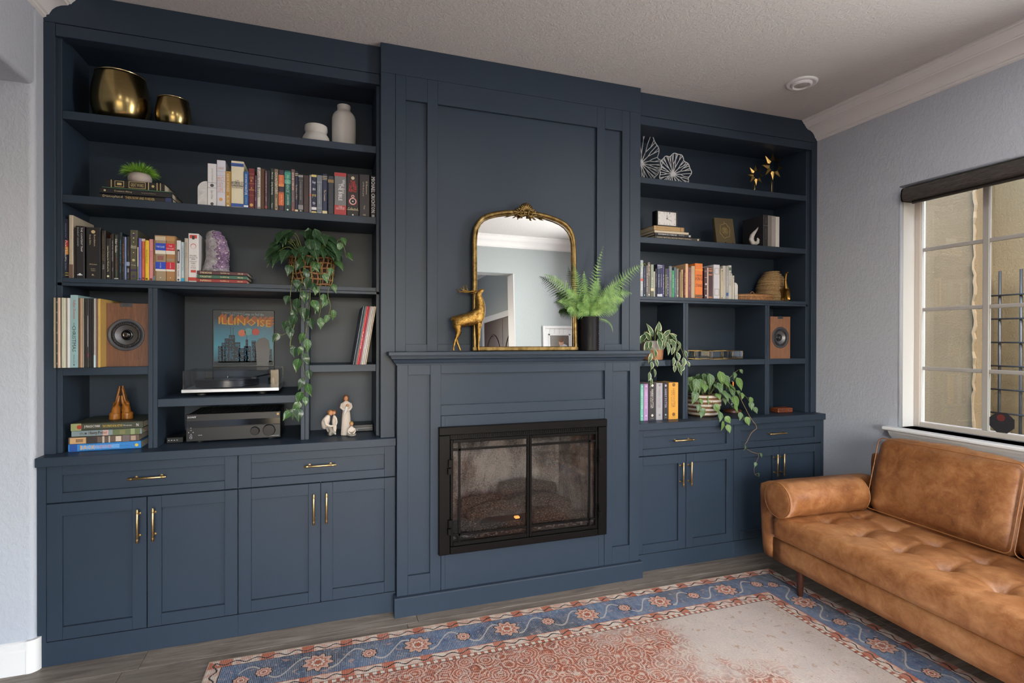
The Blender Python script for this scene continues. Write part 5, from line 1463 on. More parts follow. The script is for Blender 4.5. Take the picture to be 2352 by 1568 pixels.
# ---------------------------------------------------------------- receiver
rv = thing('av_receiver', 'black audio receiver with two round knobs', 'receiver', (-.443, 3.05, CT))
BLKP = mat('black_brushed_panel', '17171a', .38, .2, (300, .05, .001))
rx0, rx1 = -.66, -.228
for xx in (-.61, -.28):
    for yv in (3.09, 3.33):
        MB().lathe([(.018, 0), (.018, .010)], 16, xx, yv, CT).build('foot', BLKR, rv)
bx('case', BLKP, rv, rx0 + .004, rx1 - .004, 3.06, 3.37, CT + .010, 1.062, .003)
bx('front_panel', BLKP, rv, rx0, rx1, 3.05, 3.0605, CT + .008, 1.064, .002)
bx('display_band', mat('black_display', '060608', .08), rv, rx0 + .002, rx1 - .002, 3.0488, 3.0503, 1.000, 1.030, 0)
bx('groove', DARKGAP, rv, rx0, rx1, 3.0494, 3.0503, .9965, .9985, 0)
for xx, zz, r in ((-.3485, .968, .0205), (-.2815, .969, .0285)):
    MB().lathe([(r + .002, 0), (r + .002, -.002), (r, -.003), (r, -.018), (r * .94, -.020), (.0005, -.020)], 36, xx, 3.0495, zz, False, 'y').build('knob', mat('knob_black', '1c1c20', .25, .5), rv, 'auto')
lt = MB(); put_text(lt, 'SONY', (rx0 + .026, 3.0490, 1.049), (1, 0, 0), (0, 0, 1), .038, .0085); put_text(lt, 'HDMI', (rx0 + .062, 3.0490, .958), (1, 0, 0), (0, 0, 1), .016, .003); put_text(lt, 'PHONES', (rx0 + .022, 3.0490, .958), (1, 0, 0), (0, 0, 1), .014, .003); put_text(lt, 'MULTI CHANNEL AV RECEIVER', (rx1 - .03, 3.0490, .938), (1, 0, 0), (0, 0, 1), .045, .0028)
lt.build('panel_lettering', WHITEPRINT, rv)
MB().lathe([(.0065, 0), (.0065, -.003), (.004, -.003), (.004, -.001)], 20, rx0 + .022, 3.0495, .948, False, 'y').build('headphone_jack', CHROME, rv)
for k, (dx, dz) in enumerate(((0, .010), (.010, 0), (0, -.010), (-.010, 0), (.0, .022))):
    MB().lathe([(.0022, 0), (.0022, -.0015), (.0004, -.0015)], 10, rx0 + .022 + dx, 3.0495, .974 + dz, False, 'y').build('button', CHROME, rv)
bx('gold_sticker', mat('gold_sticker', 'b08a48', .4), rv, rx1 - .018, rx1 - .007, 3.0486, 3.0500, 1.044, 1.056, 0)
vt = MB()
for k in range(26):
    vt.box(rx0 + .03 + k * .0148, rx0 + .038 + k * .0148, 3.10, 3.33, 1.0615, 1.0632)
v_ = vt.build('vent_slots', DARKGAP, rv)
# small black box beside the receiver and a flat player behind the figurines
nb = thing('network_box', 'small black box left of the audio receiver', 'electronics', (-.715, 3.10, CT))
bx('case', BLKP, nb, -.752, -.678, 3.08, 3.17, CT + .0005, CT + .030, .003)
for k in range(4):
    bx('indicator', WHITEPRINT, nb, -.744 + .012 * k, -.738 + .012 * k, 3.0794, 3.0802, CT + .014, CT + .016, 0)
dv = thing('disc_player', 'flat black disc player behind the figurines', 'electronics', (.18, 3.15, CT))
bx('case', BLKP, dv, .115, .248, 3.135, 3.262, CT + .0005, CT + .040, .003)
bx('trim_line', mat('player_trim', '6a6a70', .3, .5), dv, .117, .246, 3.1343, 3.1352, CT + .018, CT + .020, 0)
lt = MB(); put_text(lt, 'HDMI', (.155, 3.1343, CT + .011), (1, 0, 0), (0, 0, 1), .02, .005); lt.build('lettering', WHITEPRINT, dv)
# ================================================================ skin-grown solids
def skin(verts, edges, radii, sub=2, root=0, name='skin'):
    me = bpy.data.meshes.new(name)
    me.from_pydata(verts, edges, [])
    o = bpy.data.objects.new(name, me)
    COL.objects.link(o)
    md = o.modifiers.new('s', 'SKIN'); md.use_smooth_shade = True
    md.branch_smoothing = .3
    sv = me.skin_vertices[0].data if me.skin_vertices else None
    if sv is None:
        bm = bmesh.new(); bm.from_mesh(me); bm.verts.layers.skin.verify(); bm.to_mesh(me); bm.free()
        sv = me.skin_vertices[0].data
    for i, r in enumerate(radii):
        sv[i].radius = (r, r) if not isinstance(r, tuple) else r
        sv[i].use_root = (i == root)
    ss = o.modifiers.new('u', 'SUBSURF'); ss.levels = sub; ss.render_levels = sub
    dg = bpy.context.evaluated_depsgraph_get()
    out = bpy.data.meshes.new_from_object(o.evaluated_get(dg))
    bpy.data.objects.remove(o)
    out.polygons.foreach_set('use_smooth', [True] * len(out.polygons))
    return out
class SK:
    """collects a skeleton by named chains"""
    def __init__(s): s.v, s.e, s.r = [], [], []
    def p(s, co, r, parent=None):
        s.v.append(tuple(co)); s.r.append(r)
        if parent is not None: s.e.append((parent, len(s.v) - 1))
        return len(s.v) - 1
    def chain(s, start, pts):
        k = start
        for co, r in pts: k = s.p(co, r, k)
        return k
    def mesh(s, sub=2, root=0): return skin(s.v, s.e, s.r, sub, root)
def skinobj(name, sk, m, parent, sub=2, root=0):
    me = sk.mesh(sub, root); me.name = name
    me.materials.clear(); me.materials.append(m)
    return link(name, me, parent)

# ---------------------------------------------------------------- leaning mirror
MC, MY0, MZ0 = 1.072, 2.8705, 1.3750
LEAN = R(1.9)
MYAW = R(1.2)
mi = thing('wall_mirror', 'arched gold framed mirror leaning on the mantel', 'mirror', (MC, MY0, MZ0), (-LEAN, 0, MYAW))
half = [(.3075, 0.0), (.3075, .20), (.307, .45), (.3065, .585), (.304, .63), (.296, .668), (.281, .698), (.258, .722), (.226, .740), (.185, .754), (.13, .766), (.065, .774), (0, .777)]
# densify the half outline
outl = [(x, z) for x, z in half] + [(-x, z) for x, z in reversed(half[:-1])]
gold = NT('antique_gold'); co = gold.obj(); n1 = gold.noise(co, 30, 5, .7); gold.base(gold.ramp(n1, [(.3, hexc('4a3a1e')), (.5, hexc('7d673c')), (.75, hexc('a58c5c'))])); gold.p(Metallic=.85, Roughness=.38); gold.bump(gold.noise(co, 70, 3), .15, .003)
GOLD = gold.m
fr_ = MB()
fr_.tube([(x, -.012, z + .012) for x, z in outl], .0125, 10)
fr_.box(-.322, .322, -.0245, .0, 0, .0245, .004)
fr_.build('mirror_frame', GOLD, mi, 'auto', True)
fr_ = MB()
fr_.tube([(x * .962, -.019, z * .976 + .016) for x, z in outl], .0035, 6)
fr_.build('inner_bead', GOLD, mi, True, True)
g = NT('mirror_glass'); g.p(Metallic=1.0, Roughness=0.0); g.base((.93, .95, .95))
ml = MB()
pts = [(x, -.008, z + .012) for x, z in outl]
ml.add(pts, [tuple(range(len(pts)))])
ml.build('mirror_glass', g.m, mi, False, True)
pts = [(x, -.003, z + .012) for x, z in outl]
MB().add(pts, [tuple(range(len(pts)))]).build('backing', mat('mirror_back', '2a2520', .8), mi, False, True)
# crest: shell fan, scrolls and leaves
cz = .785
sh_ = MB()
for k in range(9):
    a = R(-68 + 17 * k)
    L = .052 * (1 - .10 * abs(k - 4) / 4)
    c0 = Vector((0, -.022, cz + .004)); d = Vector((math.sin(a), 0, math.cos(a)))
    sh_.tube([c0 + d * .006, c0 + d * L * .45 + Vector((0, -.006, 0)), c0 + d * L * .85 + Vector((0, -.004, 0)), c0 + d * L], [.003, .0055, .0075, .004], 8)
sh_.build('shell_crest', GOLD, mi, True, True)
for sg in (-1, 1):
    sc_ = MB()
    sp = []
    for k in range(26):
        a = k / 25 * 2.6 * PI
        r = .0045 + .0145 * (1 - k / 25)
        sp.append((sg * (.026 + r * math.cos(a + .6)), -.026, cz - .006 + r * math.sin(a + .6)))
    sc_.tube(sp, [.0042 * (1 - .4 * k / 25) for k in range(26)], 7)
    sc_.tube([(sg * .012, -.024, cz - .022), (sg * .038, -.025, cz - .020), (sg * .06, -.024, cz - .010), (sg * .078, -.022, cz - .012)], [.005, .006, .005, .002], 7)
    sc_.build('scroll', GOLD, mi, True, True)
    for cxx, czz, an, L in ((.052, .006, 40, .028), (.066, -.004, 18, .030), (.058, -.022, -28, .024), (.082, -.016, -8, .034), (.044, .014, 62, .024), (.036, -.027, -50, .018)):
        d = Vector((math.cos(R(an)) * sg, 0, math.sin(R(an))))
        p0 = Vector((sg * cxx, -.023, cz + czz)) - d * L * .3
        MB().tube([p0, p0 + d * L * .3 + Vector((0, -.003, 0)), p0 + d * L * .65 + Vector((0, -.002, 0)), p0 + d * L], [.0015, .0065, .0055, .0008], 8, flat=.6).build('crest_leaf', GOLD, mi, True, True)
    MB().tube([(sg * .088, -.0235, cz - .022), (sg * .105, -.0245, cz - .024), (sg * .122, -.0235, cz - .030)], [.002, .0075, .001], 8, flat=.5).build('crest_leaf', GOLD, mi, True, True)

# ---------------------------------------------------------------- gold deer
dz = thing('deer_statue', 'gold standing deer statue with antlers looking up', 'statue', (.715, 2.820, 1.3745))
dg_ = NT('distressed_gold'); co = dg_.obj(); n1 = dg_.noise(co, 70, 6, .75); dg_.base(dg_.ramp(n1, [(.32, hexc('4a3418')), (.5, hexc('9a7638')), (.72, hexc('c8aa6a'))])); dg_.p(Metallic=.9, Roughness=.36); dg_.bump(n1, .5, .004)
DG_ = dg_.m
def dp(x, z, y=0.0): return (x - .715, y, z - 1.3745)
S = SK()
pel = S.p(dp(.660, 1.537), .041)
mid = S.p(dp(.700, 1.543), .041, pel)
rib = S.p(dp(.742, 1.552), .046, mid)
ch = S.p(dp(.780, 1.568), .046, rib)
n1_ = S.p(dp(.792, 1.603), .034, ch)
n2_ = S.p(dp(.789, 1.638), .0245, n1_)
n3_ = S.p(dp(.780, 1.670), .0195, n2_)
hd = S.p(dp(.776, 1.690), .0185, n3_)
mz = S.p(dp(.793, 1.703), .0125, hd)
S.p(dp(.806, 1.7125), .0085, mz)
tl_ = S.p(dp(.634, 1.553), .012, pel); S.p(dp(.622, 1.540), .006, tl_)
for sg, off in ((-1, 0), (1, 1)):
    y = .020 * sg
    if off == 0:
        S.chain(pel, [(dp(.652, 1.512, y * .9), .025), (dp(.664, 1.478, y), .0150), (dp(.650, 1.447, y), .0085), (dp(.6415, 1.425, y), .0070), (dp(.636, 1.396, y), .0055), (dp(.634, 1.385, y), .0062), (dp(.637, 1.3775, y), .0068)])
    else:
        S.chain(pel, [(dp(.660, 1.510, y * .9), .025), (dp(.674, 1.474, y), .0150), (dp(.660, 1.444, y), .0085), (dp(.664, 1.424, y), .0070), (dp(.676, 1.396, y), .0055), (dp(.679, 1.385, y), .0062), (dp(.684, 1.3775, y), .0068)])
    fx = .775 if off == 0 else .784
    S.chain(ch, [(dp(fx + .002, 1.532, y * .95), .021), (dp(fx - .002, 1.497, y), .0125), (dp(fx, 1.450, y), .0080), (dp(fx - .002, 1.425, y), .0062), (dp(fx - .003, 1.392, y), .0055), (dp(fx + .001, 1.3775, y), .0068)])
skinobj('deer_body', S, DG_, dz, 2, 0)
for sg in (-1, 1):
    MB().tube([dp(.770, 1.694, .010 * sg), dp(.752, 1.692, .024 * sg), dp(.734, 1.684, .030 * sg)], [.004, .0085, .0012], 8, flat=.5).build('ear', DG_, dz, True, True)
    an = MB()
    an.tube([dp(.772, 1.700, .007 * sg), dp(.745, 1.697, .016 * sg), dp(.712, 1.694, .030 * sg), dp(.685, 1.699, .040 * sg), dp(.662, 1.712, .044 * sg)], [.0042, .004, .0036, .0032, .0014], 7)
    an.tube([dp(.712, 1.694, .030 * sg), dp(.703, 1.712, .032 * sg), dp(.700, 1.732, .030 * sg)], [.0034, .003, .0012], 7)
    an.tube([dp(.748, 1.697, .015 * sg), dp(.745, 1.712, .018 * sg)], [.003, .0012], 6)
    an.tube([dp(.688, 1.698, .039 * sg), dp(.672, 1.690, .044 * sg)], [.003, .0012], 6)
    an.build('antler', DG_, dz, True, True)

# ---------------------------------------------------------------- vase with fern
fv = thing('fern_vase', 'tall black leather vase with stitched seam holding a fern', 'potted plant', (1.460, 2.848, 1.3745))
LEA = mat('black_leather', '0f0e12', .45, 0, (160, .25, .003), 0.0, .2)
MB().lathe([(.053, 0), (.056, .003), (.056, .195), (.0545, .199), (.050, .199), (.050, .16), (.001, .155)], 40).build('vase', LEA, fv, 'auto', True)
st_ = MB()
for k in range(17):
    z = .010 + k * .0110
    for sg in (-1, 1):
        a0, a1 = R(-38 + 9 * sg), R(-38)
        st_.tube([(.0566 * math.cos(a0), .0566 * math.sin(a0), z + .006), (.0590 * math.cos((a0 + a1) / 2), .0590 * math.sin((a0 + a1) / 2), z + .003), (.0566 * math.cos(a1), .0566 * math.sin(a1), z)], .0016, 5)
st_.build('stitching', mat('grey_thread', '5c5c62', .6), fv, True, True)
FG = NT('fern_green'); nz = FG.noise(FG.obj(), 26, 3, .6); FG.base(FG.ramp(nz, [(.3, hexc('4a7038')), (.55, hexc('7aa257')), (.78, hexc('b0cc84'))])); FG.p(Roughness=.55); FG.b.inputs['Transmission Weight'].default_value = 0.0
FGM = FG.m
def frond(p0, p1, bow, wid, seed, twist=0.0, side=None):
    q = random.Random(seed)
    p0, p1 = Vector(p0), Vector(p1)
    ctrl = p0 + (p1 - p0) * .45 + Vector(bow)
    N = 24
    def B(t): return p0 * (1 - t) ** 2 + ctrl * 2 * t * (1 - t) + p1 * t * t
    mb = MB()
    mb.tube([B(i / 14) for i in range(15)], [.0016 * (1 - .75 * i / 14) + .0003 for i in range(15)], 4)
    view = Vector((.2, -1, .25)).normalized()
    for i in range(3, N + 1):
        t = i / N
        c = B(t); tg = (B(min(1, t + .02)) - B(t - .02)).normalized()
        sd = tg.cross(view).normalized()
        if side is not None: sd = (sd + Vector(side) * .6).normalized()
        nrm = sd.cross(tg).normalized()
        env = math.sin(PI * min(1, (t - .06) * 1.02) ** .62) if t < .98 else .12
        ln = wid * max(.08, env) * q.uniform(.88, 1.1)
        for sg in (-1, 1):
            dr = (sd * sg * .86 + tg * .52 + nrm * q.uniform(-.14, .10) - Vector((0, 0, .10))).normalized()
            npn = max(3, int(ln / .0062))
            w0 = .0075 * min(1, ln / .03 + .35)
            pn = dr.cross(nrm).normalized()
            prev = c
            for j in range(1, npn + 1):
                s_ = j / npn
                cc = c + dr * ln * s_ - Vector((0, 0, .008 * s_ * s_))
                ww = w0 * (1 - s_ * .86)
                for h in (-1, 1):
                    tip = (prev + cc) * .5 + pn * h * ww + dr * ww * .55
                    mb.add([prev, cc, tip], [(0, 1, 2)])
                prev = cc
    mb.build('frond', FGM, fv, False, True)
O = (0, 0, .19)
frs = [((-.285, -.01, .435), (-.04, -.02, .11), .062), ((-.17, -.035, .345), (-.03, -.02, .09), .060), ((-.20, .0, .285), (-.02, -.01, .08), .055), ((-.155, -.03, .23), (-.05, -.02, .06), .050),
       ((-.10, .0, .50), (-.03, 0, .06), .058), ((-.045, -.02, .46), (-.02, -.01, .04), .056), ((.095, .01, .618), (-.02, 0, .03), .050), ((.03, -.04, .42), (.0, -.02, .05), .058),
       ((.37, -.01, .528), (.02, -.02, .12), .060), ((.23, -.03, .44), (.02, -.02, .08), .058), ((.27, -.02, .345), (.03, -.02, .12), .058), ((.20, -.05, .30), (.03, -.03, .10), .058),
       ((.15, -.04, .36), (.02, -.02, .07), .058), ((.09, -.055, .30), (.02, -.03, .07), .056), ((-.06, -.055, .32), (-.01, -.02, .06), .054), ((.03, -.06, .27), (.01, -.02, .06), .052),
       ((.13, -.045, .115), (.06, -.03, .05), .010), ((.07, .02, .43), (.02, .01, .06), .052), ((-.02, .02, .38), (0, .01, .05), .052), ((.18, .02, .40), (.03, .01, .08), .052), ((.16, -.05, .245), (.05, -.02, .07), .046), ((-.10, -.05, .25), (-.03, -.02, .07), .048)]
for k, (e, b, w) in enumerate(frs):
    frond((e[0] * .04, e[1] * .1, .185), e, b, w, 30 + k)

# ---------------------------------------------------------------- praying hands carving
ph = thing('praying_hands', 'carved wooden praying hands on the picture books', 'sculpture', (-.942, 3.085, 1.0502), (0, 0, R(8)))
PW = wood('carved_olive_wood', '6a3a14', 'b4742a', (6, 6, 1.2), .35)
for sg in (-1, 1):
    S = SK()
    w0 = S.p((.024 * sg, .0, .012), .025)
    w1 = S.p((.022 * sg, .0, .034), .0215, w0)
    pm_ = S.p((.0195 * sg, .002, .060), (.0125, .0195), w1)
    pk_ = S.p((.017 * sg, .003, .082), (.0115, .0195), pm_)
    for j, (yy_, L) in enumerate(((-.0155, .062), (-.005, .073), (.0055, .069), (.0155, .055))):
        b0 = (.0155 * sg, yy_ + .003, .090)
        S.chain(pk_, [(b0, .0068), ((.0125 * sg, yy_ * .92 + .003, .090 + L * .42), .0064), ((.0082 * sg, yy_ * .82 + .003, .090 + L * .75), .0056), ((.0056 * sg, yy_ * .75 + .003, .090 + L), .0042)])
    S.chain(pm_, [((.0150 * sg, -.019, .066), .0082), ((.0095 * sg, -.0245, .086), .0068), ((.0065 * sg, -.0235, .106), .0056), ((.0050 * sg, -.021, .117), .0042)])
    skinobj('hand', S, PW, ph, 2, 0)
cf = MB()
for sg in (-1, 1):
    cf.lathe([(.026, 0), (.0275, .006), (.0255, .016), (.0272, .022), (.0245, .032), (.020, .034)], 20, .0245 * sg, 0, 0, True, 'z', .9, 1.0)
cf.build('cuffs', PW, ph, True, True)

# ---------------------------------------------------------------- figurines
FW = mat('painted_cream', 'cfc2b6', .75, 0, (120, .15, .002), .06)
FGY = mat('painted_grey', '8f887f', .75, 0, (120, .15, .002), .08)
FSK = mat('painted_skin', 'c08a62', .7)
FHR = mat('painted_hair', '6b3c20', .7)
FHL = mat('painted_blond', '9a6a34', .7)
# woman with a baby
wm_ = thing('figurine', 'tall cream figurine of a woman holding a baby', 'figurine', (.100, 3.055, CT + .0005), group='carved family figurines')
MB().lathe([(.027, 0), (.0285, .003), (.026, .04), (.0235, .08), (.0215, .11), (.0185, .128), (.020, .145), (.0235, .165), (.0215, .174), (.012, .180), (.0075, .184), (.001, .185)], 24, 0, 0, 0, True, 'z', 1.0, .72).build('dress', FW, wm_, True, True)
MB().lathe([(.006, .178), (.0058, .188), (.001, .189)], 10).build('neck', FSK, wm_, True, True)
MB().sphere((-.001, -.003, .199), .0125, 16, 12, .88, .95, 1.15).build('head', FSK, wm_, True, True)
MB().sphere((-.001, .0015, .2035), .0142, 16, 12, .92, .95, 1.05).tube([(-.009, .004, .20), (-.0105, .004, .188), (-.009, .003, .180)], [.006, .0055, .003], 8).tube([(.008, .004, .20), (.009, .004, .190), (.008, .003, .184)], [.006, .005, .003], 8).build('hair', FHR, wm_, True, True)
MB().tube([(-.022, -.002, .170), (-.027, -.010, .150), (-.014, -.022, .140), (.008, -.025, .146)], [.0075, .0072, .006, .005], 8).tube([(.022, -.002, .170), (.027, -.010, .150), (.018, -.022, .139), (-.004, -.026, .134)], [.0075, .0072, .006, .005], 8).build('arms', FW, wm_, True, True)
MB().sphere((.006, -.024, .162), .0085, 12, 9).build('baby_head', FSK, wm_, True, True)
MB().tube([(.004, -.022, .156), (.000, -.025, .145), (-.005, -.025, .132), (-.009, -.024, .118), (-.014, -.025, .108)], [.007, .0085, .008, .005, .003], 9).build('baby_body', mat('baby_white', 'd8d4d0', .75), wm_, True, True)
# crouching man with a child
mn = thing('figurine', 'figurine of a crouching man hugging a child', 'figurine', (.014, 3.045, CT + .0005), group='carved family figurines')
S = SK()
pv = S.p((-.020, .010, .036), .020)
S.chain(pv, [((-.024, .006, .062), .0215), ((-.018, 0, .085), .0225), ((-.008, -.004, .105), .017), ((-.001, -.006, .114), .008)])
S.chain(2, [((-.022, -.016, .090), .0095), ((-.016, -.024, .064), .0082), ((.004, -.026, .056), .0062), ((.020, -.022, .056), .0052)])
skinobj('torso', S, FW, mn, 2, 0)
S = SK()
h0 = S.p((-.018, .006, .032), .017)
S.chain(h0, [((.004, -.010, .046), .0125), ((.010, -.014, .030), .0095), ((.000, -.010, .010), .0085), ((.008, -.018, .006), .0065)])
S.chain(h0, [((.010, .006, .026), .0125), ((.030, .000, .016), .0105), ((.014, .008, .010), .009), ((-.010, .012, .008), .008)])
skinobj('legs', S, FGY, mn, 2, 0)
MB().sphere((.006, -.010, .124), .0125, 16, 12, .95, .95, 1.1).build('head', FSK, mn, True, True)
MB().sphere((.003, -.006, .1275), .0138, 16, 12, 1, .95, .98).build('hair', FHL, mn, True, True)
S = SK()
c0 = S.p((.026, .010, .045), .012)
S.chain(c0, [((.025, .008, .075), .0135), ((.023, .006, .100), .0105), ((.022, .004, .112), .005)])
S.chain(c0, [((.027, .004, .028), .007), ((.028, 0, .012), .0055), ((.030, -.006, .006), .005)])
S.chain(2, [((.034, -.004, .092), .0055), ((.037, -.012, .070), .0045), ((.030, -.020, .058), .004)])
skinobj('child_body', S, FW, mn, 2, 0)
MB().sphere((.022, .002, .124), .0105, 14, 10, .95, .95, 1.1).build('child_head', FSK, mn, True, True)
MB().sphere((.0225, .005, .1275), .0114, 14, 10).build('child_hair', mat('painted_auburn', '7d4526', .7), mn, True, True)
# sitting child
kd = thing('figurine', 'small figurine of a child sitting cross-legged', 'figurine', (.126, 3.012, CT + .0005), group='carved family figurines')
S = SK()
b0 = S.p((0, 0, .014), .014)
S.chain(b0, [((0, 0, .034), .0145), ((0, 0, .048), .010), ((0, 0, .054), .005)])
S.chain(1, [((-.016, -.004, .038), .006), ((-.018, -.012, .022), .005), ((-.006, -.018, .014), .0042)])
S.chain(1, [((.016, -.004, .038), .006), ((.018, -.012, .022), .005), ((.006, -.018, .014), .0042)])
skinobj('torso', S, FW, kd, 2, 0)
S = SK()
b0 = S.p((0, 0, .010), .010)
S.chain(b0, [((-.020, -.010, .009), .008), ((-.006, -.022, .007), .0065), ((.004, -.024, .006), .005)])
S.chain(b0, [((.020, -.010, .009), .008), ((.006, -.024, .007), .0065), ((-.004, -.027, .006), .005)])
skinobj('legs', S, FGY, kd, 2, 0)
MB().sphere((0, -.001, .064), .0098, 14, 10, .95, .95, 1.1).build('head', FSK, kd, True, True)
MB().sphere((0, .0015, .0672), .0108, 14, 10).build('hair', mat('painted_gold_hair', 'a8823c', .7), kd, True, True)
# ================================================================ things in the right bookcase
COR = mat('white_painted_metal', 'd8d8da', .5)
def coral(cx, cz, y, rad, hub, seed, label, n_main):
    """flat openwork lotus-leaf disc: wavy rim and branching ribs from an off-centre hub; rad(a) gives the rim"""
    q = random.Random(seed)
    t = thing('coral_disc', label, 'ornament', (cx, y, 2.4745), group='white openwork discs')
    z0 = 2.4745
    def rim(a):
        r = rad(a)
        return Vector((hub[0] + r * math.cos(a), 0, hub[1] + r * math.sin(a) - z0 + 0))
    def lift(p):   # gentle dish
        d = Vector((p.x - hub[0], 0, p.z - (hub[1] - z0)))
        return Vector((p.x - cx, -.10 * d.length ** 1.5 + .006 * math.sin(9 * p.x + 7 * p.z), p.z))
    N = 96
    pts = [lift(rim(2 * PI * k / N)) for k in range(N)]
    MB().tube(pts, .0030, 6, closed=True).build('rim', COR, t, True, True)
    rb_ = MB()
    hp = Vector((hub[0], 0, hub[1] - z0))
    for k in range(n_main):
        a = 2 * PI * (k + q.uniform(-.25, .25)) / n_main
        s1 = q.uniform(.28, .48)
        b1 = hp.lerp(rim(a + q.uniform(-.05, .05)), s1)
        rb_.tube([lift(hp), lift(hp.lerp(b1, .5)), lift(b1)], [.0042, .0034, .0030], 5)
        spread = 2 * PI / n_main * .36
        for j in (-1, 1):
            a2 = a + j * spread * q.uniform(.55, .9)
            s2 = q.uniform(.60, .74)
            b2 = hp.lerp(rim(a2), s2)
            rb_.tube([lift(b1), lift(b1.lerp(b2, .55)), lift(b2)], [.0028, .0026, .0026], 5)
            for h in ((-1, 1) if q.random() < .75 else (0,)):
                a3 = a2 + h * spread * .34
                e = rim(a3)
                rb_.tube([lift(b2), lift(b2.lerp(e, .5)), lift(e)], [.0026, .0025, .0026], 5)
    rb_.build('ribs', COR, t, True, True)
def rad_big(a):
    dn = (2.634 - 2.4775) / max(.05, -math.sin(a)) if math.sin(a) < 0 else 9
    r = .150 + .060 * max(0, math.sin(a)) ** 1.3 + .012 * math.sin(5 * a + 1) + .006 * math.sin(11 * a)
    r -= .026 * math.exp(-((a - 0.35) / .16) ** 2)
    return min(r, dn)
def rad_small(a):
    dn = (2.556 - 2.4775) / max(.05, -math.sin(a)) if math.sin(a) < 0 else 9
    r = .118 + .014 * max(0, math.sin(a)) + .014 * math.cos(a) + .008 * math.sin(6 * a) + .005 * math.sin(13 * a)
    return min(r, dn)
coral(2.01, 2.634, 3.17, rad_big, (2.012, 2.634), 3, 'larger white openwork disc half hidden by the chimney breast', 17)
coral(2.215, 2.556, 3.08, rad_small, (2.205, 2.556), 5, 'smaller white openwork disc leaning in front of the larger one', 16)

STAR = mat('polished_gold', 'c2a266', .28, 1.0)
def star(cx, cz, y, Rr, label, rot):
    t = thing('star_ornament', label, 'ornament', (cx, y, 2.4745), group='gold star ornaments')
    def layer(name, rr, dy, off):
        mb = MB(); n = 8
        fr, bk = [], []
        for k in range(n):
            a = PI / 2 + 2 * PI * k / n + off
            b = a + PI / n
            tip = (rr * math.cos(a), dy, rr * math.sin(a))
            v1 = (rr * .54 * math.cos(b), dy, rr * .54 * math.sin(b)); v0 = (rr * .54 * math.cos(b - 2 * PI / n), dy, rr * .54 * math.sin(b - 2 * PI / n))
            h = rr * .40
            i1 = (h * math.cos(b), dy - .006, h * math.sin(b)); i0 = (h * math.cos(b - 2 * PI / n), dy - .006, h * math.sin(b - 2 * PI / n))
            ir = (h * 1.05 * math.cos(a), dy - .012, h * 1.05 * math.sin(a))
            mb.add([tip, v0, i0, ir, i1, v1], [(0, 1, 2, 3), (0, 3, 4, 5)])
            mb.add([tip, v0, (v0[0], dy + .008, v0[2]), (tip[0], dy + .004, tip[2])], [(0, 1, 2, 3)])
            mb.add([tip, v1, (v1[0], dy + .008, v1[2]), (tip[0], dy + .004, tip[2])], [(0, 1, 2, 3)])
        o = mb.build(name, STAR, t, False, True)
        for v in o.data.vertices: v.co.z += cz - 2.4745
    layer('star', Rr, 0, rot)
    MB().tube([(0, .012, 0), (0, .012, cz - 2.4745 - Rr * .4)], .0042, 8).build('stem', STAR, t, True, True)
    MB().lathe([(.030, 0), (.031, .003), (.027, .006), (.006, .008)], 24, 0, .012, 0).build('foot', STAR, t, 'auto', True)
star(2.938, 2.632, 3.12, .074, 'smaller gold star on a stem, top right shelf', .05)
star(3.100, 2.713, 3.125, .100, 'larger gold star on a stem beside the corner', .0)

# ---------------------------------------------------------------- desk clock on the tan book
ck = thing('desk_clock', 'black rectangular desk clock with white numbered face', 'clock', (2.112, 3.012, 2.182))
cx0_, cx1_, cz0_, cz1_ = 2.034, 2.190, 2.1825, 2.285
ckb = MB()
ckb.box(cx0_, cx1_, 3.020, 3.072, cz0_, cz1_, .003)
ckb.box(cx0_, cx0_ + .007, 3.012, 3.0205, cz0_, cz1_, .001).box(cx1_ - .007, cx1_, 3.012, 3.0205, cz0_, cz1_, .001).box(cx0_ + .007, cx1_ - .007, 3.012, 3.0205, cz0_, cz0_ + .007, .001).box(cx0_ + .007, cx1_ - .007, 3.012, 3.0205, cz1_ - .007, cz1_, .001)
ckb.build('case', mat('clock_black', '121214', .4), ck)
bx('clock_face', mat('clock_white', 'dcdcda', .6), ck, cx0_ + .0065, cx1_ - .0065, 3.0172, 3.0203, cz0_ + .0065, cz1_ - .0065, 0)
cm = Vector(((cx0_ + cx1_) / 2, 3.0168, (cz0_ + cz1_) / 2))
nums = MB()
for k in range(1, 13):
    a = PI / 2 - 2 * PI * k / 12
    ux, uz = math.cos(a), math.sin(a)
    s_ = min(.062 / max(abs(ux), 1e-6), .037 / max(abs(uz), 1e-6))
    s_ = min(s_, .066)
    put_text(nums, str(k), (cm.x + ux * s_, cm.y, cm.z + uz * s_), (1, 0, 0), (0, 0, 1), .0050 * len(str(k)), .0105)
for k in range(12):
    a = 2 * PI * k / 12
    ux, uz = math.cos(a), math.sin(a)
    nums.box(cm.x + ux * .036 - .0008, cm.x + ux * .036 + .0008, cm.y, cm.y + .0003, cm.z + uz * .028 - .0008, cm.z + uz * .028 + .0008)
nums.build('numerals', mat('clock_ink', '26262a', .6), ck)
for nm, a, L, w in (('hour_hand', R(118 - 90 + 60), .024, .0020), ('minute_hand', R(-22), .040, .0015), ('second_hand', R(35), .040, .0006)):
    d = Vector((math.cos(a), 0, math.sin(a)))
    n_ = Vector((-d.z, 0, d.x))
    c = cm + Vector((0, -.0008, 0))
    MB().add([c - d * .006 + n_ * w, c - d * .006 - n_ * w, c + d * L - n_ * w * .6, c + d * L + n_ * w * .6], [(0, 1, 2, 3)]).build(nm, mat('clock_ink', '26262a', .6), ck)

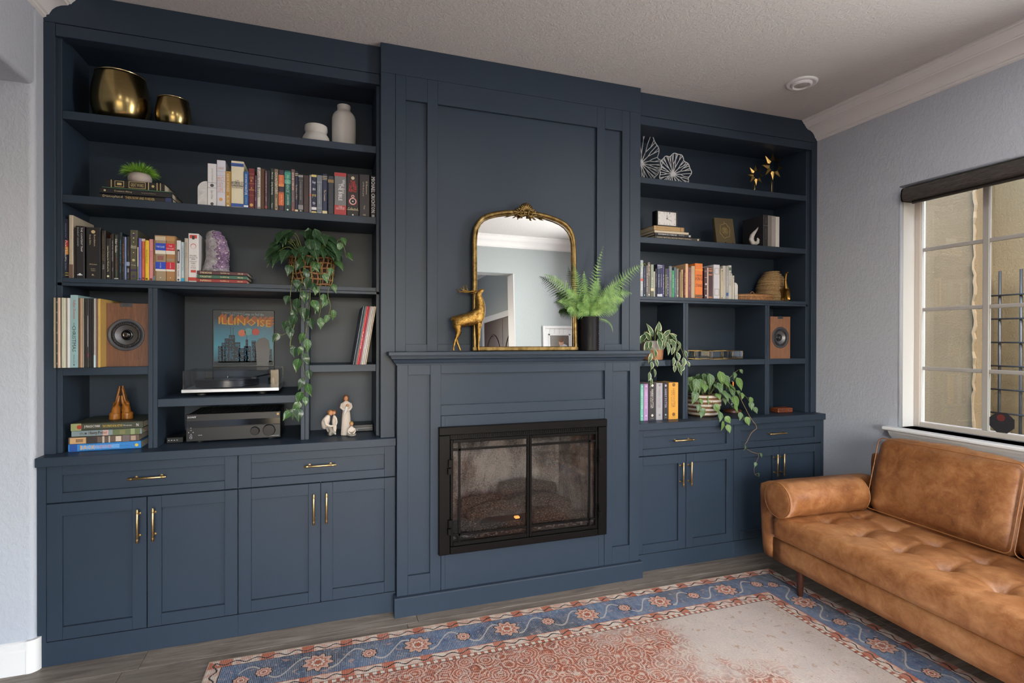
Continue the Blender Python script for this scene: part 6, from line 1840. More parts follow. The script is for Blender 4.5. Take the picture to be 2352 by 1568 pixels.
# ---------------------------------------------------------------- white horn, agate slab
HORN = NT('white_alabaster'); nz = HORN.noise(HORN.obj(), 40, 5, .6); HORN.base(HORN.mix(nz, hexc('a8a4a0'), hexc('d8d6d2'))); HORN.p(Roughness=.4); HORN.bump(nz, .4, .004)
hm = MB()
hm.tube([(2.845, 2.998, 2.225), (2.832, 2.998, 2.206), (2.812, 2.998, 2.186), (2.793, 2.998, 2.163), (2.786, 2.998, 2.138), (2.797, 2.998, 2.114), (2.822, 2.998, 2.1105)], [.002, .006, .0105, .0145, .0165, .0165, .014], 12)
hm.tube([(2.820, 2.998, 2.1085), (2.840, 2.998, 2.118), (2.846, 2.998, 2.138), (2.838, 2.998, 2.150)], [.013, .012, .009, .004], 10)
tag(hm.build('stone_horn', HORN.m, None, True), 'white alabaster horn carving in front of the black book', 'ornament')
AG = NT('agate'); nz = AG.noise(AG.obj(), 25, 5, .7, 1.0); AG.base(AG.ramp(nz, [(.35, hexc('b89c88')), (.55, hexc('d8cdc4')), (.75, hexc('e6e2de'))])); AG.p(Roughness=.3)
tag(MB().prism([(3.0395, 2.0945), (3.050, 2.0945), (3.075, 2.150), (3.071, 2.172), (3.052, 2.205), (3.0395, 2.208)], 'y', 3.04, 3.062).build('agate_slab', AG.m, None), 'pale agate slab standing beside the off white book', 'mineral')

# ---------------------------------------------------------------- round lidded tray, rope vase, brass goose
WK = NT('woven_wood'); co = WK.mapping(WK.obj(), (30, 30, 6)); nz = WK.noise(co, 6, 4, .7); WK.base(WK.ramp(nz, [(.3, hexc('5a3a22')), (.55, hexc('946640')), (.75, hexc('bd9467'))])); WK.p(Roughness=.6); WK.bump(nz, .4, .003)
tb = thing('lidded_basket', 'flat oval lidded wooden basket in front of the rope vase', 'basket', (2.862, 3.068, 1.7165))
sx_, sy_ = 1.0, .49
MB().lathe([(.168, 0), (.171, .003), (.171, .022), (.168, .024), (.05, .024), (.001, .024)], 48, 0, 0, 0, True, 'z', sx_, sy_).build('tray', WK.m, tb, 'auto', True)
MB().lathe([(.173, .0245), (.175, .027), (.174, .037), (.166, .041), (.12, .047), (.06, .050), (.001, .0505)], 48, 0, 0, 0, False, 'z', sx_, sy_).build('lid', wood('lid_wood', '7a5232', 'b08558', (3, 12, 3), .55), tb, 'auto', True)
lc = MB()
for k in range(30):
    a = 2 * PI * k / 30
    lc.tube([(.1725 * math.cos(a), .1725 * sy_ * math.sin(a), .004), (.1735 * math.cos(a), .1735 * sy_ * math.sin(a), .012)], .0012, 4)
lc.build('lacing', mat('pale_cord', 'c9b08a', .7), tb, False, True)
MB().tube([(.0 + .016 * math.cos(a), 0, .050 + .014 * math.sin(a)) for a in [PI * k / 10 for k in range(11)]], .0025, 6).build('ring_handle', WK.m, tb, True, True)
rv_ = thing('rope_vase', 'beehive vase wound with natural rope beside the brass goose', 'vase', (3.122, 3.157, 1.7165))
ROPE = NT('jute_rope'); co = ROPE.mapping(ROPE.obj(), (60, 60, 60)); nz = ROPE.noise(co, 3, 4, .75); ROPE.base(ROPE.ramp(nz, [(.3, hexc('6a5238')), (.55, hexc('a5875f')), (.78, hexc('cdb48a'))])); ROPE.p(Roughness=.85); ROPE.bump(nz, .6, .003)
zz = .006; q = random.Random(9); rows_ = []
while zz < .224:
    s_ = zz / .224
    r = .104 + .008 * math.sin(PI * min(1, s_ * 2.2)) if s_ < .4 else .111 * math.cos((s_ - .4) / .6 * 1.16) ** .9
    if s_ > .93: r = .050 + (s_ - .93) * .12
    r = max(r, .042)
    rows_.append((r, zz)); zz += .0098
for k, (r, z) in enumerate(rows_):
    ph_ = q.uniform(0, 6)
    MB().tube([((r - .005 + .0015 * math.sin(3 * a + ph_)) * math.cos(a), (r - .005 + .0015 * math.sin(3 * a + ph_)) * math.sin(a), z + .0022 * math.sin(a + ph_)) for a in [2 * PI * j / 30 for j in range(30)]], .0058, 6, closed=True).build('rope_coil', ROPE.m, rv_, True, True)
MB().lathe([(r * .93, z) for r, z in rows_], 24).build('core', ROPE.m, rv_, True, True)
gs_ = thing('brass_goose', 'small aged brass goose figurine with upright neck', 'figurine', (3.095, 3.002, 1.7165))
AGB = NT('aged_brass_dark'); nz = AGB.noise(AGB.obj(), 30, 4, .6); AGB.base(AGB.mix(nz, hexc('5e4620'), hexc('b48c48'))); AGB.p(Metallic=1.0, Roughness=.35)
S = SK()
b0 = S.p((.008, .006, .052), (.029, .029))
b1 = S.p((.012, .006, .080), (.021, .021), b0)
b2 = S.p((.006, .004, .110), .0125, b1)
b3 = S.p((.002, .002, .145), .0085, b2)
b4 = S.p((.001, -.002, .178), .0078, b3)
b5 = S.p((.002, -.006, .200), .0100, b4)
S.p((.002, -.022, .204), .0035, b5)
S.chain(b0, [((.024, .020, .040), .014), ((.036, .028, .030), .005)])
skinobj('goose_body', S, AGB.m, gs_, 2, 0)
for dx in (-.004, .016):
    MB().tube([(dx, .004, .030), (dx, .002, .006), (dx, -.002, .003), (dx, -.012, .002)], [.004, .003, .003, .004], 7).build('leg', AGB.m, gs_, True, True)

# ---------------------------------------------------------------- brass edged glass box
gb_ = thing('glass_box', 'low clear glass jewellery box with brass edges', 'box', (2.51, 3.10, 1.3075))
poly = [(2.330, 3.175), (2.300, 3.10), (2.330, 3.015), (2.445, 3.010), (2.470, 3.005), (2.722, 3.005), (2.736, 3.02), (2.736, 3.165), (2.690, 3.180)]
z0_, z1_ = 1.309, 1.3645
BR2 = mat('thin_brass', 'c9a662', .3, 1.0)
ed = MB()
n = len(poly)
for k in range(n):
    a, b = poly[k], poly[(k + 1) % n]
    ed.tube([(a[0], a[1], z0_), (b[0], b[1], z0_)], .0018, 5).tube([(a[0], a[1], z1_), (b[0], b[1], z1_)], .0020, 5).tube([(a[0], a[1], z0_), (a[0], a[1], z1_)], .0018, 5)
for xx in (2.556, 2.640):
    ed.tube([(xx, 3.005, z0_), (xx, 3.005, z1_)], .0016, 5)
ed.build('brass_edges', BR2, gb_, True)
GBX = clear_glass('box_glass', (.86, .9, .93), 1.0)
for k in range(n):
    a, b = poly[k], poly[(k + 1) % n]
    MB().add([(a[0], a[1], z0_), (b[0], b[1], z0_), (b[0], b[1], z1_), (a[0], a[1], z1_)], [(0, 1, 2, 3)]).build('glass_pane', GBX, gb_)
MB().add([(p[0], p[1], z1_) for p in poly], [tuple(range(n))]).build('glass_lid', GBX, gb_)
MB().add([(p[0], p[1], z0_ - .0008) for p in poly], [tuple(range(n))]).build('mirror_floor', mat('box_mirror', 'a8b0b8', .1, 1.0), gb_)

# ---------------------------------------------------------------- leather box, glass bottle on wooden base
lb = MB()
lb.box(3.03, 3.165, 2.995, 3.075, CT + .0005, CT + .034, .006)
LB = NT('brown_leather'); nz = LB.noise(LB.obj(), 30, 5, .7); LB.base(LB.mix(nz, hexc('4a2214'), hexc('8a4a2c'))); LB.p(Roughness=.4); LB.bump(LB.noise(LB.obj(), 120, 3), .3, .003)
lt_ = thing('leather_box', 'small worn brown leather box in the corner bay', 'box', (3.10, 3.035, CT))
lb.build('body', LB.m, lt_)
MB().tube([(3.03, 2.994, CT + .022), (3.10, 2.9935, CT + .0215), (3.165, 2.994, CT + .022)], .0012, 5).build('lid_seam', DARKGAP, lt_)
MB().lathe([(.004, 0), (.0045, -.003), (.001, -.004)], 12, 3.115, 2.9945, CT + .018, False, 'y').build('clasp', BRASS, lt_)
bt_ = thing('glass_bottle', 'slim glass bottle with copper band behind the basket plant', 'bottle', (2.755, 3.14, CT))
MB().lathe([(.058, 0), (.062, .004), (.060, .018), (.052, .024), (.001, .024)], 32).build('wooden_base', wood('base_wood', '3a1f16', '6a3f2c', (4, 4, 4), .4), bt_, 'auto', True)
MB().lathe([(.020, .025), (.022, .03), (.022, .15), (.018, .165), (.012, .175), (.012, .225), (.013, .23)], 24, cap=False).build('bottle_glass', clear_glass('bottle_glass', (.85, .88, .9), 1.0), bt_, True, True)
MB().lathe([(.0128, .176), (.0132, .18), (.0132, .215), (.0128, .219)], 20, cap=False).build('copper_band', mat('copper', 'b86a3c', .25, 1.0), bt_, True, True)
# ================================================================ leafy plants
def leaf_mesh(name, m, L=1.0, W=.72, heart=True, fold=.22, droop=.25, nu=6, nv=9, margin=None):
    """leaf lying in +Y from its stalk; returns a shared mesh (unit length)"""
    vs, fs, mi = [], [], []
    for j in range(nv + 1):
        t = j / nv
        if heart:
            w = W * .5 * (math.sin(PI * min(1, t * 1.02 + .0) ** .58)) * (1 - .18 * t)
            y = t - (.0)
        else:
            w = W * .5 * math.sin(PI * t ** .85) ** .9
            y = t
        if t >= .999: w = .004
        for i in range(nu + 1):
            s = (i / nu) * 2 - 1
            x = s * w
            yy = y
            if heart and t < .3:
                yy = y - .16 * (abs(s) ** 1.6) * (1 - t / .3)
            z = fold * abs(x) - droop * y * y + .02 * math.sin(6 * y + 3 * s)
            vs.append((x, yy, z))
    for j in range(nv):
        for i in range(nu):
            a = j * (nu + 1) + i
            fs.append((a, a + 1, a + nu + 2, a + nu + 1))
            mi.append(1 if (margin and (i in (0, nu - 1))) else 0)
    me = bpy.data.meshes.new(name)
    me.from_pydata(vs, [], fs)
    for mm in (m if isinstance(m, list) else [m]): me.materials.append(mm)
    if margin: me.polygons.foreach_set('material_index', mi)
    me.polygons.foreach_set('use_smooth', [True] * len(fs))
    return me
def leaf_mat(name, c1, c2, vein, rough=.38):
    g = NT(name)
    co = g.obj()
    sp = g.n('ShaderNodeSeparateXYZ'); g.l(co, sp.inputs[0])
    ax = g.math('ABSOLUTE', sp.outputs[0])
    nz = g.noise(co, 4, 3, .6)
    base = g.mix(nz, hexc(c1), hexc(c2))
    # side veins sweep from the midrib to the margin
    ph = g.math('SUBTRACT', g.math('MULTIPLY', sp.outputs[1], 26), g.math('MULTIPLY', ax, 30))
    vv = g.math('GREATER_THAN', g.math('SINE', ph), .90)
    mid = g.math('LESS_THAN', ax, .016)
    f = g.math('MAXIMUM', g.math('MULTIPLY', vv, .30), g.math('MULTIPLY', mid, .65))
    g.base(g.mix(f, base, hexc(vein)))
    g.p(Roughness=rough)
    oi = g.n('ShaderNodeObjectInfo')
    return g.m
def place_leaf(meshes, parent, pos, tip, nrm, size, q, name='leaf'):
    tip = Vector(tip).normalized(); nrm = Vector(nrm)
    nrm = (nrm - tip * nrm.dot(tip))
    nrm = nrm.normalized() if nrm.length > 1e-4 else tip.orthogonal().normalized()
    sd = tip.cross(nrm)
    o = link(name, q.choice(meshes), parent)
    w = WL.get(parent.name, (0, 0, 0))
    m = Matrix((sd, tip, nrm)).transposed().to_4x4() @ Matrix.Scale(size, 4)
    m.translation = Vector(pos) - Vector(w)
    o.matrix_basis = m
    return o
def spline(pts, n):
    P_ = [Vector(p) for p in pts]
    out = []
    m = len(P_) - 1
    for k in range(n + 1):
        t = k / n * m
        i = min(int(t), m - 1); f = t - i
        a, b, c, d = P_[max(i - 1, 0)], P_[i], P_[i + 1], P_[min(i + 2, m)]
        out.append(.5 * ((2 * b) + (c - a) * f + (2 * a - 5 * b + 4 * c - d) * f * f + (3 * b - a - 3 * c + d) * f ** 3))
    return out
STEM = mat('vine_stem', '7d8a4a', .5, 0, None, .2)
STEMB = mat('brown_vine_stem', '9a7a58', .6, 0, None, .2)
def vine(parent, pts, n, meshes, smin, smax, q, stemm=STEM, r=.0018, skip=0, toward=(0, -1, .2), spread=.55, name='vine_stem'):
    cv = spline(pts, 26)
    MB().tube(cv, [r * (1 - .5 * k / 26) for k in range(27)], 5).build(name, stemm, parent, True)
    for k in range(n):
        t = (k + .6 + skip) / (n + skip)
        i = min(25, int(t * 26))
        c = cv[i]
        sg = 1 if k % 2 else -1
        tg = (cv[min(26, i + 1)] - cv[max(0, i - 1)]).normalized()
        d = Vector((sg * q.uniform(.15, .9) * spread, -q.uniform(.1, .45), -q.uniform(.55, 1.0))) + tg * .2
        d.normalize()
        stalk = c + Vector((sg * q.uniform(.006, .02), -q.uniform(.004, .016), q.uniform(-.004, .012)))
        MB().tube([c, (c + stalk) / 2 + Vector((0, -.002, .004)), stalk], r * .7, 4).build('leaf_stalk', stemm, parent, True)
        nr = Vector(toward) + Vector((q.uniform(-.5, .5), q.uniform(-.2, .2), q.uniform(-.3, .5)))
        place_leaf(meshes, parent, stalk, d, nr, q.uniform(smin, smax), q)

# ---------------------------------------------------------------- trailing plant in a woven basket (left bookcase)
q = random.Random(21)
DK = leaf_mat('dark_glossy_leaf', '1d3522', '2c4a2e', '6d8a5c', .3)
MDG = leaf_mat('mid_glossy_leaf', '2c4d2a', '3f6a38', '8fa86c', .32)
LM = [leaf_mesh('leaf_a', DK, W=.80, fold=.25, droop=.30), leaf_mesh('leaf_b', DK, W=.74, fold=.12, droop=.45), leaf_mesh('leaf_c', DK, W=.86, fold=.35, droop=.15)]
LM2 = [leaf_mesh('leaf_d', MDG, W=.78, fold=.22, droop=.30), leaf_mesh('leaf_e', MDG, W=.70, fold=.10, droop=.5)]
po = thing('trailing_plant', 'dark green heart-leaved trailing plant in a woven basket', 'potted plant', (-.075, 3.105, 1.7165))
BK = NT('basket_reed'); nz = BK.noise(BK.mapping(BK.obj(), (40, 40, 40)), 3, 4, .7); BK.base(BK.ramp(nz, [(.3, hexc('5f3f24')), (.55, hexc('9a7048')), (.78, hexc('c8a478'))])); BK.p(Roughness=.7); BK.bump(nz, .5, .003)
MB().lathe([(.088, 0), (.098, .01), (.108, .06), (.112, .12), (.110, .158), (.102, .16), (.100, .14), (.001, .138)], 36).build('basket_liner', mat('dark_liner', '2a1d12', .9), po, True, True)
for k in range(24):
    a = 2 * PI * k / 24
    MB().tube([((.095 + .019 * math.sin(PI * .55 * s)) * math.cos(a + .05 * math.sin(8 * s)), (.095 + .019 * math.sin(PI * .55 * s)) * math.sin(a + .05 * math.sin(8 * s)), .004 + .158 * s) for s in [j / 8 for j in range(9)]], .0042, 6).build('basket_rib', BK.m, po, True, True)
for k in range(6):
    z = .012 + .028 * k
    r0 = .097 + .019 * math.sin(PI * .55 * z / .16)
    MB().tube([((r0 + .004 * math.cos(12 * a + PI * k)) * math.cos(a), (r0 + .004 * math.cos(12 * a + PI * k)) * math.sin(a), z + .003 * math.sin(6 * a)) for a in [2 * PI * j / 48 for j in range(48)]], .0048, 6, closed=True).build('basket_weaver', BK.m, po, True, True)
# crown of leaves: (x, y, z) targets spread over the mound seen in the photo
def mound(parent, cx, cy, cz, rx, ry, rz, n, meshes, smin, smax, q, root):
    for k in range(n):
        a = q.uniform(0, 2 * PI)
        el = q.uniform(-.25, 1.0)
        ce = math.sqrt(max(0, 1 - el * el * .9))
        p = Vector((cx + rx * ce * math.cos(a), cy + ry * ce * math.sin(a), cz + rz * el))
        if p.y > cy + .06: p.y = cy + .06
        out = Vector((math.cos(a) * ce, math.sin(a) * ce * .7 - .5, .2))
        d = Vector((math.cos(a) * .7 * ce, math.sin(a) * .5 - .25, -q.uniform(.35, 1.0)))
        nr = out + Vector((q.uniform(-.3, .3), -.5, .55 + q.uniform(-.2, .3)))
        sz = q.uniform(smin, smax)
        if k % 2 == 0:
            r_ = Vector(root) + Vector((math.cos(a) * .05, math.sin(a) * .05, 0))
            MB().tube(spline([r_, (r_ + p) / 2 + Vector((0, 0, .05)), p], 8), .0018, 4).build('leaf_stalk', STEM, parent, True)
        place_leaf(meshes, parent, p, d, nr, sz, q)
mound(po, -.105, 3.02, 1.90, .150, .10, .115, 62, LM, .060, .092, q, (-.075, 3.09, 1.86))
mound(po, -.04, 3.01, 1.85, .10, .08, .08, 16, LM2, .045, .062, q, (-.06, 3.09, 1.86))
YV = 2.948
def ws(*pp): return [(x, YV - .004 * i % 3 * 0, z) for i, (x, z) in enumerate(pp)]
vine(po, [(-.11, 3.0, 1.86), (-.115, 2.95, 1.76), (-.128, YV, 1.68), (-.135, YV, 1.60), (-.15, YV, 1.54)], 7, LM, .050, .066, q)
vine(po, [(-.16, 3.0, 1.85), (-.165, 2.95, 1.75), (-.175, YV, 1.66), (-.17, YV, 1.58), (-.185, YV, 1.52), (-.195, YV, 1.47), (-.235, YV, 1.455)], 7, LM, .040, .056, q)
vine(po, [(-.07, 3.0, 1.86), (-.075, 2.95, 1.77), (-.08, YV, 1.68), (-.085, YV, 1.58), (-.10, YV, 1.48), (-.112, YV, 1.40), (-.118, YV, 1.32), (-.105, YV, 1.25), (-.108, YV, 1.17), (-.12, YV, 1.10), (-.155, YV, 1.072), (-.195, YV, 1.085)], 22, LM + LM2, .042, .062, q)
vine(po, [(-.03, 3.0, 1.85), (-.03, 2.95, 1.76), (-.035, YV, 1.68), (-.03, YV, 1.60), (-.045, YV, 1.52)], 6, LM2, .042, .056, q)
vine(po, [(.02, 3.0, 1.85), (.03, 2.96, 1.75), (.005, YV, 1.68), (.018, YV, 1.61), (.012, YV, 1.565), (.045, YV, 1.555)], 5, LM2, .040, .052, q)
vine(po, [(-.15, YV, 1.54), (-.175, YV, 1.42), (-.165, YV, 1.395), (-.12, YV, 1.372), (-.11, YV, 1.33)], 4, LM, .034, .046, q)
vine(po, [(.01, 3.05, 1.87), (.06, 3.03, 1.97), (.085, 3.0, 1.93), (.098, 2.99, 1.87)], 4, LM2, .040, .050, q)

# ---------------------------------------------------------------- philodendron in the striped basket (right counter)
q = random.Random(33)
PG = leaf_mat('grey_green_leaf', '3f5c3a', '587850', 'a8ba8c', .42)
PG2 = leaf_mat('fresh_green_leaf', '4d7038', '6a8c4c', 'b0c088', .42)
LP = [leaf_mesh('leaf_p', PG, W=.80, fold=.2, droop=.3), leaf_mesh('leaf_q', PG, W=.72, fold=.3, droop=.5), leaf_mesh('leaf_r', PG2, W=.84, fold=.15, droop=.25)]
pp = thing('basket_plant', 'green heart-leaved plant in a brown and white striped basket', 'potted plant', (2.45, 3.085, CT + .0005))
SB = NT('striped_basket')
sp = SB.n('ShaderNodeSeparateXYZ'); SB.l(SB.obj(), sp.inputs[0])
nz = SB.noise(SB.mapping(SB.obj(), (60, 60, 30)), 3, 4, .7)
w_ = SB.math('FRACT', SB.math('MULTIPLY', SB.math('ADD', sp.outputs[2], SB.math('MULTIPLY', nz, .004)), 34))
SB.base(SB.mix(SB.math('GREATER_THAN', w_, .52), SB.mix(nz, hexc('4a3020'), hexc('8a6844')), SB.mix(nz, hexc('b8aea4'), hexc('dcd6ce'))))
SB.p(Roughness=.8); SB.bump(nz, .5, .004)
cprof = [(.085, 0), (.092, .006)]
for k in range(11):
    z = .012 + .0125 * k
    r = .096 + .030 * math.sin(PI * min(1, z / .15) * .62)
    cprof += [(r + .003, z), (r - .002, z + .006)]
cprof += [(.118, .150), (.108, .150), (.1, .13), (.001, .128)]
MB().lathe(cprof, 40).build('basket', SB.m, pp, True, True)
mound(pp, 2.455, 3.045, 1.09, .165, .10, .115, 42, LP, .050, .082, q, (2.45, 3.08, 1.06))
for x, z, tx in ((2.315, 1.09, -.3), (2.32, 1.17, -.2), (2.43, 1.20, 0), (2.515, 1.215, .1), (2.56, 1.19, .2), (2.60, 1.12, .3), (2.63, 1.05, .2), (2.66, 1.17, .3)):
    place_leaf(LP, pp, (x, 2.985, z), (tx, -.3, -.8), (tx * .4, -1, .35), q.uniform(.075, .092), q)
YW = 2.86
vine(pp, [(2.37, 3.03, 1.07), (2.335, 2.98, 1.04), (2.315, 2.94, .985), (2.30, 2.90, .955)], 5, LP, .040, .052, q)
vine(pp, [(2.44, 3.0, 1.07), (2.43, 2.95, 1.02), (2.44, 2.90, .97), (2.445, YW, .93), (2.44, YW, .895), (2.455, YW, .87)], 6, LP, .046, .062, q)
vine(pp, [(2.53, 3.0, 1.07), (2.55, 2.94, 1.02), (2.575, 2.90, .97), (2.60, YW, .94), (2.595, YW, .91)], 4, LP, .044, .058, q)
vine(pp, [(2.55, 3.0, 1.08), (2.64, 2.98, 1.09), (2.70, 2.96, 1.06), (2.74, 2.95, 1.0), (2.755, 2.94, .96)], 6, LP, .044, .060, q)
vine(pp, [(2.60, 3.05, 1.12), (2.66, 3.03, 1.20), (2.705, 3.02, 1.235)], 4, LP, .030, .044, q)
# long bare runner over the counter edge
vine(pp, [(2.66, 2.97, 1.06), (2.675, 2.92, .97), (2.655, YW, .925), (2.70, YW - .012, .86), (2.662, YW - .008, .83), (2.628, YW - .004, .775), (2.61, YW, .735), (2.655, YW - .01, .70), (2.715, YW - .012, .68), (2.705, YW - .006, .635), (2.685, YW - .004, .59), (2.695, YW, .545), (2.725, YW, .53)], 4, LP, .018, .036, q, STEMB, .0020, skip=3)

# ---------------------------------------------------------------- variegated hoya in a dipped pot
q = random.Random(44)
HG = leaf_mat('hoya_green', '33502f', '446442', '86a070', .35)
HM = mat('hoya_cream_margin', 'd8dcb8', .4)
LH = [leaf_mesh('leaf_h', [HG, HM], W=.46, heart=False, fold=.25, droop=.35, margin=True, nu=8), leaf_mesh('leaf_i', [HG, HM], W=.54, heart=False, fold=.4, droop=.1, margin=True, nu=8), leaf_mesh('leaf_j', [HG, HM], W=.40, heart=False, fold=.15, droop=.6, margin=True, nu=8)]
hy_ = thing('hoya_plant', 'cream edged trailing hoya in a two tone pot by the mantel end', 'potted plant', (2.035, 3.075, 1.3075))
HP_ = NT('dipped_pot')
sp = HP_.n('ShaderNodeSeparateXYZ'); HP_.l(HP_.obj(), sp.inputs[0])
gr = HP_.noise(HP_.mapping(HP_.obj(), (1, 1, .2)), 160, 2, .6)
HP_.base(HP_.mix(HP_.math('GREATER_THAN', sp.outputs[2], .066), HP_.mix(gr, hexc('a8714a'), hexc('c49270')), HP_.mix(gr, hexc('8f8a88'), hexc('cfcac6'))))
HP_.p(Roughness=.7); HP_.bump(gr, .3, .002)
MB().lathe([(.070, 0), (.073, .003), (.082, .118), (.083, .124), (.078, .125), (.074, .10), (.001, .1)], 40).build('pot', HP_.m, hy_, True, True)
mound(hy_, 2.045, 3.02, 1.44, .105, .08, .065, 30, LH, .055, .085, q, (2.035, 3.06, 1.41))
for tx, tz, px, pz in ((-.3, .9, 2.0, 1.46), (.1, 1.0, 2.03, 1.47), (.7, .6, 2.08, 1.46), (.9, .25, 2.10, 1.45), (-.6, .6, 1.98, 1.44), (.95, -.1, 2.11, 1.43)):
    place_leaf(LH, hy_, (px, 3.01, pz), (tx, -.25, tz), (tx * .2, -1, .3), q.uniform(.07, .095), q)
vine(hy_, [(2.07, 3.0, 1.43), (2.12, 2.965, 1.41), (2.13, 2.955, 1.34), (2.12, YV, 1.28), (2.14, YV, 1.265)], 8, LH, .046, .066, q)
vine(hy_, [(2.10, 3.0, 1.44), (2.16, 2.97, 1.42), (2.19, 2.955, 1.36), (2.20, YV, 1.30), (2.185, YV, 1.265)], 7, LH, .044, .062, q)
vine(hy_, [(1.99, 3.0, 1.42), (1.965, 2.965, 1.37), (1.955, YV, 1.30), (1.945, YV, 1.24), (1.93, YV, 1.19)], 8, LH, .050, .070, q)
# ================================================================ rug
def rug_mat(hx, hy):
    g = NT('faded_oriental_rug')
    co = g.obj()
    sp = g.n('ShaderNodeSeparateXYZ'); g.l(co, sp.inputs[0])
    x, y = sp.outputs[0], sp.outputs[1]
    dx = g.math('SUBTRACT', hx, g.math('ABSOLUTE', x)); dy = g.math('SUBTRACT', hy, g.math('ABSOLUTE', y))
    d = g.math('MINIMUM', dx, dy)
    onx = g.math('LESS_THAN', dx, dy)
    s = g.math('ADD', g.math('MULTIPLY', onx, y), g.math('MULTIPLY', g.math('SUBTRACT', 1.0, onx), x))
    wob = g.math('MULTIPLY', g.math('SUBTRACT', g.noise(co, 35, 3, .6), .5), .012)
    d = g.math('ADD', d, wob)
    big = g.noise(co, 1.7, 5, .65)
    mid = g.noise(co, 8, 6, .7)
    fine = g.noise(co, 70, 4, .75)
    C = {k: hexc(v) for k, v in dict(cream='d8cabb', pink='cc9f8c', coral='b8694f', red='a5583f', blue='6a7f9a', deep='47587a', char='45484f', grey='b0acab', tan='a68a70', ink='2a2628', sky='8aa0b4').items()}
    # --- field: coral ground, cream/grey wear, outlined ornament
    vo = g.n('ShaderNodeTexVoronoi', feature='DISTANCE_TO_EDGE'); g.l(g.mapping(co, (1, 1.25, 1)), vo.inputs['Vector']); vo.inputs['Scale'].default_value = 17
    v2 = g.n('ShaderNodeTexVoronoi'); g.l(co, v2.inputs['Vector']); v2.inputs['Scale'].default_value = 13
    ring = g.math('SINE', g.math('MULTIPLY', g.math('ADD', v2.outputs['Distance'], g.math('MULTIPLY', fine, .25)), 34))
    field = g.mix(g.ramp(mid, [(.40, (0, 0, 0)), (.60, (1, 1, 1))]), C['red'], C['coral'])
    field = g.mix(g.math('MULTIPLY', g.math('GREATER_THAN', ring, .72), .75), field, C['cream'])
    field = g.mix(g.math('MULTIPLY', g.math('LESS_THAN', ring, -.86), .6), field, C['ink'])
    field = g.mix(g.math('MULTIPLY', g.math('LESS_THAN', g.math('ADD', vo.outputs['Distance'], g.math('MULTIPLY', g.math('SUBTRACT', fine, .5), .14)), .020), .6), field, C['cream'])
    field = g.mix(g.math('MULTIPLY', g.math('COMPARE', vo.outputs['Distance'], .05, .012), .55), field, C['ink'])
    # medallion in blue
    mx = g.math('SUBTRACT', x, -.25); my = g.math('SUBTRACT', y, .95)
    md = g.math('ADD', g.math('ABSOLUTE', g.math('MULTIPLY', mx, .75)), g.math('ABSOLUTE', g.math('MULTIPLY', my, 1.25)))
    md = g.math('ADD', md, g.math('MULTIPLY', g.math('SUBTRACT', mid, .5), .16))
    inm = g.math('LESS_THAN', md, .42)
    med = g.mix(g.ramp(fine, [(.4, (0, 0, 0)), (.6, (1, 1, 1))]), C['char'], C['sky'])
    med = g.mix(g.math('MULTIPLY', g.math('GREATER_THAN', ring, .4), .8), med, C['cream'])
    field = g.mix(g.math('MULTIPLY', inm, .85), field, med)
    # wear: grey-beige towards the sofa side and in clouds
    wr_ = g.math('ADD', g.math('MULTIPLY', g.math('ADD', x, .25), .62), g.math('MULTIPLY', g.math('SUBTRACT', big, .5), 2.6))
    wr_ = g.ramp(wr_, [(.25, (0, 0, 0)), (.62, (.86, .86, .86))])
    worn = g.mix(mid, C['grey'], C['cream'])
    worn = g.mix(g.math('MULTIPLY', g.math('GREATER_THAN', g.noise(co, 22, 4, .7), .62), .75), worn, C['tan'])
    worn = g.mix(g.math('MULTIPLY', g.math('GREATER_THAN', g.noise(g.mapping(co, (1.0, 2.4, 1)), 26, 5, .8, 1.5), .66), .8), worn, C['ink'])
    field = g.mix(wr_, field, worn)
    # --- blue main border with rosettes
    per = .44
    def fr(off):
        return g.math('MULTIPLY', g.math('SUBTRACT', g.math('FRACT', g.math('ADD', g.math('DIVIDE', s, per), off)), .5), per)
    v = g.math('SUBTRACT', d, .156)
    bchar = g.ramp(g.noise(co, 1.1, 2, .5), [(.46, (0, 0, 0)), (.54, (1, 1, 1))])
    blue = g.mix(g.ramp(mid, [(.35, (0, 0, 0)), (.65, (1, 1, 1))]), C['deep'], C['blue'])
    blue = g.mix(g.math('MULTIPLY', bchar, .75), blue, C['char'])
    blue = g.mix(g.math('MULTIPLY', g.math('GREATER_THAN', fine, .58), .55), blue, C['sky'])
    blue = g.mix(g.math('MULTIPLY', g.math('GREATER_THAN', g.noise(co, 30, 4, .7, .8), .62), .6), blue, C['pink'])
    def rosette(colr, off, R0, R1):
        u = fr(off)
        r = g.math('SQRT', g.math('ADD', g.math('MULTIPLY', u, u), g.math('MULTIPLY', v, v)))
        a = g.math('ARCTAN2', v, u)
        R_ = g.math('ADD', R0, g.math('MULTIPLY', g.math('SINE', g.math('MULTIPLY', a, 9)), R1))
        c = g.mix(g.math('LESS_THAN', r, g.math('ADD', R_, .006)), colr, C['ink'])
        c = g.mix(g.math('LESS_THAN', r, R_), c, C['pink'])
        c = g.mix(g.math('LESS_THAN', r, g.math('MULTIPLY', R_, .68)), c, C['coral'])
        c = g.mix(g.math('LESS_THAN', r, g.math('MULTIPLY', R_, .48)), c, C['cream'])
        c = g.mix(g.math('LESS_THAN', r, g.math('MULTIPLY', R_, .30)), c, C['red'])
        return c
    vinew = g.math('SUBTRACT', v, g.math('MULTIPLY', g.math('SINE', g.math('MULTIPLY', s, 2 * PI / per * 2)), .055))
    blue = g.mix(g.math('MULTIPLY', g.math('LESS_THAN', g.math('ABSOLUTE', vinew), .006), .6), blue, C['cream'])
    blue = rosette(blue, 0.0, .056, .009)
    blue = rosette(blue, 0.5, .030, .003)
    # --- guard borders
    wv = g.math('SINE', g.math('MULTIPLY', s, 75))
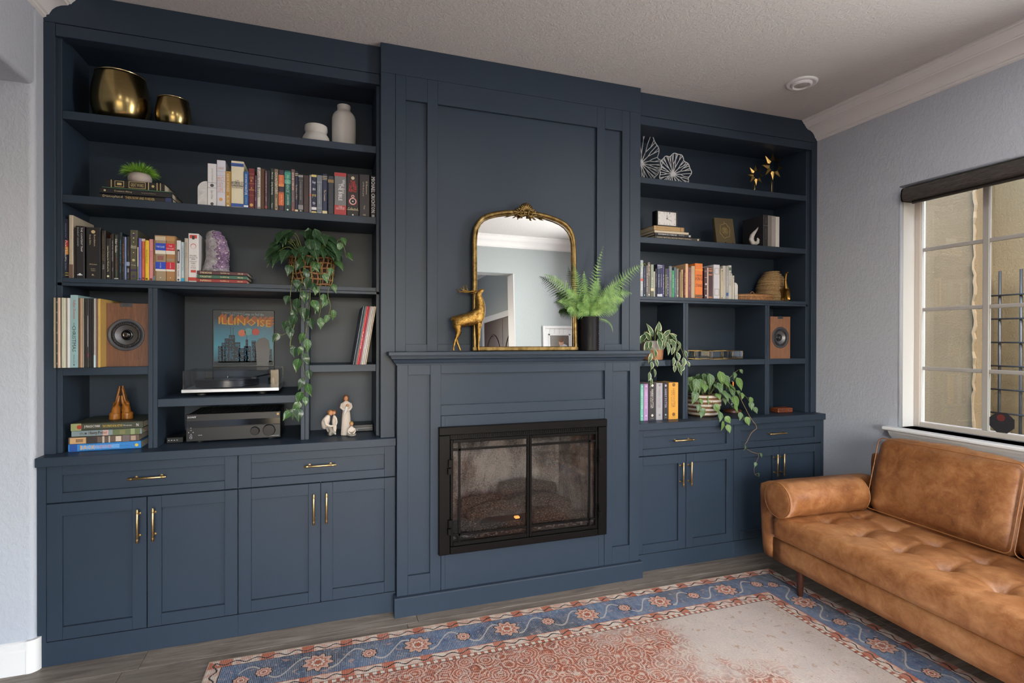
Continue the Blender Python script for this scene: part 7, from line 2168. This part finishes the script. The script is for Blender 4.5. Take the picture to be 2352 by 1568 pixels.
    def guard(centre):
        off = g.math('SUBTRACT', g.math('SUBTRACT', d, centre), g.math('MULTIPLY', wv, .010))
        c = g.mix(g.ramp(g.noise(co, 30, 3, .6), [(.42, (0, 0, 0)), (.58, (1, 1, 1))]), C['cream'], C['pink'])
        c = g.mix(g.math('GREATER_THAN', g.math('SINE', g.math('MULTIPLY', s, 37)), .55), c, C['coral'])
        c = g.mix(g.math('LESS_THAN', g.math('ABSOLUTE', off), .004), c, C['ink'])
        return c
    g1, g2 = guard(.037), guard(.278)
    dots = g.mix(g.math('GREATER_THAN', g.math('SINE', g.math('MULTIPLY', s, 190)), .1), C['cream'], C['red'])
    col = g.mix(g.math('GREATER_THAN', d, .008), hexc('b09a84'), g1)
    col = g.mix(g.math('GREATER_THAN', d, .060), col, C['ink'])
    col = g.mix(g.math('GREATER_THAN', d, .064), col, blue)
    col = g.mix(g.math('GREATER_THAN', d, .250), col, C['red'])
    col = g.mix(g.math('GREATER_THAN', d, .254), col, g2)
    col = g.mix(g.math('GREATER_THAN', d, .303), col, C['ink'])
    col = g.mix(g.math('GREATER_THAN', d, .306), col, dots)
    col = g.mix(g.math('GREATER_THAN', d, .324), col, C['ink'])
    col = g.mix(g.math('GREATER_THAN', d, .328), col, field)
    # --- pale ribbed weft and speckle wear
    rib = g.math('SINE', g.math('MULTIPLY', g.math('ADD', x, g.math('MULTIPLY', fine, .004)), 820))
    f = g.math('MULTIPLY', g.math('GREATER_THAN', rib, .35), g.ramp(g.noise(g.mapping(co, (3, 1, 1)), 9, 4, .7), [(.38, (.08, .08, .08)), (.64, (.62, .62, .62))]))
    col = g.mix(f, col, hexc('c2bab4'))
    g.base(col)
    g.p(Roughness=.95)
    g.b.inputs['Specular IOR Level'].default_value = .15
    g.bump(rib, .25, .002)
    return g.m
rhx, rhy = 1.56, 1.95
rm = MB().box(-rhx, rhx, -rhy, rhy, .0002, .0085, .003)
rug = rm.build('area_rug', rug_mat(rhx, rhy), None)
rug.location = (1.052, 2.678 - rhy, 0)
rug.rotation_euler = (0, 0, R(-.4))
tag(rug, 'faded coral and blue oriental style area rug under the sofa', 'rug')
E2=0
et = MB()
q = random.Random(2)

# ================================================================ tan leather sofa
def leather():
    g = NT('tan_leather')
    co = g.obj()
    big = g.noise(co, 3.2, 5, .65, .4)
    mid = g.noise(co, 16, 6, .7, .6)
    scr = g.noise(g.mapping(co, (1, 1, 2.2), rot=(.4, .2, .7)), 34, 6, .75, 2.2)
    f = g.math('ADD', g.math('MULTIPLY', big, .55), g.math('MULTIPLY', mid, .45))
    c = g.ramp(f, [(.32, hexc('6a4024')), (.46, hexc('946038')), (.58, hexc('b07c50')), (.72, hexc('c89c72'))])
    c = g.mix(g.ramp(scr, [(.60, (0, 0, 0)), (.70, (.55, .55, .55))]), c, hexc('d0a67c'))
    g.base(c)
    g.p(Roughness=g.math('ADD', .30, g.math('MULTIPLY', mid, .22)))
    pore = g.noise(co, 420, 2, .6)
    wr = g.noise(co, 26, 5, .65, .8)
    g.bump(g.math('ADD', g.math('MULTIPLY', pore, .25), g.math('MULTIPLY', wr, .8)), .22, .006)
    return g.m
LEATH = leather()
SL = 1.95
sofa = thing('leather_sofa', 'tan leather tufted sofa below the window', 'sofa', (2.478, 2.585, 0), (0, 0, R(-3.4)))
def rrect(x0, x1, z0, z1, r, n=5):
    pts = []
    for cx, cz, a0 in ((x1 - r, z1 - r, 0), (x0 + r, z1 - r, PI / 2), (x0 + r, z0 + r, PI), (x1 - r, z0 + r, 1.5 * PI)):
        pts += [(cx + r * math.cos(a0 + PI / 2 * i / n), cz + r * math.sin(a0 + PI / 2 * i / n)) for i in range(n + 1)]
    return pts
def softbox(x0, x1, y0, y1, z0, z1, r, shear=0.0, puff=0.0, nx=10, ny=10, nz=6, wr=0.0, seed=0, tufts=None):
    """rounded, slightly puffed upholstered block"""
    mb = MB()
    c = Vector(((x0 + x1) / 2, (y0 + y1) / 2, (z0 + z1) / 2)); h = Vector(((x1 - x0) / 2, (y1 - y0) / 2, (z1 - z0) / 2))
    def mp(p):
        # p in [-1,1]^3 on the cube surface -> rounded box
        q_ = Vector((p.x * h.x, p.y * h.y, p.z * h.z))
        inner = Vector((max(-h.x + r, min(h.x - r, q_.x)), max(-h.y + r, min(h.y - r, q_.y)), max(-h.z + r, min(h.z - r, q_.z))))
        dlt = q_ - inner
        n_ = dlt.normalized() if dlt.length > 1e-9 else Vector((0, 0, 0))
        o = inner + n_ * min(dlt.length, r) if dlt.length > r else q_
        if puff:
            fx, fy, fz = (1 - p.x ** 2), (1 - p.y ** 2), (1 - p.z ** 2)
            o += Vector((p.x * fy * fz, p.y * fx * fz, p.z * fx * fy)) * puff
        o = c + o
        if wr:
            o += n_ * wr * mnoise.noise(o * 9 + Vector((seed, 0, 0))) + Vector((0, 0, wr * .5 * mnoise.noise(o * 14 + Vector((0, seed, 0)))))
        if tufts: o = tufts(o, p)
        o.y += shear * (o.z - z0)
        return tuple(o)
    def face(fn, a, b):
        mb.grid(lambda u, v: mp(fn(u * 2 - 1, v * 2 - 1)), a, b)
    face(lambda u, v: Vector((u, v, 1)), nx, ny); face(lambda u, v: Vector((u, -v, -1)), nx, ny)
    face(lambda u, v: Vector((1, u, v)), ny, nz); face(lambda u, v: Vector((-1, -u, v)), ny, nz)
    face(lambda u, v: Vector((-u, 1, v)), nx, nz); face(lambda u, v: Vector((u, -1, v)), nx, nz)
    return mb
def weld(o):
    bm = bmesh.new(); bm.from_mesh(o.data)
    bmesh.ops.remove_doubles(bm, verts=bm.verts, dist=.0004)
    bmesh.ops.recalc_face_normals(bm, faces=bm.faces)
    bm.to_mesh(o.data); bm.free()
    o.data.polygons.foreach_set('use_smooth', [True] * len(o.data.polygons))
    return o
SD = .825
weld(softbox(.004, SD, -SL + .09, -.09, .152, .287, .012, 0, 0, 6, 20, 3).build('base_rail', LEATH, sofa, True, True))
for far in (1, 0):
    if far:
        a = softbox(0, SD, -.112, -.004, .150, .585, .030, .075, .004, 14, 4, 8, .002, 2)
    else:
        a = softbox(0, SD, -SL + .004, -SL + .112, .150, .585, .030, -.075, .004, 14, 4, 8, .002, 5)
    o = weld(a.build('arm', LEATH, sofa, True, True))
weld(softbox(SD - .11, SD, -SL + .10, -.10, .287, .745, .03, 0, .004, 4, 24, 8, .002, 3).build('back_frame', LEATH, sofa, True, True))
# one long tufted seat cushion
TX = (.19, .415)
TY = [-.292 - .2165 * k for k in range(7)]
def tuft(o, p):
    if p.z < .2: return o
    dep = 0.0
    for tx in TX:
        for ty in TY:
            ddx, ddy = o.x - tx, o.y - ty
            r2 = ddx * ddx + ddy * ddy
            dep += .034 * math.exp(-r2 / .0016) + .012 * math.exp(-r2 / .010)
            # creases running across from each button
            dep += .016 * math.exp(-(ddy / .010) ** 2) * math.exp(-(abs(ddx) / .085) ** 2)
            dep += .013 * math.exp(-(ddx / .010) ** 2) * math.exp(-(abs(ddy) / .085) ** 2)
    w = max(0, min(1, (p.z - .2) / .8))
    o = o.copy(); o.z += .016 * (1 - p.x ** 2) - dep * w
    o.z += .0045 * mnoise.noise(Vector((o.x * 14, o.y * 9, 3)))
    return o
seat = weld(softbox(-.026, .66, -SL + .118, -.118, .289, .428, .036, 0, .006, 56, 150, 8, .0015, 7, tuft).build('seat_cushion', LEATH, sofa, True, True))
PIP = mat('leather_piping', 'a06c40', .4)
for z, x in ((.318, -.0262), (.398, -.0255)):
    MB().tube([(x, -.125 - (SL - .25) * k / 24, z + .0015 * math.sin(k * 1.7)) for k in range(25)], .0016, 5).build('seam_welt', PIP, seat, True, True)
for tx in TX:
    for ty in TY:
        MB().sphere((tx, ty, .401), .009, 10, 6, 1, 1, .45).build('button', LEATH, seat, True, True)
# back cushions
for k in range(2):
    yc0 = -.232 - .748 * k
    def bw(o, p):
        o = o.copy()
        # pucker along the welt
        e = max(abs(p.y), abs(p.z))
        o.x += .006 * mnoise.noise(Vector((o.y * 11, o.z * 11, k * 5))) * e
        if abs(p.z) > .8: o.z += .007 * mnoise.noise(Vector((o.y * 16, k * 3, 1)))
        return o
    cu = softbox(-.085, .085, -.742, 0, 0, .430, .055, 0, .030, 8, 34, 22, .003, 11 + k, bw)
    o = weld(cu.build('back_cushion', LEATH, sofa, True, True))
    o.location = (.615, yc0, .432)
    o.rotation_euler = (0, R(14), 0)
    lo = [(-.074, -.742 * s + (0.010 if s < .5 else -.010), .0) for s in (0, 1)]
    w_ = MB()
    rim_ = rrect(-.738, -.004, .006, .424, .03, 5)
    w_.tube([(-.082, p[0], p[1]) for p in rim_], .0030, 6, closed=True)
    w_.build('piping', PIP, o, True, True)
# bolster pillows
def bolster(yc, label_):
    mb = MB()
    prof = [(.0005, 0), (.060, 0), (.090, .0005), (.0965, .004), (.0995, .02)]
    n = 14
    for k in range(n + 1):
        prof.append((.0995 + .0022 * math.sin(k * 2.3), .02 + .53 * k / n))
    prof += [(.0965, .566), (.09, .5695), (.06, .57), (.0005, .57)]
    seg = 44
    vs, fs = [], []
    for i, (r, t) in enumerate(prof):
        for k in range(seg):
            a = 2 * PI * k / seg
            rr = r
            if .02 <= t <= .55:
                rr = r + .0028 * mnoise.noise(Vector((t * 16, math.cos(a) * 3, math.sin(a) * 3)))
            vs.append((t - .038, yc + rr * math.cos(a), .5265 + rr * math.sin(a)))
    fs = [(i * seg + k, i * seg + (k + 1) % seg, (i + 1) * seg + (k + 1) % seg, (i + 1) * seg + k) for i in range(len(prof) - 1) for k in range(seg)]
    mb.add(vs, fs)
    o = mb.build('bolster', LEATH, sofa, True, True)
    for t in (.005, .565):
        MB().tube([(t - .038, yc + .0985 * math.cos(a), .5265 + .0985 * math.sin(a)) for a in [2 * PI * k / 40 for k in range(40)]], .0032, 6, closed=True).build('piping', PIP, o, True, True)
bolster(-.176, 0)
bolster(-SL + .176, 0)
DWL = wood('dark_leg_wood', '2a1610', '4a2a1e', (6, 6, 1), .35)
for lx in (.045, SD - .06):
    for ly in (-.262, -SL + .262):
        MB().lathe([(.0145, .0088 if lx < .1 else 0), (.0155, .0108 if lx < .1 else .002), (.0235, .152)], 20, lx, ly, 0).build('leg', DWL, sofa, 'auto', True)

# ================================================================ ceiling spotlight (eyeball), unlit
rl = struct(thing('ceiling_light', 'white recessed eyeball ceiling light near the corner', 'ceiling light', (2.725, 2.528, ZC)))
rl['kind'] = 'object'
del rl['kind']
MB().lathe([(.060, -.002), (.066, -.010), (.080, -.010), (.088, -.006), (.089, 0)], 40, cap=False).build('trim_ring', TRIMW, rl, True, True)
MB().lathe([(.061, -.003), (.058, -.016), (.050, -.022), (.047, -.021), (.043, -.012), (.001, -.010)], 40, cap=False).build('eyeball', TRIMW, rl, True, True)
o = MB().lathe([(.043, -.0135), (.030, -.017), (.001, -.018)], 32, cap=False).build('lens', mat('frosted_lens', 'b8b6b4', .2), rl, True, True)

# ================================================================ picture on the rear wall (seen in the mirror)
pf = thing('framed_photo', 'white plank framed photograph of two people, reflected in the mirror', 'picture', (2.96, YR, 1.3))
px0, px1, pz0, pz1 = 2.83, 3.31, 1.22, 1.86
f_ = MB()
f_.box(px0, px0 + .035, YR + .003, YR + .03, pz0, pz1, .003).box(px1 - .035, px1, YR + .003, YR + .03, pz0, pz1, .003).box(px0 + .035, px1 - .035, YR + .003, YR + .03, pz0, pz0 + .035, .003).box(px0 + .035, px1 - .035, YR + .003, YR + .03, pz1 - .035, pz1, .003)
f_.build('frame', TRIMW, pf)
for k in range(6):
    a = px0 + .035 + k * (px1 - px0 - .07) / 6
    bx('mat_plank', TRIMW, pf, a + .001, a + (px1 - px0 - .07) / 6 - .001, YR + .003, YR + .016, pz0 + .035, pz1 - .035, .001)
f2 = MB()
qx0, qx1, qz0, qz1 = 2.91, 3.23, 1.32, 1.755
f2.box(qx0, qx0 + .022, YR + .016, YR + .024, qz0, qz1, .002).box(qx1 - .022, qx1, YR + .016, YR + .024, qz0, qz1, .002).box(qx0, qx1, YR + .016, YR + .024, qz0, qz0 + .022, .002).box(qx0, qx1, YR + .016, YR + .024, qz1 - .022, qz1, .002)
f2.build('inner_frame', TRIMW, pf)
bx('photo', mat('photo_ground', '5c544c', .4, 0, None, .3), pf, qx0 + .02, qx1 - .02, YR + .0155, YR + .018, qz0 + .02, qz1 - .02, 0)
def ell(nm, cx, cz, rx, rz, col, dy):
    MB().add([(cx + rx * math.cos(2 * PI * k / 20), YR + .0183 + dy, cz + rz * math.sin(2 * PI * k / 20)) for k in range(20)], [tuple(range(20))]).build(nm, mat('photo_' + col, col, .45), pf)
ell('shirt', 3.13, 1.52, .085, .10, 'c4cbd6', 0); ell('shirt', 3.04, 1.40, .07, .09, 'b08a78', .0003)
ell('face', 3.095, 1.64, .036, .046, 'c89a80', .0006); ell('hair', 3.095, 1.672, .040, .030, '6a4a34', .0008)
ell('face', 3.035, 1.52, .034, .042, 'cfa58c', .0010); ell('hair', 3.035, 1.552, .038, .024, '8a5a3c', .0012)

# ================================================================ trough added outside the window, its teal standing in for a reflection
pt = thing('added_planter', 'added trough coloured teal like a reflection, with green grasses outside the window', 'planter', (4.25, 2.15, .1))
bx('trough', mat('teal_reflection', '5f8f92', .2), pt, 4.08, 4.40, 1.55, 2.42, .1, .70, .02)
q = random.Random(6)
gl = MB()
for k in range(420):
    c = Vector((q.uniform(4.12, 4.36), q.uniform(1.6, 2.30), .70))
    d = Vector((q.uniform(-.7, .7), q.uniform(-.7, .7), 1)).normalized()
    L = q.uniform(.10, .17); sd = d.cross(Vector((q.uniform(-1, 1), q.uniform(-1, 1), .2))).normalized() * .006
    gl.add([c - sd * .5, c + sd * .5, c + d * L * .55 + sd, c + d * L * .55 - sd, c + d * L + Vector((0, 0, -.02))], [(0, 1, 2, 3), (3, 2, 4)])
o = gl.build('grass_leaves', gm.m, pt); o['kind'] = 'stuff'
